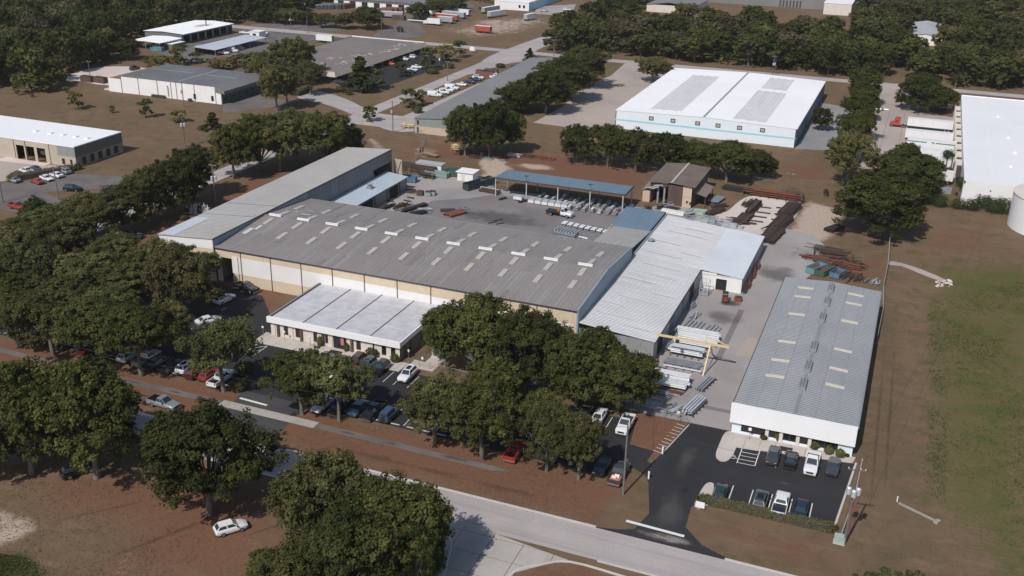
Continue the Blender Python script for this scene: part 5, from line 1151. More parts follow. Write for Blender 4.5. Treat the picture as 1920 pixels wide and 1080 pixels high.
tree_row([(1588, 350, 236, 74, 5), (1598, 304, 200, 58, 4), (1602, 264, 165, 62, 0), (1612, 228, 146, 52, 6), (1578, 318, 258, 52, 2), (1616, 198, 118, 62, 4), (1562, 300, 262, 28, 0)], '{0} tree from the left in the column between the white warehouse and the truck lot', 'trees between the warehouses')
tree_row([(1702, 372, 276, 100, 6), (1726, 352, 282, 62, 4), (1690, 330, 262, 50, 4), (1660, 350, 285, 60, 3)], '{0} tree from the left behind the large spreading oak by the truck lot', 'trees by the truck lot')
tree_row([(1738, 212, 142, 66, 6), (1708, 205, 140, 54, 6), (1772, 206, 160, 36, 4), (1722, 190, 128, 60, 0)], '{0} tree from the left just north of the docked trailers', 'trees north of the docks')
tree_row([(1538, 245, 198, 36)], 'small tree against the blue-shaded side of the white warehouse', None)
tree_row([(1225, 155, 100, 62, 2)], 'mossy oak at the back left corner of the white warehouse', None)
tree_row([(78, 172, 124, 46, 0), (145, 205, 168, 28, 2), (275, 221, 180, 26, 1), (338, 229, 202, 29, 0), (211, 212, 196, 11, 1), (32, 179, 158, 11, 1), (122, 160, 132, 17, 2), (125, 174, 160, 13, 2), (60, 183, 176, 8, 1)], '{0} small tree from the left on the brown lawn', 'small trees on the lawn', YOUNG, 'young_tree')
tree_row([(400, 242, 205, 38)], 'dark little conifer at the right end of the brown lawn', None, CONE, 'conifer_tree')
tree_row([(283, 129, 101, 30, 0), (304, 131, 99, 32, 2), (322, 129, 103, 26, 0), (337, 123, 80, 32, 2), (398, 129, 105, 28, 0), (418, 131, 106, 32, 2), (438, 126, 100, 28, 0), (370, 118, 93, 26, 1), (460, 128, 94, 34, 1), (482, 128, 92, 34, 1)], '{0} yellow-green tree from the left behind the white panel building', 'trees behind the white panel building', YOUNG, 'young_tree')
tree_row([(520, 208, 112, 66, 5), (553, 160, 62, 76, 5), (582, 178, 108, 50, 2), (500, 170, 90, 52, 5), (540, 196, 132, 40, 2)], '{0} tall tree from the left in the clump beside the flat-roof store', 'trees beside the flat-roof store')
tree_row([(677, 172, 96, 60)], 'tall dark conical tree before the corner of the flat-roof store', None, CONE, 'conifer_tree')
tree_row([(708, 168, 122, 34, 1), (752, 144, 112, 26, 1), (803, 132, 82, 36, 1), (836, 116, 78, 34, 2), (862, 108, 70, 26, 1)], '{0} tree from the left along the store car park', 'trees along the store car park', YOUNG, 'young_tree')
tree_row([(768, 202, 160, 34, 1), (790, 198, 164, 22, 2), (694, 228, 194, 30, 1)], '{0} bushy tree from the left at the street junction', 'trees at the junction', YOUNG, 'young_tree')
tree_row([(993, 116, 86, 24)], 'narrow dark conifer by the far street corner', None, CONE, 'conifer_tree')
tree_row([(243, 112, 68, 44, 3)], 'dark tree standing left of the repair shop canopy', None)
tree_row([(612, 52, 20, 42), (648, 54, 20, 40), (690, 54, 6, 58), (575, 46, 16, 46), (540, 44, 10, 55), (500, 42, 6, 50), (785, 38, 0, 44), (822, 30, -8, 46), (855, 22, -12, 40)], '{0} tree from the left in the line across the far street', 'trees across the far street')
# ---- woods: countable crowns, alike
def in_poly(x, y, poly):
    c = False; n = len(poly)
    for i in range(n):
        (x1, y1), (x2, y2) = poly[i], poly[(i + 1) % n]
        if (y1 > y) != (y2 > y) and x < (x2 - x1) * (y - y1) / (y2 - y1) + x1: c = not c
    return c
wood_left = [(-250, 640), (-300, 640), (-352, 606), (-358, 560), (-352, 500), (-372, 470), (-374, 412), (-362, 388), (-345, 372), (-342, 352), (-338, 338), (-322, 300), (-420, 300), (-560, 500), (-560, 760), (-250, 800)]
wood_right = [(-172, 486), (-142, 500), (-128, 492), (-60, 488), (60, 490), (90, 520), (130, 900), (-260, 900), (-200, 720), (-178, 640), (-186, 560)]
holes = [(-176, -134, 585, 704), (-150, -36, 598, 820), (-13, 12, 545, 668), (-15, -1, 486, 520)]
rw = random.Random(21); pts = []
for poly, n_try in ((wood_left, 9000), (wood_right, 14000)):
    xs = [p[0] for p in poly]; ys = [p[1] for p in poly]
    for _ in range(n_try):
        x, y = rw.uniform(min(xs), max(xs)), rw.uniform(min(ys), max(ys))
        if not in_poly(x, y, poly) or any(a < x < b and c < y < d for a, b, c, d in holes): continue
        qx, qy = px_of((x, y, 9))
        if not (-60 < qx < 1990 and -70 < qy): continue
        sp = 11.5 if y < 545 else (14.5 if y < 650 else 19)
        if poly is wood_left: sp = 11.5 if y < 430 else (15.5 if y < 540 else 20)
        if all((x - a) ** 2 + (y - b) ** 2 > sp * sp for a, b, _ in pts): pts.append((x, y, poly is wood_left))
wood_pts = sorted([p for p in pts if p[2]], key=lambda p: p[1])[:135] + sorted([p for p in pts if not p[2]], key=lambda p: p[1])[:165]; print('woods', len([p for p in pts if p[2]]), len(pts))
for x, y, left in wood_pts:
    H = rw.uniform(11, 16.5) + (2.5 if left else 0); Rr = rw.uniform(6.2, 8.6) * (1.3 if y > (540 if left else 650) else 1.1 if y > 430 else 1)
    place_tree(FAR, (x, y), H, Rr, 'dark green tree in the dense dark woods behind the repair shop' if left else 'green tree in the wide woods beyond the white warehouses',
        'trees of the left woods' if left else 'trees of the right woods', 'woodland_tree', which=(rw.choice((0, 2, 0, 3, 4, 2, 5)) if left else rw.choice((0, 1, 2, 3, 4, 1, 3, 0, 4, 5))))
# undergrowth below them, one mass
rng = np.random.default_rng(5); UP = []
for poly in (wood_left, wood_right):
    xs = [p[0] for p in poly]; ys = [p[1] for p in poly]
    for _ in range(12000):
        x, y = rng.uniform(min(xs), max(xs)), rng.uniform(min(ys), max(ys))
        if in_poly(x, y, poly) and not any(a < x < b and c < y < d for a, b, c, d in holes):
            for k in range(5): UP.append((x + rng.normal() * 1.6, y + rng.normal() * 1.6, rng.uniform(.2, 5.5)))
UP = np.array(UP); un = len(UP)
tag(link('undergrowth', leaf_mesh('undergrowth', UP, rng.normal(size=(un, 3)) * .5 + np.array([0, 0, .8]), rng.uniform(.7, 1.5, un), rng.uniform(0, .8, un), [M['leaf_dark']], None, 9)), 'dense dark undergrowth filling the woods', 'undergrowth', kind='stuff')
# ---- shrubs, hedges, palms
def shrub_mesh(name, rx, ry, rz, n, size, leaf, seed, boxy=False):
    rng = np.random.default_rng(seed); d = rand_dirs(rng, n, -.4)
    if boxy:
        P = rng.uniform(-1, 1, (n, 3)); f = rng.integers(0, 5, n); s = np.array([0, 0, 1, 1, 2])[f]; v = np.array([1, -1, 1, -1, 1])[f]
        P[np.arange(n), s] = v * rng.uniform(.86, 1.06, n); d = np.zeros((n, 3)); d[np.arange(n), s] = v; P = P * np.array([rx, ry, rz]) + rng.normal(size=(n, 3)) * .05
    else:
        P = d * (rng.uniform(.7, 1.05, n) * (1 + .12 * np.sin(d[:, 0] * 7 + seed) * np.cos(d[:, 1] * 6)))[:, None] * np.array([rx, ry, rz])
    P[:, 2] += rz
    return leaf_mesh(name, P, d + rng.normal(size=(n, 3)) * .5, size * rng.uniform(.6, 1.2, n), np.clip(rng.normal(.45, .22, n), 0, 1), [M[leaf]], None, seed)
def shrub(px, py, w, h, label, leaf='leaf_hedge', name='shrub', group=None, seed=0, loc=None):
    b = Vector(loc) if loc else G(px, py); r = w / 2
    core = MB(); core.tube([(0, 0, 0), (0, 0, h * .45), (0, 0, h * .85)], [r * .7, r * .85, r * .3], 10)
    o = thing(name, label, 'shrub', (b.x, b.y, 0), 0, group); link('foliage', shrub_mesh('foliage', r, r, h / 2, int(260 * max(1, r)), .16 + .03 * r, leaf, seed), o); core.build('stem', M['bark_dark'], o); return o
sx = [(1383, 808, 1.7, 1.5), (1432, 824, 1.2, .9), (1458, 826, 1.4, 1.9), (1508, 834, 1.2, 1.7), (1527, 842, 1.6, 1.5), (1553, 851, 1.6, 1.4), (1574, 857, 1.6, 1.4), (1588, 857, .6, .6)]
for i, (a, b, w, h) in enumerate(sx): shrub(a, b, w, h, ORD[i] + ' clipped shrub from the left along the front of the grey-roofed warehouse', group='shrubs before the front warehouse', seed=i, leaf='leaf_dark' if i in (1, 7) else 'leaf_hedge')
for i, (a, b, w, h) in enumerate(((600, 650, 1.3, 2.2), (650, 659, 1.2, 1.8), (697, 671, 2.6, 2.1), (742, 679, 2.0, 1.6))): shrub(a, b, w, h, ORD[i] + ' shrub from the left against the office front', group='shrubs before the office', seed=20 + i, leaf='leaf_oak' if i else 'leaf_hedge')
for i, (a, b, w, h, l) in enumerate(((447, 732, 3.2, 2.2, 'dark round shrub at the office entrance corner'), (460, 700, 3.6, 2.4, 'dark bush under the tree at the office entrance'), (843, 128, 4.5, 2.4, 'clipped dark bush at the corner of the store car park'), (810, 138, 6, 2.6, 'wide clipped bush along the store car park'), (938, 127, 4.5, 2, 'low bush on the far grass island'), (750, 60, 4, 3, 'dark round bush at the dirt lot entrance'), (345, 412, 2.5, 1.2, 'small bush beside the white electric equipment'), (1548, 368, 1.6, 2.2, 'tiny conifer near the steel racks'), (783, 212, 4, 3, 'yellowish bush at the junction island'), (146, 318, 2.5, 2, 'bush at the corner of the tan garage'), (1390, 0, 1, 1, ''))):
    if l: shrub(a, b, w, h, l, 'leaf_oak', seed=40 + i)
def hedge(a, b, w, h, label, seed, leaf='leaf_hedge'):
    a, b = Vector(a[:2]), Vector(b[:2]); L = (b - a).length; m_ = (a + b) / 2
    o = thing('hedge', label, 'hedge', (m_.x, m_.y, 0), math.atan2((b - a).y, (b - a).x))
    link('foliage', shrub_mesh('foliage', L / 2, w / 2, h / 2, int(L * 150), .17, leaf, seed, True), o)
    MB().box(-L / 2 + .12, L / 2 - .12, -w / 2 + .12, w / 2 - .12, 0, h - .12).build('core', M['bark_dark'], o)
hedge((-20.1, 129.9), (-0.9, 130.1), 1.3, 1.25, 'long clipped hedge along the front of the small car park', 71)
hedge((-237.5, 208.5), (-229.8, 224.5), 2.6, 1.8, 'clipped hedge between two rows of cars by the tan garage', 72)
hedge(G(555, 180), G(580, 172), 3, 2, 'dark hedge by the teal-fronted building drive', 73, 'leaf_dark')
def palm_parts(seed, n, L, width, droop, dead=0):
    rng_ = random.Random(seed); mb = MB(); dm = MB()
    for k in range(n + dead):
        a = 2.4 * k + rng_.uniform(-.2, .2); el = R(75) - (k / max(1, n)) * R(95) if k < n else R(-55); l = L * rng_.uniform(.8, 1.1); tgt = mb if k < n else dm
        pts = []
        for s in range(5):
            t = s / 4; e = el - droop * t * t; rr_ = l * t
            pts.append(Vector((math.cos(a) * rr_ * math.cos(e), math.sin(a) * rr_ * math.cos(e), rr_ * math.sin(e))))
        side = Vector((-math.sin(a), math.cos(a), 0))
        for f in range(7):
            w = (f - 3) / 3 * width; tip = pts[-1] + side * w * 1.6 - Vector((0, 0, abs(w) * .5)); mid = pts[2] + side * w * .25
            tgt.add([mid - side * .07, mid + side * .07, tip], [(0, 1, 2)])
        for s in range(3): tgt.add([pts[s] - side * .05, pts[s] + side * .05, pts[s + 1] + side * .05, pts[s + 1] - side * .05], [(0, 1, 2, 3)])
    return mb, dm
def palm(px, py, H, L, label, seed, name='palm_tree', dead=10):
    b = G(px, py); o = thing(name, label, 'palm', (b.x, b.y, 0)); mb, dm = palm_parts(seed, 34, L, L * .38, 1.0, dead)
    c = mb.build('crown', M['leaf_palm'], o); c.location = (0, 0, H)
    if dead: d_ = dm.build('dead_fronds', M['dead_frond'], o); d_.location = (0, 0, H)
    MB().tube([(0, 0, -.2), (.1, 0, H * .5), (0, 0, H)], [.26, .2, .17], 8).build('trunk', M['bark'], o)
palm(1769, 335, 8.2, 2.4, 'tall palm rising before the docked trailers', 1); palm(1781, 322, 5.6, .7, 'thin bare-topped palm right of the tall palm', 2, dead=0); palm(1796, 372, 5.5, 2.3, 'palm leaning at the corner of the dock warehouse', 3); palm(1803, 372, 4.6, 2.0, 'lower palm beside the corner of the dock warehouse', 4); palm(1756, 355, 4.5, 1.8, 'ragged palm at the edge of the trees by the docks', 5)
palm(1790, 165, 5, 2, 'small palm beyond the dock warehouse by the far street', 8)
for i, (a, b, H, L) in enumerate(((1822, 393, 1.9, 3.2), (1842, 388, 2.4, 3.3), (1862, 398, 2.6, 3.6), (1879, 399, 2.8, 3.6), (1735, 382, 2.2, 3.0), (1762, 387, 2.0, 3.2), (1796, 390, 1.6, 3.0))): palm(a, b, H, L, ORD[i] + ' palmetto clump along the dock warehouse front wall', 10 + i, 'palmetto')
# ---- weeds on the right-hand field and tufts on bare ground
_pg = np.random.default_rng(8).uniform(0, 1, (64, 64))
def patch(x, y, seed):
    """smooth value noise 0..1, about 5 m and 14 m features"""
    v = 0
    for sc, w in ((14., .55), (5., .45)):
        a, b = x / sc + seed * 3.7, y / sc + seed * 1.3; i, j = math.floor(a), math.floor(b); u, t = a - i, b - j; u, t = u * u * (3 - 2 * u), t * t * (3 - 2 * t)
        g = lambda p, q: _pg[p % 64, q % 64]
        v += w * ((g(i, j) * (1 - u) + g(i + 1, j) * u) * (1 - t) + (g(i, j + 1) * (1 - u) + g(i + 1, j + 1) * u) * t)
    return v
def scatter(name, pxpoly, n, s0, s1, leaf, label, seed, hgt=.5, clump=6, world=None):
    poly = world or [tuple(G(*p)[:2]) for p in pxpoly]; rng = np.random.default_rng(seed); xs = [p[0] for p in poly]; ys = [p[1] for p in poly]; P = []
    while len(P) < n:
        x, y = rng.uniform(min(xs), max(xs)), rng.uniform(min(ys), max(ys))
        if in_poly(x, y, poly) and rng.uniform() < max(0, patch(x, y, seed) * 2.6 - .85):
            r = rng.uniform(.15, .7)
            for k in range(clump): P.append((x + rng.normal() * r, y + rng.normal() * r, rng.uniform(.03, hgt)))
    P = np.array(P); m_ = len(P)
    tag(link(name, leaf_mesh(name, P, rng.normal(size=(m_, 3)) * .6 + np.array([0, 0, .7]), rng.uniform(s0, s1, m_), np.clip(rng.normal(.5, .25, m_), 0, 1), [M[leaf]], None, seed)), label, 'weeds', kind='stuff')
scatter('weeds', [(1740, 560), (1960, 520), (1960, 1100), (1880, 1060), (1800, 985), (1738, 925), (1742, 700)], 15000, .05, .13, 'leaf_weed', 'low green weeds over the right-hand field', 1, .35)
scatter('weeds', [(1742, 560), (1775, 560), (1775, 940), (1738, 930)], 1500, .06, .15, 'leaf_weed', 'taller dark weeds along the edge of the right-hand field', 2, .6)
scatter('dry_grass', [(1640, 560), (1742, 560), (1738, 930), (1900, 1090), (1600, 1090), (1620, 860)], 4000, .05, .13, 'dry_tuft', 'dry grass tufts on the strip beside the field', 3, .15, 4)
scatter('dry_grass', [(0, 900), (520, 900), (520, 1090), (0, 1090)], 4000, .05, .14, 'dry_tuft', 'dry grass tufts on the bare lower left ground', 4, .15, 4)
scatter('weeds', [(-20, 1040), (50, 1045), (100, 1090), (-20, 1090)], 3000, .06, .16, 'leaf_weed', 'green weeds in the lower left corner', 5, .3)
scatter('dry_grass', None, 4000, .05, .12, 'dry_tuft', 'dry grass tufts on the verge along the front road', 6, .12, 4, world=[(-84, 118), (-33, 118), (-31, 131), (-84, 131)])
# ------------------------------------------------------------------ vehicles (x forward, origin on the ground at the centre)
def wheel_mesh(r=.34, w=.24):
    t = MB(); t.tube([(0, -w / 2, 0), (0, w / 2, 0)], r, 14); h = MB(); h.tube([(0, -w / 2 - .012, 0), (0, w / 2 + .012, 0)], r * .62, 10)
    return t.mesh('tyre', M['tyre']), h.mesh('rim', M['rim'])
WHEELS = {}
def add_wheels(root, xs, y, r, w=.24):
    if (r, w) not in WHEELS: WHEELS[(r, w)] = wheel_mesh(r, w)
    t, h = WHEELS[(r, w)]
    for x in xs:
        for s in (-1, 1):
            o = link('wheel', t, root); o.location = (x, s * y, r); link('rim', h, o)
def loft(mb, secs):
    """secs: (x, half width, z bottom, z shoulder, z top, half width at top) -> closed body"""
    V = []
    for x, w, zb, zs, zt, wt in secs:
        V += [(x, -w * .9, zb), (x, -w, zb + (zs - zb) * .3), (x, -w, zs), (x, -wt, zt), (x, wt, zt), (x, w, zs), (x, w, zb + (zs - zb) * .3), (x, w * .9, zb)]
    F = []
    for i in range(len(secs) - 1):
        for k in range(8):
            k2 = (k + 1) % 8; F.append((i * 8 + k, (i + 1) * 8 + k, (i + 1) * 8 + k2, i * 8 + k2))
    F.append(tuple(range(8))); F.append(tuple((len(secs) - 1) * 8 + k for k in range(7, -1, -1))); mb.add(V, F)
def frustum(mb, xb0, xb1, wb, zb, xt0, xt1, wt, zt):
    B = [Vector((xb0, -wb, zb)), Vector((xb1, -wb, zb)), Vector((xb1, wb, zb)), Vector((xb0, wb, zb))]
    T = [Vector((xt0, -wt, zt)), Vector((xt1, -wt, zt)), Vector((xt1, wt, zt)), Vector((xt0, wt, zt))]
    mb.add(B + T, [(4, 5, 6, 7), (0, 1, 5, 4), (1, 2, 6, 5), (2, 3, 7, 6), (3, 0, 4, 7)]); return B, T
def pane(root, name, a, b, c, d, ma=.07, mb_=.09, out=.014, sub=None):
    """glass quad inset into the face a b c d (bottom a-b, top d-c)"""
    a, b, c, d = (Vector(q) for q in (a, b, c, d)); n = (b - a).cross(d - a).normalized() * out
    def P(u, v): return a * (1 - u) * (1 - v) + b * u * (1 - v) + c * u * v + d * (1 - u) * v + n
    u0, u1 = sub or (0, 1)
    MB().quad(P(u0 + ma, mb_), P(u1 - ma, mb_), P(u1 - ma, 1 - mb_), P(u0 + ma, 1 - mb_)).build(name, M['glass_blue'], root)
def lights(root, xf, xr, y, zf, zr, w=.34, h=.16):
    for s in (-1, 1):
        MB().box(xf - .05, xf + .03, s * y - w / 2, s * y + w / 2, zf, zf + h).build('headlight', M['lamp_clear'], root)
        MB().box(xr - .03, xr + .05, s * y - w * .35, s * y + w * .35, zr, zr + h * 1.3).build('taillight', M['lamp_red'], root)
def bumpers(root, L, W, m_='bumper_dark'):
    for s in (-1, 1): MB().box(s * (L / 2 - .1) - .12, s * (L / 2 - .1) + .12, -W * .46, W * .46, .3, .52).build('bumper', M[m_], root)
def mirrors(root, x, y, z):
    for s in (-1, 1): MB().box(x - .1, x + .08, s * (y + .12) - .1, s * (y + .12) + .1, z, z + .16).build('mirror', M['bumper_dark'], root)
def car_proto(kind):
    o = thing('car', 'prototype', 'car', (0, 0, -500)); b = MB()
    if kind == 'sedan': L, W, H, hood, trunk, xw0, xw1, xt0, xt1 = 4.8, 1.84, 1.46, .92, 1.0, -1.75, 1.05, -.95, .3
    elif kind == 'hatch': L, W, H, hood, trunk, xw0, xw1, xt0, xt1 = 4.3, 1.8, 1.55, .95, 1.02, -1.98, .95, -1.5, .2
    elif kind == 'suv': L, W, H, hood, trunk, xw0, xw1, xt0, xt1 = 4.85, 1.92, 1.74, 1.08, 1.12, -2.25, 1.0, -1.85, .25
    elif kind == 'jeep': L, W, H, hood, trunk, xw0, xw1, xt0, xt1 = 4.3, 1.86, 1.85, 1.12, 1.15, -2.0, .75, -1.95, .55
    h = L / 2; w = W / 2; sh = hood - .12
    loft(b, [(-h, w * .86, .38, sh - .05, trunk - .06, w * .74), (-h + .22, w * .97, .28, sh, trunk, w * .84), (xw0, w, .24, sh + .05, trunk + .02, w * .88), (xw1, w, .24, sh + .04, hood + .06, w * .86), (xw1 + .7, w * .99, .24, sh, hood, w * .82), (h - .3, w * .95, .26, sh - .08, hood - .1, w * .76), (h, w * .8, .36, sh - .16, hood - .22, w * .62)])
    zb = trunk - .01; Bq, Tq = frustum(b, xw0, xw1, w * .87, zb, xt0, xt1, w * .68, H - .05)
    body = b.build('body', M['car_white'], o, smooth=38); body['paint'] = 1
    r_ = MB(); r_.prism(ccw([(xt0 - .02, -w * .66), (xt1 + .02, -w * .66), (xt1 + .1, 0), (xt1 + .02, w * .66), (xt0 - .02, w * .66), (xt0 - .06, 0)]), H - .055, H); rr_ = r_.build('roof', M['car_white'], o, smooth=38); rr_['paint'] = 1
    if kind in ('suv', 'hatch'): MB().box(xt0 + .5, xt1 - .25, -w * .42, w * .42, H, H + .012).build('sunroof', M['glass_dark'], o) if kind == 'suv' else None
    pane(o, 'windshield', Bq[1], Bq[2], Tq[2], Tq[1], .06, .06); pane(o, 'rear_window', Bq[3], Bq[0], Tq[0], Tq[3], .08, .1)
    for A, B_, C_, D_ in ((Bq[0], Bq[1], Tq[1], Tq[0]), (Bq[2], Bq[3], Tq[3], Tq[2])):
        for sub in ((.02, .5), (.5, .98)): pane(o, 'side_window', A, B_, C_, D_, .03, .12, sub=sub)
    lights(o, h - .1, -h + .06, w * .62, .58, .72); bumpers(o, L, W); mirrors(o, xw1 - .25, w * .92, zb)
    MB().box(h - .06, h + .02, -w * .38, w * .38, .45, .62).build('grille', M['bumper_dark'], o)
    rad = .37 if kind in ('suv', 'jeep') else .33; add_wheels(o, (-h + .95, h - .92), w - .1, rad)
    if kind == 'jeep': t, hh = WHEELS[(.37, .24)]; q = link('spare_wheel', t, o); q.location = (-h - .1, 0, .95); q.rotation_euler = (0, 0, R(90))
    return remember(o)
def pickup_proto(kind='crew', cover=False):
    o = thing('pickup_truck', 'prototype', 'pickup truck', (0, 0, -500)); L, W, H = 5.75, 2.0, 1.9; h, w = L / 2, W / 2; b = MB(); hood = 1.2
    c0, c1 = (-.75, 1.15) if kind == 'crew' else (-.2, 1.15)
    loft(b, [(c0 - .05, w, .42, 1.05, 1.2, w * .93), (c1, w, .42, 1.06, hood + .02, w * .9), (c1 + .7, w * .99, .42, 1.04, hood - .02, w * .86), (h - .25, w * .96, .44, 1.0, hood - .1, w * .84), (h, w * .88, .5, .92, hood - .2, w * .74)])
    b.box(-h, c0 - .051, -w, w, .5, .72)
    for s in (-1, 1): b.box(-h, c0 - .051, min(s * w, s * (w - .12)), max(s * w, s * (w - .12)), .72, 1.2)
    b.box(c0 - .15, c0 - .051, -w + .12, w - .12, .72, 1.2)
    Bq, Tq = frustum(b, c0, c1, w * .9, 1.19, c0 + .22, c1 - .75, w * .74, H - .05)
    body = b.build('body', M['car_white'], o, smooth=38); body['paint'] = 1
    r_ = MB(); r_.prism(ccw([(c0 + .2, -w * .72), (c1 - .73, -w * .72), (c1 - .66, 0), (c1 - .73, w * .72), (c0 + .2, w * .72)]), H - .055, H); q = r_.build('roof', M['car_white'], o); q['paint'] = 1
    g_ = MB().box(-h, -h + .09, -w + .13, w - .13, .72, 1.2).build('tailgate', M['car_white'], o); g_['paint'] = 1
    if cover: MB().box(-h + .1, c0 - .16, -w + .1, w - .1, 1.18, 1.23).build('bed_cover', M['car_black'], o)
    else: MB().box(-h + .1, c0 - .16, -w + .125, w - .125, .721, .76).build('bed', M['bed_liner'], o)
    pane(o, 'windshield', Bq[1], Bq[2], Tq[2], Tq[1], .06, .06); pane(o, 'rear_window', Bq[3], Bq[0], Tq[0], Tq[3], .1, .15)
    for A, B_, C_, D_ in ((Bq[0], Bq[1], Tq[1], Tq[0]), (Bq[2], Bq[3], Tq[3], Tq[2])):
        for sub in ((.02, .5), (.5, .98)) if kind == 'crew' else ((.05, .95),): pane(o, 'side_window', A, B_, C_, D_, .03, .12, sub=sub)
    lights(o, h - .06, -h + .02, w * .72, .78, .8, .3, .2); bumpers(o, L + .1, W, 'chrome'); mirrors(o, c1 - .3, w * .95, 1.22)
    MB().box(h - .05, h + .03, -w * .5, w * .5, .62, .92).build('grille', M['bumper_dark'], o); add_wheels(o, (-h + 1.2, h - 1.0), w - .12, .4, .28)
    return remember(o)
def van_proto():
    o = thing('van', 'prototype', 'van', (0, 0, -500)); b = MB(); L, W, H = 5.6, 2.0, 2.15; h, w = L / 2, W / 2
    loft(b, [(-h, w * .95, .4, 1.7, H - .08, w * .86), (-h + .15, w, .34, 1.75, H, w * .88), (1.0, w, .34, 1.7, H, w * .88), (1.75, w, .34, 1.2, 1.35, w * .88), (h - .2, w * .96, .36, 1.0, 1.12, w * .82), (h, w * .85, .42, .85, .95, w * .7)])
    q = b.build('body', M['car_white'], o, smooth=38); q['paint'] = 1
    a_, b__, c_, d_ = (1.75, -w * .88, 1.36), (1.75, w * .88, 1.36), (1.05, w * .88, H - .02), (1.05, -w * .88, H - .02); pane(o, 'windshield', a_, b__, c_, d_, .07, .1, .02)
    for s in (-1, 1): MB().box(.55, 1.25, s * w - .005, s * w + .012, 1.3, 1.75).build('side_window', M['glass_blue'], o)
    lights(o, h - .1, -h + .03, w * .7, .72, .9); bumpers(o, L, W); add_wheels(o, (-h + 1.0, h - .95), w - .1, .36)
    rk = MB()
    for y in (-.6, .6): rk.bar((-2.4, y, H + .2), (.8, y, H + .2), .06)
    for x in (-2.2, -.8, .6): rk.bar((x, -.75, H + .18), (x, .75, H + .18), .06); rk.bar((x, .7, H - .05), (x, .7, H + .18), .05); rk.bar((x, -.7, H - .05), (x, -.7, H + .18), .05)
    rk.build('roof_rack', M['galv_bright'], o); return remember(o)
def flatbed_proto(stake=False):
    o = thing('flatbed_truck', 'prototype', 'truck', (0, 0, -500)); b = MB(); L, W = 6.6, 2.1; h, w = L / 2, W / 2
    loft(b, [(.55, w * .96, .55, 1.2, 1.35, w * .9), (1.75, w * .96, .55, 1.2, 1.36, w * .88), (2.4, w * .95, .55, 1.15, 1.3, w * .84), (h - .1, w * .92, .55, 1.08, 1.2, w * .8), (h, w * .85, .6, 1.0, 1.1, w * .72)])
    Bq, Tq = frustum(b, .58, 1.8, w * .9, 1.34, .68, 1.25, w * .76, 2.05); q = b.build('cab', M['car_white'], o, smooth=38); q['paint'] = 1
    MB().box(.66, 1.27, -w * .75, w * .75, 2.04, 2.09).build('roof', M['car_white'], o)['paint'] = 1
    pane(o, 'windshield', Bq[1], Bq[2], Tq[2], Tq[1], .06, .06)
    for A, B_, C_, D_ in ((Bq[0], Bq[1], Tq[1], Tq[0]), (Bq[2], Bq[3], Tq[3], Tq[2])): pane(o, 'side_window', A, B_, C_, D_, .08, .12)
    MB().box(-h, .45, -w * 1.05, w * 1.05, .95, 1.08).build('flat_bed', M['bumper_dark'], o); f_ = MB(); f_.box(-h, .5, -.4, .4, .55, .94); f_.build('chassis', M['bumper_dark'], o)
    hb = MB(); hb.bar((.4, -w, 1.1), (.4, -w, 1.95), .08); hb.bar((.4, w, 1.1), (.4, w, 1.95), .08); hb.bar((.4, -w, 1.92), (.4, w, 1.92), .08); hb.bar((.4, -w, 1.5), (.4, w, 1.5), .06); hb.build('headboard', M['bumper_dark'], o)
    lights(o, h - .05, -h + .02, w * .68, .8, .85); bumpers(o, L, W, 'chrome'); add_wheels(o, (-h + 1.4, h - 1.05), w - .14, .42, .3); MB().tube([(-.35, .2, 1.08), (-.35, .2, 1.6)], .38, 10).build('orange_tank', M['tarp_orange'], o) if stake else None
    return remember(o)
PROTO = {k: car_proto(k) for k in ('sedan', 'hatch', 'suv', 'jeep')}; PROTO['pickup'] = pickup_proto('crew'); PROTO['pickup_cover'] = pickup_proto('crew', True); PROTO['cab'] = pickup_proto('single'); PROTO['van'] = van_proto(); PROTO['flatbed'] = flatbed_proto(); PROTO['flatbed_tank'] = flatbed_proto(True)
def car(kind, colr, px, py, head, label, group=None, world=None):
    """head: heading in degrees from +x (90 = away from the camera)"""
    p = Vector((*world, 0)) if world else G(px, py); rnd = random.Random(int(px * 13 + py))
    o = dup(PROTO[kind], (p.x, p.y, .045), R(head + rnd.uniform(-2.2, 2.2)), label, group, M[colr], 1.06)
    if kind in ('sedan', 'hatch', 'suv', 'jeep'): o.name = 'car'
    return o
g1 = 'cars in the small car park by the hedge'
car('sedan', 'car_grey', 1449, 861, -90, 'dark grey sedan beside the striped hatching, nose towards the road', g1); car('sedan', 'car_black', 1482, 868, 90, 'black car parked rear-out before the warehouse entrance door', g1)
car('pickup', 'car_white', 1521, 877, -90, 'white pickup with black bed, nose towards the road, before the warehouse windows', g1); car('hatch', 'car_grey', 1561, 883, -90, 'dark grey hatchback in the last space by the kerb of the small car park', g1)
car('sedan', 'car_green', 1349, 932, 90, 'dark green sedan beside the pale kerb island and the hedge', g1); car('suv', 'car_grey', 1425, 945, 90, 'grey suv against the hedge, left of the white pickup', g1); car('pickup_cover', 'car_white', 1463, 953, 90, 'white pickup with black bed cover backed to the hedge', g1); car('sedan', 'car_navy', 1500, 964, -90, 'navy sedan against the hedge, right of the white pickup', g1)
g2 = 'cars along the front car park'
car('sedan', 'car_white', 1124, 785, 90, 'white sedan beside the white pickup near the gate', g2); car('cab', 'car_white', 1172, 803, -90, 'white single-cab pickup facing the road on the bare ground near the gate', g2); car('sedan', 'car_grey', 1128, 881, -90, 'dark sedan in the front row beside the truck with orange load', g2)
o = car('pickup', 'car_grey', 1160, 895, 90, 'dark pickup with orange plywood and white scraps in its bed', g2); ld = MB(); ld.box(-2.6, -1.0, -.75, .75, .78, .95); ld.build('plywood_load', M['tarp_orange'], o); ld = MB(); ld.box(-1.6, -1.2, -.5, .2, .96, 1.25); ld.box(-2.0, -1.7, -.1, .5, .96, 1.2); ld.build('scrap', M['trim_white'], o)
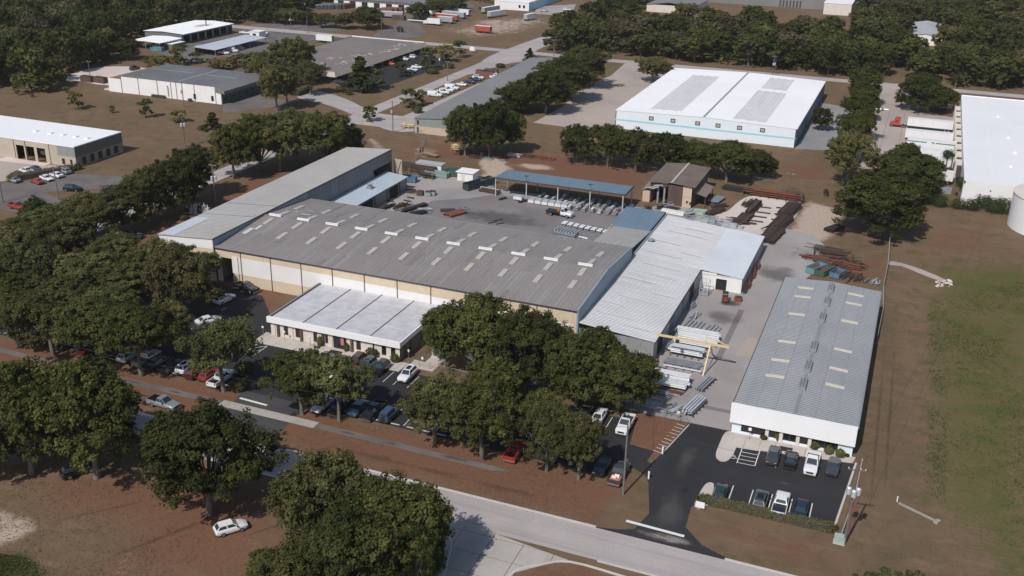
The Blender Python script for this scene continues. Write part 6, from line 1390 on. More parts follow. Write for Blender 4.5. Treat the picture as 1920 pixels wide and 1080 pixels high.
car('pickup', 'car_red', 966, 852, 90, 'red pickup half hidden under the front trees', g2); car('suv', 'car_white', 962, 748, 90, 'white suv peeking out from behind the front trees', g2); car('suv', 'car_black', 987, 764, 90, 'black suv in the shade beside the half hidden white suv', g2); car('sedan', 'car_black', 1096, 780, 90, 'black car in deep shade left of the white sedan near the gate', g2); car('sedan', 'car_silver', 1070, 830, -90, 'silver car glimpsed under the trees near the gate', g2)
g3 = 'cars before the office'
car('suv', 'car_maroon', 668, 684, -90, 'dark maroon suv partly behind the tree before the office', g3); car('suv', 'car_blue', 688, 692, -90, 'dark blue suv parked nose-out before the office', g3); car('suv', 'car_black', 713, 697, -90, 'black suv nearest the empty space before the office', g3); car('suv', 'car_white', 764, 709, -90, 'white suv half hidden by the oaks right of the office', g3)
car('sedan', 'car_white', 604, 766, -90, 'white car hidden under the trees at the office entrance', g3); car('pickup', 'car_black', 640, 768, -90, 'black pickup behind the thin light pole in the front row', g3); car('sedan', 'car_blue', 672, 772, -90, 'blue sedan in the front row facing the road', g3); car('pickup', 'car_black', 701, 777, -90, 'black pickup with bright grille in the front row', g3); car('jeep', 'car_blue', 730, 784, 90, 'blue boxy jeep with spare wheel in the front row', g3)
g4 = 'row of cars in the left car park'
for k, c, x, y, hd, l in (('suv', 'car_white', 243, 673, 90, 'white suv at the left end of the lit parked row'), ('pickup', 'car_silver', 276, 678, 90, 'silver pickup second in the lit parked row'), ('sedan', 'car_black', 296, 686, 90, 'black car between the silver pickup and the dark saloon'), ('sedan', 'car_grey', 325, 692, 90, 'charcoal sedan left of the white suv in the parked row'), ('suv', 'car_white', 352, 694, 90, 'white suv beside the dark red suv'), ('suv', 'car_maroon', 370, 703, 90, 'dark red suv beside the white suv'), ('hatch', 'car_red', 393, 708, 90, 'bright red car left of the last white pickup'), ('pickup', 'car_white', 416, 716, 90, 'white pickup at the right end of the row behind a tree trunk'),
        ('sedan', 'car_navy', 128, 650, 90, 'navy car in deep shade in the left car park'), ('pickup', 'car_maroon', 172, 660, -90, 'dark maroon pickup in deep shade, left of a forked trunk'), ('sedan', 'car_black', 52, 634, 90, 'black car in shade behind the leftmost trunks')): car(k, c, x, y, hd, l, g4)
car('suv', 'car_white', 421, 566, 80, 'white suv parked in shade near the hall door'); car('pickup', 'car_black', 463, 545, -8, 'black pickup parked along the hall wall'); car('sedan', 'car_white', 391, 606, 60, 'white car in the shade of the grove below the white suv'); car('hatch', 'car_silver', 394, 628, 20, 'silver car under the small tree at the left car park')
car('suv', 'car_grey', 248, 447, 20, 'grey suv in shade beside the side street trees')
car('pickup_cover', 'car_silver', 308, 763, -4, 'silver pickup with covered bed parked on the verge, towing a small trailer'); car('hatch', 'car_white', 433, 996, math.degrees(math.atan2(3.55, 2.56)), 'white hatchback parked on the bare ground at lower left'); car('suv', 'car_black', 148, 888, 60, 'dark car hidden under the trees at lower left')
g5 = 'cars by the tan garage'
for k, c, x, y, hd, l in (('suv', 'car_silver', 121, 325, 165, 'silver suv at the upper end of the row by the tan garage'), ('sedan', 'car_white', 106, 332, 165, 'white sedan second in the row by the tan garage'), ('sedan', 'car_white', 88, 338, -15, 'white car next to the red car by the tan garage'), ('sedan', 'car_red', 70, 344, 165, 'red car at the lower end of the row by the tan garage'), ('sedan', 'car_silver', 26, 341, 165, 'silver car lowest on the far side of the hedge by the tan garage'), ('suv', 'car_maroon', 33, 332, 165, 'maroon suv on the far side of the hedge by the tan garage'), ('pickup', 'car_white', 52, 326, 165, 'white pickup behind the hedge by the tan garage'), ('sedan', 'car_grey', 66, 320, 165, 'dark car at the top of the hedge by the tan garage'), ('suv', 'car_black', 137, 358, 10, 'black suv in the tree shade opposite the tan garage'), ('pickup', 'car_red', 34, 392, -10, 'red and black pickup near the left picture edge'), ('sedan', 'car_white', 57, 402, 60, 'white car under the trees near the left picture edge')): car(k, c, x, y, hd, l, g5)
g6 = 'vehicles in the store car park'
for k, c, x, y, l in (('suv', 'car_white', 771, 109, 'white suv furthest along the store front'), ('sedan', 'car_white', 758, 113, 'white sedan beside the furthest suv at the store front'), ('sedan', 'car_orange', 731, 122, 'orange red car parked at the store front'), ('sedan', 'car_white', 782, 128, 'white sedan on the street side of the store car park'), ('sedan', 'car_white', 774, 133, 'lower white car on the street side of the store car park'), ('sedan', 'car_black', 770, 137, 'black car lowest on the street side of the store car park'), ('sedan', 'car_white', 805, 100, 'white car glimpsed between two trees in the store car park'), ('suv', 'car_silver', 833, 111, 'silver car under the trees at the far end of the store car park'), ('sedan', 'car_grey', 636, 156, 'grey car at the near corner of the store')): car(k, c, x, y, 175 if y < 125 else -5, l, g6)
g7 = 'vehicles on the forecourt of the grey warehouse'
for k, c, x, y, l in (('van', 'car_white', 816, 181, 'white van nearest the camera on the grey warehouse forecourt'), ('pickup', 'car_white', 830, 176, 'white work truck next to the nearest van on the forecourt'), ('cab', 'car_white', 838, 172, 'white work truck third on the forecourt'), ('van', 'car_white', 848, 168, 'white van fourth on the forecourt'), ('sedan', 'car_white', 865, 161, 'white sedan between the vans and the dark cars on the forecourt'), ('sedan', 'car_navy', 880, 156, 'navy sedan on the forecourt beside the white sedan'), ('pickup', 'car_navy', 892, 153, 'dark pickup on the forecourt'), ('suv', 'car_white', 897, 148, 'white suv by the rusty containers on the forecourt')): car(k, c, x, y, 0 if k != 'sedan' else 180, l, g7)
car('pickup', 'car_white', 930, 146, 70, 'white pickup facing the grey warehouse roof edge'); car('suv', 'car_green', 966, 128, 80, 'dark green suv beyond the grey warehouse'); car('suv', 'car_green', 253, 131, 90, 'dark green suv on the pale dirt lot behind the white panel building')
g8 = 'work trucks in the repair shop yard'
for k, c, x, y, hd, l in (('cab', 'car_white', 287, 88, 0, 'white truck under the open white canopy'), ('pickup', 'car_white', 420, 102, 0, 'white work truck lowest in the repair yard row'), ('van', 'car_white', 436, 98, 10, 'white van middle of the repair yard row'), ('pickup', 'car_white', 446, 92, 0, 'white work truck topmost in the repair yard row'), ('cab', 'car_white', 460, 64, 0, 'white truck behind the carport roof'), ('cab', 'car_white', 494, 64, 0, 'white truck at the right end of the repair yard'), ('sedan', 'car_silver', 352, 118, 0, 'pale car behind the white panel building'), ('van', 'car_white', 380, 95, 10, 'white van at the near end of the carport')): car(k, c, x, y, hd, l, g8)
for k, c, x, y, l in (('sedan', 'car_silver', 1020, 22, 'silver car by the far white building'), ('suv', 'car_white', 1056, 27, 'white car lower in the far car park'), ('suv', 'car_white', 1064, 20, 'white car higher in the far car park'), ('suv', 'car_white', 756, 20, 'white suv before the far depot'), ('cab', 'car_white', 771, 25, 'white truck beside the far depot'), ('suv', 'car_black', 905, 18, 'dark car near the far grey trailers'), ('suv', 'car_navy', 513, 44, 'dark car on the far lane at upper left')): car(k, c, x, y, 0, l, 'far cars')
car('sedan', 'car_white', 1772, 204, 10, 'white car beyond the docked trailers'); car('pickup', 'car_black', 1680, 300, 10, 'black and white pickup below the docked trailers')
o = car('flatbed_tank', 'car_white', 0, 0, -7, 'white flatbed truck with orange tank parked in the yard', world=(-83.3, 246.6)); o.scale = (1.14,) * 3
# utility trailer behind the silver pickup and the equipment trailer in the yard
def utility_trailer(loc, rz, label, L=3.6, W=1.9, ramp=False, gate='steel_rust'):
    o = thing('utility_trailer', label, 'trailer', loc, rz); MB().box(-L / 2, L / 2, -W / 2, W / 2, .5, .6).build('deck', M['steel_brown' if not ramp else 'wood_pallet'], o)
    b = MB()
    for s in (-1, 1): b.bar((-L / 2, s * W / 2, .95), (L / 2, s * W / 2, .95), .06); [b.bar((x, s * W / 2, .6), (x, s * W / 2, .95), .05) for x in (-L / 2, 0, L / 2)]
    b.bar((L / 2, -W / 2, .95), (L / 2, W / 2, .95), .06); b.bar((L / 2, -W / 2, .5), (L / 2 + 1.2, 0, .5), .1); b.bar((L / 2, W / 2, .5), (L / 2 + 1.2, 0, .5), .1); b.build('frame', M[gate], o)
    if ramp:
        for s in (-1, 1): MB().box(-L / 2 - .1, -L / 2, s * .6 - .25, s * .6 + .25, .6, 2.2).build('ramp', M['steel_dark'], o)
    else: MB().box(-L / 2, L / 2, -W / 2 + .06, W / 2 - .06, .6, .75).build('load', M['steel_brown'], o)
    add_wheels(o, (-.45, .45) if ramp else (0,), W / 2 + .14, .34); return o
utility_trailer(tuple(G(262, 753)), R(-6), 'small rusty trailer hitched behind the silver pickup'); utility_trailer(tuple(G(806, 292)), R(-12), 'long equipment trailer with raised ramps standing behind the yard', 6.5, 2.3, True, 'steel_dark')
# semitrailers
def trailer_proto(name, L, H=2.7, W=2.55, m_='trailer_white', z0=1.15):
    o = thing(name, 'prototype', 'trailer', (0, 0, -500)); b = MB(); b.box(-L / 2, L / 2, -W / 2, W / 2, z0, z0 + H); q = b.build('box', M[m_], o); q['paint'] = 1
    MB().box(-L / 2 - .03, L / 2 + .03, -W / 2 - .03, W / 2 + .03, z0 + H, z0 + H + .04).build('roof', M['trailer_white' if m_ != 'trailer_grey' else 'trailer_grey'], o)
    MB().box(-L / 2 + .2, L / 2 - .5, -.5, .5, z0 - .3, z0).build('chassis', M['bumper_dark'], o)
    for s in (-1, 1): MB().box(-L / 2 - .05, -L / 2, min(0, s * W / 2) + .04, max(0, s * W / 2) - .04, z0 + .1, z0 + H - .1).build('rear_door', M['trailer_grey'], o); MB().box(L / 2 - 2.6, L / 2 - 2.4, s * .8 - .1, s * .8 + .1, 0, z0).build('landing_gear', M['bumper_dark'], o)
    add_wheels(o, (-L / 2 + 1.2, -L / 2 + 2.5), W / 2 - .2, .5, .3); return remember(o)
TRL = trailer_proto('semi_trailer', 15.5); TRS = trailer_proto('box_trailer', 9.5)
def trl(proto, loc, rz, label, group, m_='trailer_white'):
    o = dup(proto, loc, rz, label, group, M[m_]); return o
def dock_y(px, py): return G(px, py, 4).y
docks = [(1792, 228, 'white trailer hitched to the red tractor at the docks', 0), (1792, 250, 'plain white trailer next to the red tractor one', 0), (1792, 266, 'white trailer with a green stripe at the docks', 1), (1792, 283, 'grey-topped white trailer next to the green-striped one', 0), (1792, 297, 'white trailer behind the tall palm at the docks', 0), (1792, 322, 'last white trailer by the corner of the dock warehouse', 0)]
for x, y, l, stripe in docks:
    Y = dock_y(x, y); o = trl(TRL, (7.0 + (1.0 if stripe else 0), Y, 0), R(180), l, 'trailers at the docks')
    if stripe:
        for a, b in ((-7.6, -1.2), (1.6, 7.7)):
            MB().box(a, b, 1.276, 1.29, 2.9, 3.25).build('stripe', M['trailer_green'], o)
        MB().add([(-.8 + i * .5, 1.29, 2.7 + (i % 2) * .3) for i in range(2)] + [(.5, 1.29, 3.3), (-.7, 1.29, 3.3)], [(0, 1, 2, 3)]).build('lettering', M['trim_dark'], o)
def tractor(loc, rz, label, m_):
    o = thing('truck_tractor', label, 'truck', loc, rz); b = MB(); b.box(-.2, 1.9, -1.2, 1.2, .9, 3.0); b.box(1.9, 3.3, -.95, .95, .9, 1.9); b.box(-.2, 1.6, -1.15, 1.15, 3.0, 3.5); q = b.build('cab', M[m_], o)
    MB().box(1.9, 1.93, -1.05, 1.05, 2.0, 2.8).build('windshield', M['glass_blue'], o); MB().box(-3.4, 3.4, -.5, .5, .6, .9).build('chassis', M['bumper_dark'], o); MB().box(3.3, 3.45, -1.1, 1.1, .5, .9).build('bumper', M['chrome'], o)
    for s in (-1, 1): MB().box(.6, 1.6, s * 1.2 - .01, s * 1.2 + .01, 2.0, 2.7).build('side_window', M['glass_blue'], o); MB().tube([(-.4, s * 1.1, .9), (-.4, s * 1.1, 3.7)], .08, 6).build('exhaust', M['chrome'], o)
    add_wheels(o, (-2.6, -1.3, 2.6), 1.0, .5, .3); return o
tractor((-3.4, dock_y(1792, 228), 0), R(180), 'red truck tractor hitched to a white trailer at the docks', 'truck_red')
# far dirt lot
def box_truck(loc, rz, label):
    o = thing('box_truck', label, 'truck', loc, rz); MB().box(-5, 3.2, -1.25, 1.25, 1.0, 3.7).build('box', M['trailer_white'], o); b = MB(); b.box(3.4, 5.0, -1.1, 1.1, .7, 2.5); b.box(5.0, 5.9, -1.0, 1.0, .7, 1.6); b.build('cab', M['car_white'], o)
    MB().box(5.0, 5.02, -.9, .9, 1.65, 2.4).build('windshield', M['glass_blue'], o); MB().box(-1.2, .4, -1.262, -1.251, 1.9, 3.2).build('logo', M['trim_dark'], o); MB().box(1.2, 2.6, -1.262, -1.251, 2.5, 3.2).build('logo', M['vent_grey'], o); add_wheels(o, (-3.4, 4.6), 1.0, .5, .3); return o
box_truck(tuple(G(812, 47)), R(178), 'white box truck with dark logo at the left of the dirt lot')
gt = 'trailers on the dirt lot'
for x, y, rz, m_, l, pr_ in ((836, 44, 178, 'trailer_grey', 'grey trailer beside the white box truck', TRS), (838, 39, 172, 'trailer_red', 'red trailer front of the long row on the dirt lot', TRL), (851, 34, 172, 'trailer_grey', 'dark grey trailer behind the red trailer', TRL), (860, 29, 172, 'trailer_white', 'white trailer last of the row behind the red trailer', TRL), (906, 62, -4, 'trailer_red', 'short orange red trailer alone on the sandy lot', TRS), (931, 32, 75, 'trailer_white', 'white trailer seen end-on near the far white building', TRL), (920, 24, 75, 'trailer_grey', 'grey trailer left of the end-on white trailer', TRL), (993, 38, 78, 'trailer_white', 'white trailer standing alone right of the sandy lot', TRS), (610, 80, 178, 'trailer_white', 'white trailer behind the flat-roof store', TRS)):
    p = G(x, y); trl(pr_, (p.x, p.y, 0), R(rz), l, gt, m_)
p = G(733, 34); trl(TRL, (p.x, p.y, 0), R(8), 'pale grey trailer before the far depot', gt, 'trailer_grey')
p = G(783, 42); o = thing('flat_trailer', 'white flat trailer at the lane by the dirt lot', 'trailer', tuple(p)); MB().box(-6, 6, -1.2, 1.2, 1.0, 1.25).build('deck', M['trailer_white'], o); add_wheels(o, (-4, -2.7), 1.0, .5, .3)
for i in range(8):
    p = G(606 + i * 7, 16 - i * .1); o = thing('shipping_container', ORD[i] + ' container from the left in the row before the far depot', 'container', (p.x, p.y, 0), R(80), 'containers before the far depot')
    MB().box(-6, 6, -1.2, 1.2, .15, 2.75).build('box', M[('trailer_grey', 'bin_sage', 'galv_blue', 'trailer_grey', 'bin_blue', 'trailer_grey', 'rust_container', 'rust_container')[i]], o); MB().box(-6.05, -6, -1.1, 1.1, .25, 2.6).build('door', M['trim_dark'], o)
for i in range(3):
    p = G(722 + i * 9, 24 - i); o = thing('shipping_container', ORD[i] + ' reddish container from the left beside the far depot docks', 'container', (p.x, p.y, 0), R(10), 'red containers by the far depot'); MB().box(-5, 5, -1.2, 1.2, .15, 2.7).build('box', M['rust_container'], o); MB().box(-5.05, -5, -1.1, 1.1, .25, 2.6).build('door', M['trim_dark'], o)
p = G(748, 37); o = thing('shipping_container', 'dark brown container by the lane to the far depot', 'container', tuple(p)); MB().box(-4, 4, -1.2, 1.2, .1, 2.6).build('box', M['steel_brown'], o); MB().box(4, 4.05, -1.1, 1.1, .2, 2.5).build('door', M['trim_dark'], o)
for i, (x, y) in enumerate(((905, 141), (914, 143), (921, 139))):
    p = G(x, y); o = thing('scrap_container', ORD[i] + ' rusty scrap container from the left on the forecourt', 'container', (p.x, p.y, 0), R(4), 'rusty containers on the forecourt'); b = MB(); b.box(-3, 3, -1.2, 1.2, .1, 2.2); b.build('box', M['rust_container'], o); MB().box(-2.8, 2.8, -1.05, 1.05, 2.201, 2.3).build('load', M['steel_dark'], o)
# ------------------------------------------------------------------ yard goods
rj = random.Random(77)
def beam_stack(loc, rz, label, n, L, layers, m_, pitch=.42, sec=(.3, .32), cat='steel stack', name='beam_stack', group=None, mats=None, jit=.25, sleepers=True, z0=.18):
    """layers of I-beams lying along local x on sleepers"""
    o = thing(name, label, cat, loc, rz, group); w, h = sec
    b = MB(); t = .035 + .1 * w
    b.box(-.5, .5, -w / 2, w / 2, 0, t); b.box(-.5, .5, -w / 2, w / 2, h - t, h); b.box(-.5, .5, -t / 2, t / 2, t, h - t)
    mats = mats or [m_]; mes = [b.mesh('beam', M[q]) for q in mats]
    if sleepers:
        for k in range(3):
            x = (-.4 + .4 * k) * L; MB().box(x - .09, x + .09, -n * pitch / 2 - .25, n * pitch / 2 + .25, 0, z0).build('sleeper', M['wood_pallet' if m_ in ('galv_white', 'galv_bright') else 'steel_brown'], o)
    for l in range(layers):
        nn = n - (rj.randint(0, 1) if l else 0) - (l // 2)
        for k in range(nn):
            q = link('beam', rj.choice(mes), o); q.location = (rj.uniform(-jit, jit), (k - (nn - 1) / 2) * pitch, z0 + l * (h + .03)); q.scale = (L * rj.uniform(.85, 1.0), 1, 1)
        z0 += .05 if l % 2 else 0
    return o
def at(px, py): p = G(px, py); return (p.x, p.y, .04)
def head(a, b): p, q = G(*a), G(*b); return math.atan2(q.y - p.y, q.x - p.x)
# right yard: rusty stock around the pale gravel
beam_stack(at(1412, 395), R(84), 'dark rusty beam stack on the pale gravel, upper of the middle heap', 5, 12, 4, 'steel_rust', mats=['steel_rust', 'steel_dark', 'steel_brown'])
beam_stack(at(1395, 412), R(84), 'brown beam stack on the pale gravel, lower of the middle heap', 8, 9, 2, 'steel_brown', mats=['steel_rust', 'steel_brown', 'steel_dark'])
for k, (x, y) in enumerate(((1432, 390), (1430, 400), (1425, 408), (1418, 416))): beam_stack(at(x, y), R(2), ORD[k] + ' loose sleeper beam from the top, right of the middle heap', 1, 4, 1, 'steel_brown', sleepers=False, z0=.02, group='loose beams by the middle heap')
for k in range(3):
    p = at(1446 + k * 17, 445 - k * 24); beam_stack(p, R(82), ORD[k] + ' stack from the front in the long line of rusty beams edging the gravel', 9, 11.5, 3, 'steel_rust', mats=['steel_rust', 'steel_dark', 'steel_brown'], pitch=.5, group='rusty beams edging the gravel')
for k, (x, y) in enumerate(((1470, 392), (1466, 404), (1460, 414))): beam_stack(at(x, y), R(2), ORD[k] + ' loose beam from the top, left of the long rusty line', 1, 4.5, 1, 'steel_dark', sleepers=False, z0=.02, group='loose beams by the long line')
beam_stack(at(1383, 358), R(-6), 'black tarpaulined plate stack behind the gravel', 6, 9, 3, 'steel_dark', sleepers=False)
def rack(loc, rz, label, L, n, m_, levels=3, depth=2.2, load=None, group=None):
    o = thing('steel_rack', label, 'rack', loc, rz, group); post = MB().box(-.09, .09, -depth / 2, depth / 2, 0, .12); post.box(-.09, .09, -.1, .1, 0, levels * .62 + .25); pm = post.mesh('post', M[m_]); arm = MB().box(-.06, .06, -depth / 2, depth / 2, -.06, .06).mesh('arm', M[m_])
    for k in range(n):
        x = -L / 2 + L * k / (n - 1); q = link('post', pm, o); q.location = (x, 0, 0)
        for l in range(levels): r_ = link('arm', arm, q); r_.location = (0, 0, .55 + l * .62)
    bm_ = MB().box(-.5, .5, -.1, .1, 0, .2).mesh('beam', M[load or m_])
    for l in range(levels):
        for s in (-.75, -.35, .35, .75): q = link('beam', bm_, o); q.location = (rj.uniform(-.4, .4), s * depth / 2, .62 + l * .62); q.scale = (L * rj.uniform(.6, 1), 1, 1)
    return o
rack(at(1450, 372), R(-3), 'long rusty cantilever rack behind the gravel', 17, 8, 'steel_rust', 3, load='steel_red'); rack(at(1485, 372), R(-3), 'shorter rusty rack at the back right of the gravel', 6, 4, 'steel_rust', 3, load='steel_brown')
rack(at(1562, 482), R(-2), 'brown open rack above the dumpsters', 9, 5, 'steel_dark', 2, 2.6, 'steel_rust')
beam_stack(at(1564, 431), R(62), 'dark bundle of bars lying alone on the dirt near the oak', 6, 6.5, 2, 'steel_dark', pitch=.45)
for k, (x, y, L, m_) in enumerate(((1545, 490, 11, 'steel_red'), (1558, 497, 9, 'steel_brown'), (1585, 503, 7, 'steel_red'), (1592, 513, 6, 'steel_red'), (1578, 509, 5, 'steel_brown'))): beam_stack(at(x, y), R(-3), ORD[k] + ' rust red girder from the top, beside the dumpsters', 1 + k % 2, L, 1, m_, sec=(.6, .5), pitch=.8, group='red girders by the dumpsters', jit=.1)
for k, (x, y) in enumerate(((1335, 402), (1344, 398))): beam_stack(at(x, y), R(60), ('lower' if k == 0 else 'upper') + ' rusty beam heap beside the barn lean-to', 5, 6, 2, 'steel_rust')
o = thing('plate_rack', 'blue grey steel plates on a low stand beside the barn lean-to', 'plates', at(1343, 377), R(80)); MB().box(-3, 3, -1.6, 1.6, .5, .7).build('plate', M['galv_blue'], o); MB().box(-2.8, 2.8, -1.4, 1.4, 0, .5).build('stand', M['steel_dark'], o)
# galvanised frames behind the shop and around the canopy
def frame_stack(loc, rz, label, L, W, n, m_, group=None):
    o = thing('frame_bundle', label, 'steel frame', loc, rz, group); z = .15
    for k in range(n):
        b = MB()
        for s in (-1, 1): b.bar((-L / 2, s * W / 2, z), (L / 2, s * W / 2, z), .14)
        for i in range(max(2, int(L / 1.3)) + 1): x = -L / 2 + L * i / max(2, int(L / 1.3)); b.bar((x, -W / 2, z), (x, W / 2, z), .1)
        b.build('frame', M[m_], o); z += .24
    return o
for k in range(7): frame_stack(at(1302 + k * 13, 412 + k * 2.4 + (k % 2) * 2), R(-4 + rj.uniform(-6, 6)), ORD[k] + ' galvanised frame from the left in the heap behind the shop roof', 3.8, 1.8, 2 + k % 3, ('galv_blue', 'galv_bright', 'box_green', 'galv_dull')[k % 4], 'frames behind the shop')
o = thing('crate', 'pale green crate behind the galvanised shop', 'crate', at(1312, 402)); MB().box(-1.6, 1.6, -1.1, 1.1, .1, 1.1).build('box', M['box_green'], o); MB().box(-1.7, 1.7, -1.2, 1.2, 1.1, 1.2).build('lid', M['box_green'], o)
o = thing('white_bundle', 'white wrapped bundle behind the corner of the shop roof', 'bundle', at(1262, 402), R(-8)); MB().box(-3.2, 3.2, -.7, .7, .2, 1.1).build('wrap', M['galv_white'], o); MB().box(-3, 3, -.6, .6, 0, .2).build('sleeper', M['wood_pallet'], o)
k = 0
for i in range(13):                                        # galvanised bundles set out under and before the open shed
    for j in range(4):
        x = -93.5 + i * 2.15; y = 253.2 + j * 2.7
        if i < 5 and j == 0: continue
        if rj.random() < .12: continue
        m_ = rj.choice(('galv_blue', 'galv_dull', 'galv_bright', 'galv_dull', 'galv_blue')); o = thing('steel_bundle', 'bundle of galvanised parts set out in rows under the blue-roofed open shed', 'steel bundle', (x + rj.uniform(-.2, .2), y + rj.uniform(-.3, .3), .04), R(88 + rj.uniform(-5, 5)), 'galvanised bundles under the shed')
        MB().box(-1.1, 1.1, -.45, .45, .25, .25 + rj.uniform(.25, .7)).build('stack', M[m_], o); b = MB(); [b.box(q - .07, q + .07, -.6, .6, 0, .24) for q in (-.8, .8)]; b.build('skid', M['wood_pallet'], o)
        if rj.random() < .5: MB().box(-.9, .9, -.3, .3, .951, 1.05 + rj.uniform(0, .2)).build('top_sheet', M[rj.choice(('galv_white', 'galv_bright', 'galv_blue'))], o)
def white_tank(loc, rz, label, group):
    o = thing('wrapped_bundle', label, 'steel bundle', loc, rz, group); MB().box(-.85, .85, -1.3, 1.3, .35, 1.05).build('wrap', M['galv_white'], o); MB().box(-.75, .75, -1.2, 1.2, 1.06, 1.3).build('top', M['galv_bright'], o); b = MB(); b.box(-.9, .9, -1.1, -.9, 0, .34); b.box(-.9, .9, .9, 1.1, 0, .34); b.build('skid', M['wood_pallet'], o)
for i in range(6): white_tank((-93.9 + i * 1.95, 254.0 - i * .05, .04), R(rj.uniform(-3, 3)), ORD[i] + ' white bundle from the left in the bright row at the shed front', 'white bundles at the shed front')
white_tank((-98.3, 254.6, .04), R(85), 'pale blue wrapped bundle left of the bright row at the shed front', 'white bundles at the shed front')
for i in range(8):
    x = -79.6 + i * 1.68; o = thing('steel_pallet', ORD[i] + ' pallet from the left in the row of white-topped pallets in the yard', 'pallet', (x, 240.3 - i * .28, .04), R(-6), 'white-topped pallets in the yard')
    MB().box(-.62, .62, -1.0, 1.0, .5, .72).build('top', M['galv_white'], o); b = MB(); [b.box(q - .06, q + .06, -1.1, 1.1, 0, .5) for q in (-.55, .55)]; b.box(-.6, .6, -1.3, -1.15, .1, .3); b.build('skid', M['galv_dull'], o)
o = thing('steel_frame_crate', 'light grey crate of galvanised parts at the hall rear', 'crate', at(1062, 443), R(-8)); MB().box(-2.9, 2.9, -1.3, 1.3, .2, 1.2).build('crate', M['galv_blue'], o); b = MB(); [b.box(-2.8 + q * .8, -2.6 + q * .8, -1.35, 1.35, 1.2, 1.75) for q in range(8)]; b.build('top_bars', M['galv_bright'], o); b = MB(); b.box(-2.95, 2.95, -1.33, -1.301, .55, .7); b.build('band', M['steel_dark'], o)
o = thing('long_tube', 'white long tube lying by the grey crate at the hall rear', 'tube', at(1088, 446), R(-14)); MB().tube([(-2.2, 0, .25), (2.2, 0, .25)], .2, 8).build('tube', M['galv_white'], o); MB().box(-1.6, -1.4, -.3, .3, 0, .12).build('sleeper', M['wood_pallet'], o)
frame_stack(at(1092, 452), R(-10), 'low heap of galvanised brackets below the white long tube', 4.4, 1.4, 2, 'galv_dull')
# left yard
beam_stack((-127.6, 222, .04), R(86), 'brown girder stack beside the lean-to workshop wall', 5, 16, 2, 'steel_brown', mats=['steel_brown', 'steel_rust']); beam_stack(at(768, 395), R(70), 'dark beam stack in the open left yard', 4, 13, 2, 'steel_dark', mats=['steel_dark', 'steel_brown'])
beam_stack(at(855, 402), R(64), 'rust red plates stacked in the middle of the yard', 5, 6.5, 1, 'steel_red', pitch=.62, sec=(.58, .4)); beam_stack(at(784, 402), R(60), 'black trestles right of the dark beam stack', 4, 5, 2, 'steel_dark', pitch=.6)
for k, (x, y) in enumerate(((740, 370), (731, 378), (770, 372), (765, 378), (760, 383))): beam_stack(at(x, y), R(-5), ORD[k] + ' short loose beam from the right in the left yard', 1, 2.6, 1, 'steel_rust', sleepers=False, z0=.02, group='loose beams in the left yard')
for k, (x, y, m_) in enumerate(((788, 366, 'steel_brown'), (803, 367, 'bin_sage'), (811, 366, 'bin_sage'), (755, 352, 'steel_dark'))): o = thing('scrap_bin', ORD[k] + ' small scrap bin from the left in the left yard', 'bin', at(x, y), R(8), 'scrap bins in the left yard'); b = MB(); b.box(-.9, .9, -.8, .8, .1, 1.1); b.build('box', M[m_], o); MB().box(-.75, .75, -.65, .65, 1.101, 1.3).build('load', M['steel_rust'], o)
frame_stack(at(840, 396), R(30), 'dark small frame beside the rust red plates', 4, 1.6, 2, 'steel_dark'); frame_stack(at(868, 392), R(40), 'silver scrap frame beside the rust red plates', 3, 2, 2, 'galv_dull')
for k, (x, y) in enumerate(((925, 418), (938, 420), (932, 414))): beam_stack(at(x, y), R(50), ORD[k] + ' thin bar in the little heap by the hall rear eave', 1, 2.6, 1, 'steel_dark', sleepers=False, z0=.02, group='thin bars by the hall rear', sec=(.2, .2))
for k, (x, y) in enumerate(((943, 374), (981, 379))): beam_stack(at(x, y), R(60), ('left' if k == 0 else 'right') + ' lone black beam before the open shed', 2, 3, 1, 'steel_dark', pitch=.3)
def dumpster(loc, rz, label, m_, L=6, W=2.3, H=1.6, group=None, load=None):
    o = thing('dumpster', label, 'dumpster', loc, rz, group); b = MB(); t = .1
    b.box(-L / 2, L / 2, -W / 2, W / 2, .15, .25); b.box(-L / 2, L / 2, -W / 2, -W / 2 + t, .25, H); b.box(-L / 2, L / 2, W / 2 - t, W / 2, .25, H); b.box(-L / 2, -L / 2 + t, -W / 2 + t, W / 2 - t, .25, H); b.box(L / 2 - t, L / 2, -W / 2 + t, W / 2 - t, .25, H); b.build('box', M[m_], o)
    r_ = MB(); n = int(L / .9)
    for k in range(n + 1):
        x = -L / 2 + .05 + (L - .2) * k / n
        for s in (-1, 1): r_.box(x, x + .1, s * (W / 2 + .05) - .05, s * (W / 2 + .05) + .05, .2, H)
    for s in (-1, 1): r_.box(-L / 2 - .06, L / 2 + .06, s * W / 2 - .08, s * W / 2 + .08, H, H + .12)
    r_.build('rib', M[m_], o); MB().box(-L / 2 + .12, L / 2 - .12, -W / 2 + .12, W / 2 - .12, .26, H * .5).build('load', M[load or 'steel_dark'], o)
    for s in (-1, 1): MB().tube([(s * L * .35, -W / 2 + .2, .1), (s * L * .35, W / 2 - .2, .1)], .12, 8).build('roller', M['steel_dark'], o)
    return o
dumpster(at(1530, 509), R(62), 'turquoise open dumpster holding scrap, left of three at the alley end', 'bin_teal', 5.5, 2.2, 1.5, load='steel_red'); dumpster(at(1547, 513), R(66), 'dark green dumpster between the turquoise and blue ones', 'bin_green', 5.5, 2.2, 1.4, load='steel_red'); dumpster(at(1570, 518), R(70), 'blue dumpster right of the dark green one', 'bin_blue', 4, 2.2, 1.3, load='steel_brown')
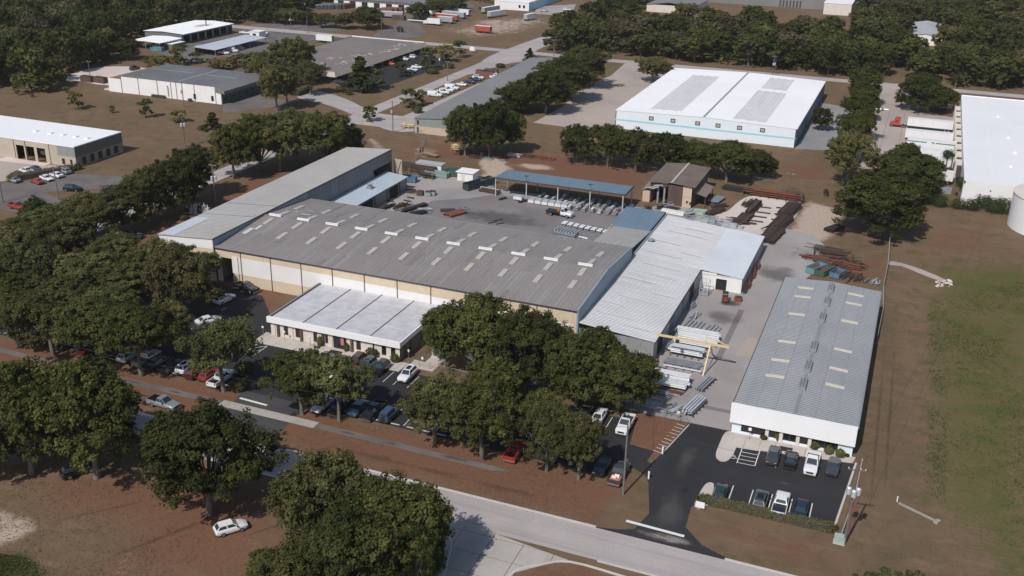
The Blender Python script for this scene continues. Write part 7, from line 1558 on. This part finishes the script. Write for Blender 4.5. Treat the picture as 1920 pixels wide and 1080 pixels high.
dumpster(at(768, 341), R(10), 'blue dumpster beside the wing door', 'bin_blue', 4.2, 2.2, 1.7); dumpster(at(820, 331), R(-3), 'long pale green dumpster against the yard edge', 'bin_sage', 7.5, 2.2, 1.5); dumpster(at(850, 330), R(20), 'dark green dumpster left of the white hut', 'bin_green', 3.6, 2.4, 2.2)
dumpster(at(893, 352), R(66), 'long dark roll-off container with pale blue end in the yard', 'bin_dark', 8.5, 2.4, 1.9); dumpster(at(915, 346), R(70), 'green dumpster behind the long dark roll-off container', 'bin_green', 4, 2.4, 2.0)
beam_stack(at(920, 361), R(-6), 'brown steel heap at the left end of the open shed', 5, 7, 3, 'steel_brown', mats=['steel_brown', 'steel_rust', 'galv_white']); frame_stack(at(942, 362), R(30), 'bright galvanised heap under the left end of the shed roof', 4, 2, 3, 'galv_bright')
beam_stack(at(785, 322), R(-5), 'dark long container-like girder pack behind the wing', 5, 13, 4, 'steel_dark', mats=['steel_dark', 'steel_brown'], pitch=.5, jit=.05, sec=(.46, .5))
rack(at(800, 334), R(-4), 'rusty odds and ends rack beside the pale green dumpster', 5, 3, 'steel_rust', 2)
for k, (x, y, n, m_) in enumerate(((870, 288, 3, 'steel_brown'), (893, 296, 3, 'steel_dark'), (912, 298, 2, 'bin_sage'), (905, 290, 4, 'steel_rust'), (965, 293, 3, 'galv_bright'), (988, 294, 3, 'steel_rust'), (1010, 296, 2, 'steel_red'), (1027, 299, 2, 'steel_red'))): frame_stack(at(x, y), R(-4), ORD[k] + ' stacked frame from the left along the tree line behind the yard', 4.5, 2.0, n, m_, 'frames along the tree line')
o = rack(at(858, 283), R(0), 'yellow rack at the tree line behind the yard', 4, 4, 'crane_yellow', 3)
rack(at(765, 240), R(-3), 'small yellow gate rack left of the grey warehouse end wall', 5, 4, 'crane_yellow', 2)
# alley: white beams on trestles, gantry crane
def beam_bench(y, x0, x1, label, n, m_, z=.9, group='white beams on trestles in the alley', tilt=0, sec=(.34, .36), pitch=.44, layers=1):
    o = thing('beam_bench', label, 'steel beams', ((x0 + x1) / 2, y, .03), R(tilt), group); L = x1 - x0; w, h = sec
    b = MB(); b.box(-L / 2, L / 2, -w / 2, w / 2, 0, .06); b.box(-L / 2, L / 2, -w / 2, w / 2, h - .06, h); b.box(-L / 2, L / 2, -.05, .05, .06, h - .06); me = b.mesh('beam', M[m_])
    for l in range(layers):
        for k in range(n): q = link('beam', me, o); q.location = (rj.uniform(-.4, .4), (k - (n - 1) / 2) * pitch, z + l * (h + .04))
    for k in range(5):
        x = -L * .45 + L * .9 * k / 4; t = MB(); W = n * pitch + .4; t.box(x - .06, x + .06, -W / 2, W / 2, z - .14, z); t.box(x - .06, x + .06, -W / 2, -W / 2 + .12, 0, z - .14); t.box(x - .06, x + .06, W / 2 - .12, W / 2, 0, z - .14); t.build('trestle', M['steel_dark'], o)
    return o
beam_bench(186.2, -36.6, -28.2, 'bright white beams highest on the trestles in the alley', 3, 'galv_white', 1.0, layers=2); beam_bench(184.0, -36.0, -28.0, 'white beams second down on the trestles in the alley', 3, 'galv_white', .8, layers=2); beam_bench(182.0, -36.8, -29.5, 'white beams third down on the trestles in the alley', 3, 'galv_white', .6)
beam_bench(177.6, -36.2, -30.0, 'white beams on trestles right under the yellow crane arm', 5, 'galv_white', .8, pitch=.55, layers=2); beam_bench(173.4, -36.2, -29.2, 'thin grey beams on the ground below the crane arm', 4, 'galv_dull', .3, sec=(.2, .2), pitch=.7); beam_bench(171.2, -35.6, -28.4, 'single white tube lying below the crane arm', 1, 'galv_white', .25, sec=(.2, .2))
beam_bench(165.6, -37.0, -29.5, 'thick bright white beams nearest the trees in the alley', 3, 'galv_white', 1.3, sec=(.5, .55), pitch=.62); beam_bench(163.4, -37.2, -29.6, 'white beams on the front trestles with a red beam below', 4, 'galv_white', .7, pitch=.55, layers=2); beam_bench(161.4, -36.2, -30.0, 'rust red beam lying in front of the white trestles', 1, 'steel_red', .25)
beam_bench(168.2, -36.5, -31.5, 'dull grey plates behind the thick white beams', 2, 'galv_dull', .4, pitch=.5)
beam_bench(179.9, -36.6, -31.0, 'grey narrow beams between the white pairs and the crane arm', 3, 'galv_dull', .5, pitch=.4)
beam_bench(188.6, -35.8, -29.0, 'dull beams behind the highest white pair in the alley', 2, 'galv_dull', .4)
beam_bench(164.6, -36.8, -29.8, 'second white beam layer behind the front trestles', 2, 'galv_white', 1.0, pitch=.5)
for k in range(9): o = thing('steel_tube', ORD[k] + ' tube from the left in the row of dark tubes lying in the alley', 'tube', (-36.2 + k * .8 + (.4 if k > 4 else 0), 191.8 - k * .12, .03), R(82), 'dark tubes in the alley'); MB().bar((-2.6, 0, .2), (2.6 - (k % 3) * .4, 0, .2), .22).build('tube', M['galv_blue' if k < 5 else 'galv_dull'], o); MB().box(-1.6, -1.4, -.3, .3, 0, .08).build('sleeper', M['steel_dark'], o)
beam_bench(153.0, -27.3, -21.0, 'long pale beam stack lying along the alley beside the gate', 4, 'galv_bright', .5, tilt=78, layers=2, pitch=.5).location = (-27.0, 157.2, .03)
o = beam_bench(160, -3, 3, 'short pale beam bundle lying along the alley above the gate stack', 3, 'galv_dull', .3, tilt=78, pitch=.5); o.location = (-26.9, 167.0, .03)
for k in range(4): frame_stack((-41 + k * 2.4, 155.6 - k * .2, .03), R(-4), ORD[k] + ' frame from the left in the low row behind the chain-link fence', 2.2, 1.3, 3, 'galv_bright', 'frames behind the fence')
crane = thing('gantry_crane', 'yellow gantry crane with braced arm over the alley', 'crane', (0, 0, 0)); hh = 5.2
a, b_, c_ = Vector((-38.2, 173.6, hh)), Vector((-28.0, 173.4, hh)), Vector((-24.4, 173.6, hh))
MB().bar(a, c_, .26, .4).build('beam', M['crane_yellow'], crane); t_ = MB(); t_.bar(b_ + Vector((-.8, 0, 1.3)), c_ + Vector((-.1, 0, .3)), .12); t_.bar(b_ + Vector((-.8, 0, 0)), b_ + Vector((-.8, 0, 1.4)), .16); t_.build('brace', M['crane_yellow'], crane)
MB().bar((-28.2, 170.2, 0), (-27.9, 173.4, hh - .2), .22).build('leg', M['crane_yellow'], crane); MB().bar((-28.4, 180.0, 0), (-28.0, 173.9, hh - .2), .22).build('leg', M['crane_yellow'], crane); MB().bar((-28.3, 171.2, 2), (-28.3, 178.0, 2), .12).build('tie', M['crane_yellow'], crane); MB().box(-34.5, -33.9, 173.2, 174, hh - .9, hh - .3).build('trolley', M['steel_dark'], crane)
o = thing('forklift', 'orange forklift parked at the white shop door', 'forklift', (-31.2, 206.9, .03), R(-80)); MB().box(-1.2, .9, -.65, .65, .3, 1.1).build('body', M['forklift_orange'], o); b = MB(); [b.bar((x, y, 1.1), (x, y, 2.1), .07) for x in (-.7, .7) for y in (-.55, .55)]; b.box(-.8, .8, -.62, .62, 2.1, 2.17); b.build('guard', M['steel_dark'], o); b = MB(); [b.bar((1.0, y, .1), (1.0, y, 2.3), .1) for y in (-.35, .35)]; [b.box(1.05, 2.1, y - .06, y + .06, .1, .16) for y in (-.3, .3)]; b.build('mast', M['steel_dark'], o); add_wheels(o, (-.75, .65), .6, .28, .2)
o = thing('scrap_tub', 'rust orange scrap tub beside the forklift', 'tub', (-28.6, 208.4, .03)); b = MB(); b.box(-.8, .8, -.7, .7, .1, .9); b.build('box', M['forklift_orange'], o); MB().box(-.65, .65, -.55, .55, .901, 1.05).build('load', M['steel_rust'], o)
for k in range(6): o = thing('scrap_rack', ORD[k] + ' leaning scrap rack from the front along the shop extension wall', 'rack', (-28.0 + (k % 2) * .3, 214.5 + k * 3.2, .03), R(90), 'scrap racks along the extension'); b = MB(); [b.bar((-1.2 + q * .5, -.3, 0), (-1.2 + q * .5 + rj.uniform(-.2, .2), .25, rj.uniform(.9, 1.9)), .12) for q in range(6)]; b.build('bars', M['steel_red' if k % 2 else 'steel_rust'], o); MB().box(-1.4, 1.4, -.4, .4, 0, .15).build('base', M['steel_dark'], o)
o = thing('gas_cage', 'tall galvanised cage at the corner of the shop extension', 'cage', (-36.2, 209.2, .03)); b = MB(); [b.bar((x, y, 0), (x, y, 3.2), .1) for x in (-.9, 0, .9) for y in (-1.2, 1.2)]; [b.bar((-.9, y, z), (.9, y, z), .08) for y in (-1.2, 1.2) for z in (.3, 1.7, 3.2)]; [b.bar((x, -1.2, z), (x, 1.2, z), .08) for x in (-.9, .9) for z in (.3, 1.7, 3.2)]; b.build('frame', M['galv_bright'], o); MB().box(-.8, .8, -1.1, 1.1, .1, .9).build('load', M['galv_dull'], o)
for k in range(9): o = thing('timber_block', ORD[k] + ' block from the left in the row behind the front warehouse roof', 'block', (-10.5 + k * 1.05, 215.4 + (k % 2) * .5, .03), R(80), 'blocks behind the front warehouse'); MB().box(-1.0, 1.0, -.35, .35, 0, .9 + (k % 3) * .35).build('block', M['block_tan' if k % 2 == 0 else 'steel_rust'], o); MB().box(-.9, .9, -.3, .3, .9 + (k % 3) * .35 + .001, 1.05 + (k % 3) * .35).build('cap', M['steel_brown'], o)
o = thing('machine', 'black and white machine behind the right end of the front warehouse', 'machine', (-1.6, 216.2, .03), R(20)); MB().box(-.9, .9, -.7, .7, 0, 1.1).build('body', M['steel_dark'], o); MB().box(-.5, .6, -.72, -.5, .5, 1.6).build('panel', M['trim_white'], o)

def scrap_heap(loc, label, n, L, m_, group=None, spread=1.6, rz=0.0, zmax=.8):
    """untidy heap of mixed bars and offcuts thrown roughly the same way"""
    o = thing('scrap_heap', label, 'scrap heap', loc, rz, group); ms_ = m_ if isinstance(m_, (list, tuple)) else [m_]
    for k, q in enumerate(ms_):
        b = MB()
        for i in range(n // len(ms_)):
            y, z = rj.gauss(0, spread * .5), abs(rj.gauss(0, zmax * .45)) + .1; a = rj.gauss(0, .16); l = L * rj.uniform(.35, 1) / 2; x = rj.gauss(0, L * .12); w = rj.uniform(.08, .26)
            b.bar((x - l * math.cos(a), y - l * math.sin(a), z), (x + l * math.cos(a), y + l * math.sin(a), z + rj.gauss(0, .12)), w, w * rj.uniform(.5, 1.2))
        b.build('offcuts', M[q], o)['kind'] = 'stuff'
    MB().box(-L * .3, L * .3, -.1, .1, 0, .12).build('sleeper', M['steel_brown'], o); return o
RU = ['steel_rust', 'steel_brown', 'steel_dark']; RR = ['steel_red', 'steel_rust', 'steel_brown']; GA = ['galv_dull', 'galv_bright', 'galv_blue']
for k, (x, y, n, L, mm, rz) in enumerate(((752, 388, 20, 6, RU, 80), (720, 392, 24, 8, RU, 84), (795, 398, 22, 4, GA, 20), (772, 360, 18, 3, RU, 10), (745, 402, 16, 4, GA, 60), (700, 402, 18, 5, RU, 80))): scrap_heap(at(x, y), ORD[k] + ' scrap heap placed in the left part of the yard', n, L, mm, 'scrap heaps in the left yard', 1.5, R(rz))
for k, (x, y, n, L, mm, rz) in enumerate(((1404, 384, 30, 8, RU, 84), (1386, 418, 26, 6, RU, 4), (1452, 432, 30, 8, RU, 80), (1470, 410, 30, 8, RR, 80), (1484, 388, 26, 8, RU, 80), (1350, 388, 20, 5, RU, 60), (1330, 412, 24, 4, GA, 0), (1362, 422, 24, 5, GA, 0), (1290, 404, 22, 4, GA, 30))): scrap_heap(at(x, y), ORD[k] + ' mixed steel heap placed around the pale gravel', n, L, mm, 'steel heaps around the gravel', 1.8, R(rz), 1.0)
for k, (x, y, n, L, mm, rz) in enumerate(((1552, 470, 24, 9, RU, -3), (1530, 486, 24, 6, RR, -3), (1575, 490, 26, 9, RR, -3), (1602, 500, 22, 6, RR, -3), (1560, 502, 20, 6, RR, 60), (1590, 520, 20, 5, RU, 70), (1612, 524, 20, 4, RU, 80), (1636, 532, 18, 3, GA, 80))): scrap_heap(at(x, y), ORD[k] + ' rusty heap placed behind the grey-roofed front warehouse', n, L, mm, 'rusty heaps behind the front warehouse', 1.5, R(rz))
for k, (x, y, z_) in enumerate(((-35.5, 196, 80), (-37.2, 187, 86), (-37.0, 179.5, 85), (-36.8, 169.5, 10), (-33, 160.2, 0), (-30, 155.4, 60), (-37.3, 201, 86))): scrap_heap((x, y, .03), ORD[k] + ' offcut heap along the galvanised shop side of the alley', 16, 4, GA, 'offcut heaps in the alley', .7, R(z_), .7)
for k, (x, y) in enumerate(((1262, 392), (1250, 388), (1240, 392), (1300, 398), (1215, 392), (1205, 396))): scrap_heap(at(x, y), ORD[k] + ' grit-covered scrap heap before the brown barn', 16, 3.5, GA if k % 2 else RU, 'heaps before the barn', 1.2, R(k * 25))
# substation gear by the side street
o = thing('electric_equipment', 'white electrical switchgear standing by the left wing', 'switchgear', at(368, 400), R(10))
for k, (x, h) in enumerate(((-3, 1.2), (-1.6, 1.6), (-.4, 2.6), (.8, 2.2), (2.0, 2.4), (3.0, 1.8))): MB().box(x, x + .9, -.5, .5, .1, h).build('cabinet', M['galv_bright' if k % 3 else 'steel_dark'], o); MB().tube([(x + .45, 0, h), (x + .45, 0, h + .8)], .1, 6).build('bushing', M['galv_white'], o)
MB().box(-3.3, 4.1, -.9, .9, 0, .12).build('slab', M['sidewalk'], o)
for k, (x, y) in enumerate(((165, 153), (189, 155))): o = thing('skip_bin', ('left' if k == 0 else 'right') + ' rusty brown skip on the dirt lot', 'skip', at(x, y), R(-5)); b = MB(); b.prism([(-3, -1.2), (3, -1.2), (3, 1.2), (-3, 1.2)], .1, 2.3); b.build('box', M['steel_brown'], o); MB().box(-2.8, 2.8, -1.05, 1.05, 2.301, 2.4).build('rim', M['steel_dark'], o)
dumpster(at(295, 96), R(10), 'teal dumpster before the open white canopy', 'bin_teal', 6, 2.3, 1.8); o = thing('brick_container', 'red brown container behind the yellow bushes', 'container', at(425, 117)); MB().box(-5, 5, -1.2, 1.2, .1, 2.5).build('box', M['rust_container'], o); MB().box(5, 5.05, -1.1, 1.1, .2, 2.4).build('door', M['trim_dark'], o)
o = thing('water_tote', 'bright blue tote beside the white warehouse', 'tote', at(1534, 197)); MB().box(-1, 1, -1, 1, .2, 2.4).build('tank', M['plastic_blue'], o); MB().box(-1.1, 1.1, -1.1, 1.1, 0, .2).build('pallet', M['wood_pallet'], o)
o = thing('white_pipes', 'bundle of white pipes under the trees by the truck lot', 'pipes', at(1648, 206)); [MB().tube([(-3.5, q * .35, .3), (3.5, q * .35, .3)], .13, 6).build('pipe', M['galv_white'], o) for q in range(4)]
o = thing('machinery', 'grey machinery under the palms by the dock warehouse', 'machinery', at(1775, 362)); MB().box(-1.8, 1.2, -1, 1, 0, 1.6).build('body', M['galv_dull'], o); MB().box(-.6, .6, -1.02, -.9, .5, 1.4).build('panel', M['galv_blue'], o)
o = thing('concrete_headwall', 'low concrete culvert slab in the grass at the lower right', 'culvert', (*G(1722, 962)[:2], 0), head((1690, 948), (1752, 978))); MB().box(-3.2, 3.2, -.22, .22, 0, .16).build('slab', M['concrete_wall'], o); MB().box(2.6, 3.2, -.6, .6, .0, .2).build('cap', M['concrete_wall'], o); MB().tube([(-3.6, .3, 0), (-3.6, .3, .9)], .1, 6).build('marker', M['trim_white'], o)
rk = MB()
for k in range(40): x, y = G(1770 + rj.uniform(-14, 16), 530 + rj.uniform(-5, 8))[:2]; s = rj.uniform(.15, .45); rk.tube([(x, y, 0), (x, y, s * .6)], [s, s * .55], 5)
tag(rk.build('gravel', M['white_gravel']), 'scattered pale rubble at the end of the concrete drain path', 'rubble', kind='stuff')
# ------------------------------------------------------------------ poles and wires
def pole(px, py, H, label, arms=1, trans=0, m_='wood_pole', r=.16, group='utility poles', rz=0.0, lamp=False, loc=None):
    p = Vector(loc) if loc else G(px, py); o = thing('utility_pole', label, 'pole', (p.x, p.y, 0), rz, group)
    MB().tube([(0, 0, -.3), (0, 0, H)], [r * 1.25, r * .8], 8).build('shaft', M[m_], o)
    for k in range(arms):
        z = H - .4 - k * 1.3; c = MB(); c.bar((-1.2, .15, z), (1.2, .15, z), .12, .14); q = c.build('crossarm', M['wood_pole'], o); i_ = MB(); [i_.tube([(x, .15, z + .07), (x, .15, z + .32)], .06, 6) for x in (-1.1, -.5, .5, 1.1)]; i_.build('insulator', M['galv_white'], q)
    for k in range(trans):
        a = (-math.pi / 2, 0.1, math.pi - .1)[k]; x, y = .62 * math.cos(a), .62 * math.sin(a); zt = H - 4.3; MB().tube([(x, y, zt), (x, y, zt + .1), (x, y, zt + 1.05), (x, y, zt + 1.2)], [.3, .36, .36, .2], 12).build('transformer', M['galv_bright'], o); MB().tube([(x, y, zt + 1.2), (x, y, zt + 1.5)], .06, 6).build('bushing', M['steel_dark'], o)
    if lamp: l = MB(); l.bar((0, 0, H - .1), (0, -1.6, H + .2), .09); l.box(-.18, .18, -2.2, -1.5, H + .12, H + .28); l.build('lamp_head', M['galv_white'], o)
    return o, Vector((p.x, p.y, H))
P = {}
P['a'] = pole(1583, 1021, 12.6, 'wooden pole with three white transformers beside the small car park', 1, 3, rz=.15, group=None)[1]
P['b'] = pole(1168, 928, 12.4, 'tall grey pole on the verge beside the dark pickup with orange load', 0, 0, 'pole_grey', .14, group=None)[1]
P['c'] = pole(1187, 775, 11.5, 'pole with three transformers between the fence and the white beams', 1, 3, rz=.3, group=None, loc=(-36.8, 152.6, 0))[1]
P['d'] = pole(637, 793, 9.5, 'thin grey light pole in the front row before the office', 0, 0, 'pole_grey', .11, lamp=True, group=None)[1]
P['e'] = pole(267, 705, 8.8, 'dark pole in front of the silver pickup in the left row', 0, 0, 'wood_pole', .15, lamp=True, group=None)[1]
for k, (x, y, H, tr, l) in enumerate(((405, 385, 11.5, 2, 'pole with two white transformers beside the left wing'), (345, 200, 9.5, 1, 'pole standing before the white panel building wall'), (347, 275, 11, 2, 'pole with pale transformers rising from the side street trees'), (110, 375, 9.5, 0, 'slim pole on the asphalt by the tan garage'), (6, 380, 11, 0, 'pole at the left picture edge by the tan garage'), (737, 248, 11, 1, 'pole with a transformer at the street junction'), (538, 208, 9, 0, 'pole at the edge of the teal-fronted building drive'), (698, 168, 10, 1, 'pole beside the conical tree at the store'), (801, 128, 8.5, 0, 'pole between the trees of the store car park'), (839, 152, 8.5, 0, 'pole along the street opposite the forecourt'), (890, 110, 9, 0, 'pole behind the trees at the street corner'), (863, 78, 10, 0, 'pole on the near edge of the dirt lot'), (954, 79, 12, 0, 'tall pole on the right part of the dirt lot'), (1015, 52, 11, 0, 'pole on the far right edge of the dirt lot'), (716, 70, 12, 0, 'tall pole behind the flat-roof store'), (752, 62, 10, 0, 'light pole at the lane beside the dark round bush'), (577, 62, 9, 0, 'pole on the far street left of the tree line'), (546, 55, 9, 1, 'pole with white transformer on the far street'), (125, 136, 9, 0, 'lamp pole at the edge of the dirt lot by the dark woods'), (170, 150, 8, 0, 'thin pole on the dirt lot by the skips'), (1448, 142, 9, 2, 'pole with two white transformers behind the white warehouse'), (1038, 105, 8, 0, 'pole at the far street bend'), (430, 38, 8, 0, 'pale pole beside the repair shop'), (1478, 362, 6, 0, 'short pole by the rusty racks'))):
    q = pole(x, y, H, l, 1 if tr else (k % 2), tr, 'wood_pole' if k % 3 else 'pole_grey', .15)[1]; P[k] = q
def wire(pts, label):
    mb = MB()
    for a, b in zip(pts, pts[1:]):
        n = 10; L = (b - a).length; mb.tube([a.lerp(b, t / n) - Vector((0, 0, 4 * L * .022 * (t / n) * (1 - t / n))) for t in range(n + 1)], .022, 4, cap=False)
    tag(mb.build('power_line', M['steel_dark']), label, 'wire')
wire([P['b'] + Vector((0, 0, -.3)), P['a'] + Vector((0, .1, -.5))], 'sagging wire between the verge pole and the transformer pole'); wire([P['b'] + Vector((0, 0, -.6)), Vector((-92, 119.5, 10.2)), Vector((-150, 119.5, 10.2))], 'wire along the front verge towards the left'); wire([P['b'] + Vector((0, 0, -1)), P['c'] + Vector((0, 0, -.4))], 'wire from the verge pole to the pole by the white beams'); wire([P['a'] + Vector((.4, .1, -.2)), Vector((20, 250, 12))], 'wire running from the transformer pole across the field')
o = thing('service_pipe', 'pale slanting conduit between the green cabinet and the warehouse corner', 'pipe', (0, 0, 0)); MB().tube([(.35, 128.9, .9), (1.3, 140, .35), (1.6, 151.6, .25)], .07, 6).build('pipe', M['fence_rail'], o); MB().box(1.5, 1.7, 151.5, 151.7, 0, .3).build('foot', M['fence_rail'], o); MB().box(1.2, 1.4, 139.9, 140.1, 0, .35).build('foot', M['fence_rail'], o)
p = G(1573, 1017); o = thing('service_cabinet', 'pale green utility cabinet at the foot of the transformer pole', 'cabinet', (p.x, p.y, 0)); MB().box(-.7, .7, -.5, .5, .08, 1.1).build('body', M['box_green'], o); MB().box(-.8, .8, -.6, .6, 0, .08).build('pad', M['sidewalk'], o); MB().box(-.74, .74, -.54, .54, 1.1, 1.18).build('lid', M['box_green'], o)
def post(px, py, h, label, m_='trim_white', w=.14, group=None): p = G(px, py); o = thing('bollard', label, 'bollard', (p.x, p.y, 0), 0, group); MB().tube([(0, 0, 0), (0, 0, h)], w, 8).build('post', M[m_], o); MB().tube([(0, 0, h), (0, 0, h + .08)], [w, w * .4], 8).build('cap', M[m_], o)
post(1216, 898, 1.3, 'white bollard at the verge corner of the gate drive'); post(1242, 851, 1.3, 'white bollard at the foot of the hatched strip'); post(882, 345, 1.2, 'white bollard beside the yard hut', 'galv_white')
def sign(px, py, h, w, hh_, label, m_='trim_white', rz=0.0, legs=1):
    p = G(px, py); o = thing('sign', label, 'sign', (p.x, p.y, 0), rz); MB().box(-w / 2, w / 2, -.03, .03, h - hh_, h).build('panel', M[m_], o)
    for s in ((0,) if legs == 1 else (-w * .4, w * .4)): MB().box(s - .04, s + .04, .031, .09, 0, h - .05).build('post', M['pole_grey'], o)
sign(1404, 825, 2.3, .5, .5, 'small white sign before the warehouse windows'); sign(1312, 955, 1.3, 1.3, 1.0, 'white low sign on the pale kerb island', legs=2); sign(1271, 786, 1.6, .5, .6, 'small white notice on the gate post'); sign(437, 727, 1.2, .8, .7, 'low white sign at the office entrance', legs=2); sign(494, 632, 2.4, .4, .4, 'small sign at the left end of the office pavement'); sign(534, 641, 2.4, .5, .4, 'small sign by the left office windows', 'galv_white'); sign(582, 650, 2.5, .5, .5, 'small sign before the middle office windows', 'galv_white'); sign(886, 100, 3.2, 3.0, 2.0, 'white board sign on the far grass corner', legs=2); sign(766, 673, 2, .4, .5, 'small white notice on the office side fence'); sign(792, 680, 1.2, .4, .5, 'second small white notice on the office side fence'); sign(824, 120, 2.6, .6, 1.0, 'white post sign at the store car park', legs=1)
o = thing('handrail', 'white handrail at the side door of the office', 'handrail', (-77.6, 157, 0)); b = MB(); [b.bar((x, y, 0), (x, y, 1.3), .08) for x in (0, 1.6) for y in (0, 2.4)]; [b.bar((x, 0, 1.3), (x, 2.4, 1.3), .08) for x in (0, 1.6)]; b.build('rail', M['galv_white'], o); MB().box(-.2, 1.8, -.2, 2.6, 0, .3).build('landing', M['sidewalk'], o)
# ------------------------------------------------------------------ chain-link fences
def fence(pts, label, h=1.9, step=3.0, m_='fence_grey', group=None, rail='fence_grey', wires=5, r=.045):
    p0 = Vector((*pts[0][:2], 0)); o = thing('chain_link_fence', label, 'fence', tuple(p0), 0, group); pm = MB().tube([(0, 0, 0), (0, 0, h)], r, 6).mesh('post', M[m_])
    for a, b in zip(pts, pts[1:]):
        a, b = Vector((*a[:2], 0)), Vector((*b[:2], 0)); L = (b - a).length; n = max(1, round(L / step))
        for k in range(n + 1): q = link('post', pm, o); q.location = a.lerp(b, k / n) - p0
        MB().tube([a - p0 + Vector((0, 0, h)), b - p0 + Vector((0, 0, h))], r * .8, 5).build('top_rail', M[rail], o)
        w = MB(); d = (b - a).normalized(); s = .45 if L < 40 else .9; k = 0.0
        while k < L:
            e = min(L, k + s); z1 = h * (e - k) / s; w.bar(a - p0 + d * k, a - p0 + d * e + Vector((0, 0, h - .05)), .012); w.bar(a - p0 + d * k + Vector((0, 0, h - .05)), a - p0 + d * e, .012); k += s
        w.build('mesh', M[m_], o)
    return o
fence([G(1668, 440), G(1664, 500), G(1655, 545), (1.1, 214), (.9, 199)], 'chain-link fence with pale top rail from the oak to the grey-roofed warehouse', rail='fence_rail', r=.06)
fence([(-48, 152.8), (-34, 152.3), (-28.2, 152.0)], 'chain-link fence left of the gate before the white beams', 1.8, 2.4)
fence([(-28.2, 152.0), (-27.0, 151.4)], 'short gate leaf beside the pale beam stack', 1.7, 1.2)
fence([(-80.5, 152.6), (-64, 151.8)], 'low grey fence to the right of the office', 1.2, 2.4)
fence([(-64, 151.8), (-48, 152.8)], 'shaded fence under the oak clump', 1.6, 2.4)
fence([(-137, 262), (-150, 300), (-158, 308)], 'dark fence line from the wing to the grey warehouse', 1.8, 3.5); fence([G(1050, 300), G(1240, 325), G(1450, 345), G(1560, 350)], 'thin fence along the tree row behind the yard', 1.6, 4, r=.035)
o = thing('guard_rail', 'pale pipe rail fence beside the white beams', 'rail', (-46, 156.8, 0)); b = MB(); [b.tube([(x, -x * .06, 0), (x, -x * .06, 1.3)], .07, 6) for x in (0, 3.4, 6.8, 10.2, 13.6)]; b.build('posts', M['fence_rail'], o); b = MB(); [b.tube([(0, 0, z), (13.6, -.82, z)], .06, 6) for z in (.65, 1.3)]; b.build('rails', M['fence_rail'], o)
o = thing('covered_pile', 'dark blue tarp-covered materials under the oak clump', 'tarp', tuple(G(985, 722))); MB().prism([(-4, -1), (5, -1.4), (5, .6), (-4, 1)], 0, .9).build('tarp', M['wall_blueshade'], o); MB().prism([(-3, -.7), (4, -1), (4, .3), (-3, .6)], .9, 1.2).build('top', M['wall_blueshade'], o)
# ------------------------------------------------------------------ prototypes are not part of the place
for r_ in list(KIDS):
    for c, gs in KIDS[r_]:
        for g in gs: bpy.data.objects.remove(g)
        bpy.data.objects.remove(c)
    bpy.data.objects.remove(r_)
# ------------------------------------------------------------------ thin air haze round everything
hm = bpy.data.materials.new('haze_air'); hm.use_nodes = True; hn = hm.node_tree
hn.nodes.remove(hn.nodes['Principled BSDF'])
hv = hn.nodes.new('ShaderNodeVolumePrincipled'); hv.inputs['Color'].default_value = (.94, .93, .9, 1); hv.inputs['Density'].default_value = .00005
hn.links.new(hv.outputs[0], hn.nodes['Material Output'].inputs['Volume'])
hz = MB().box(-1150, 750, -200, 1750, -1.5, 92).build('haze', hm); tag(hz, 'thin pale haze in the air over the whole site', 'haze', kind='stuff')
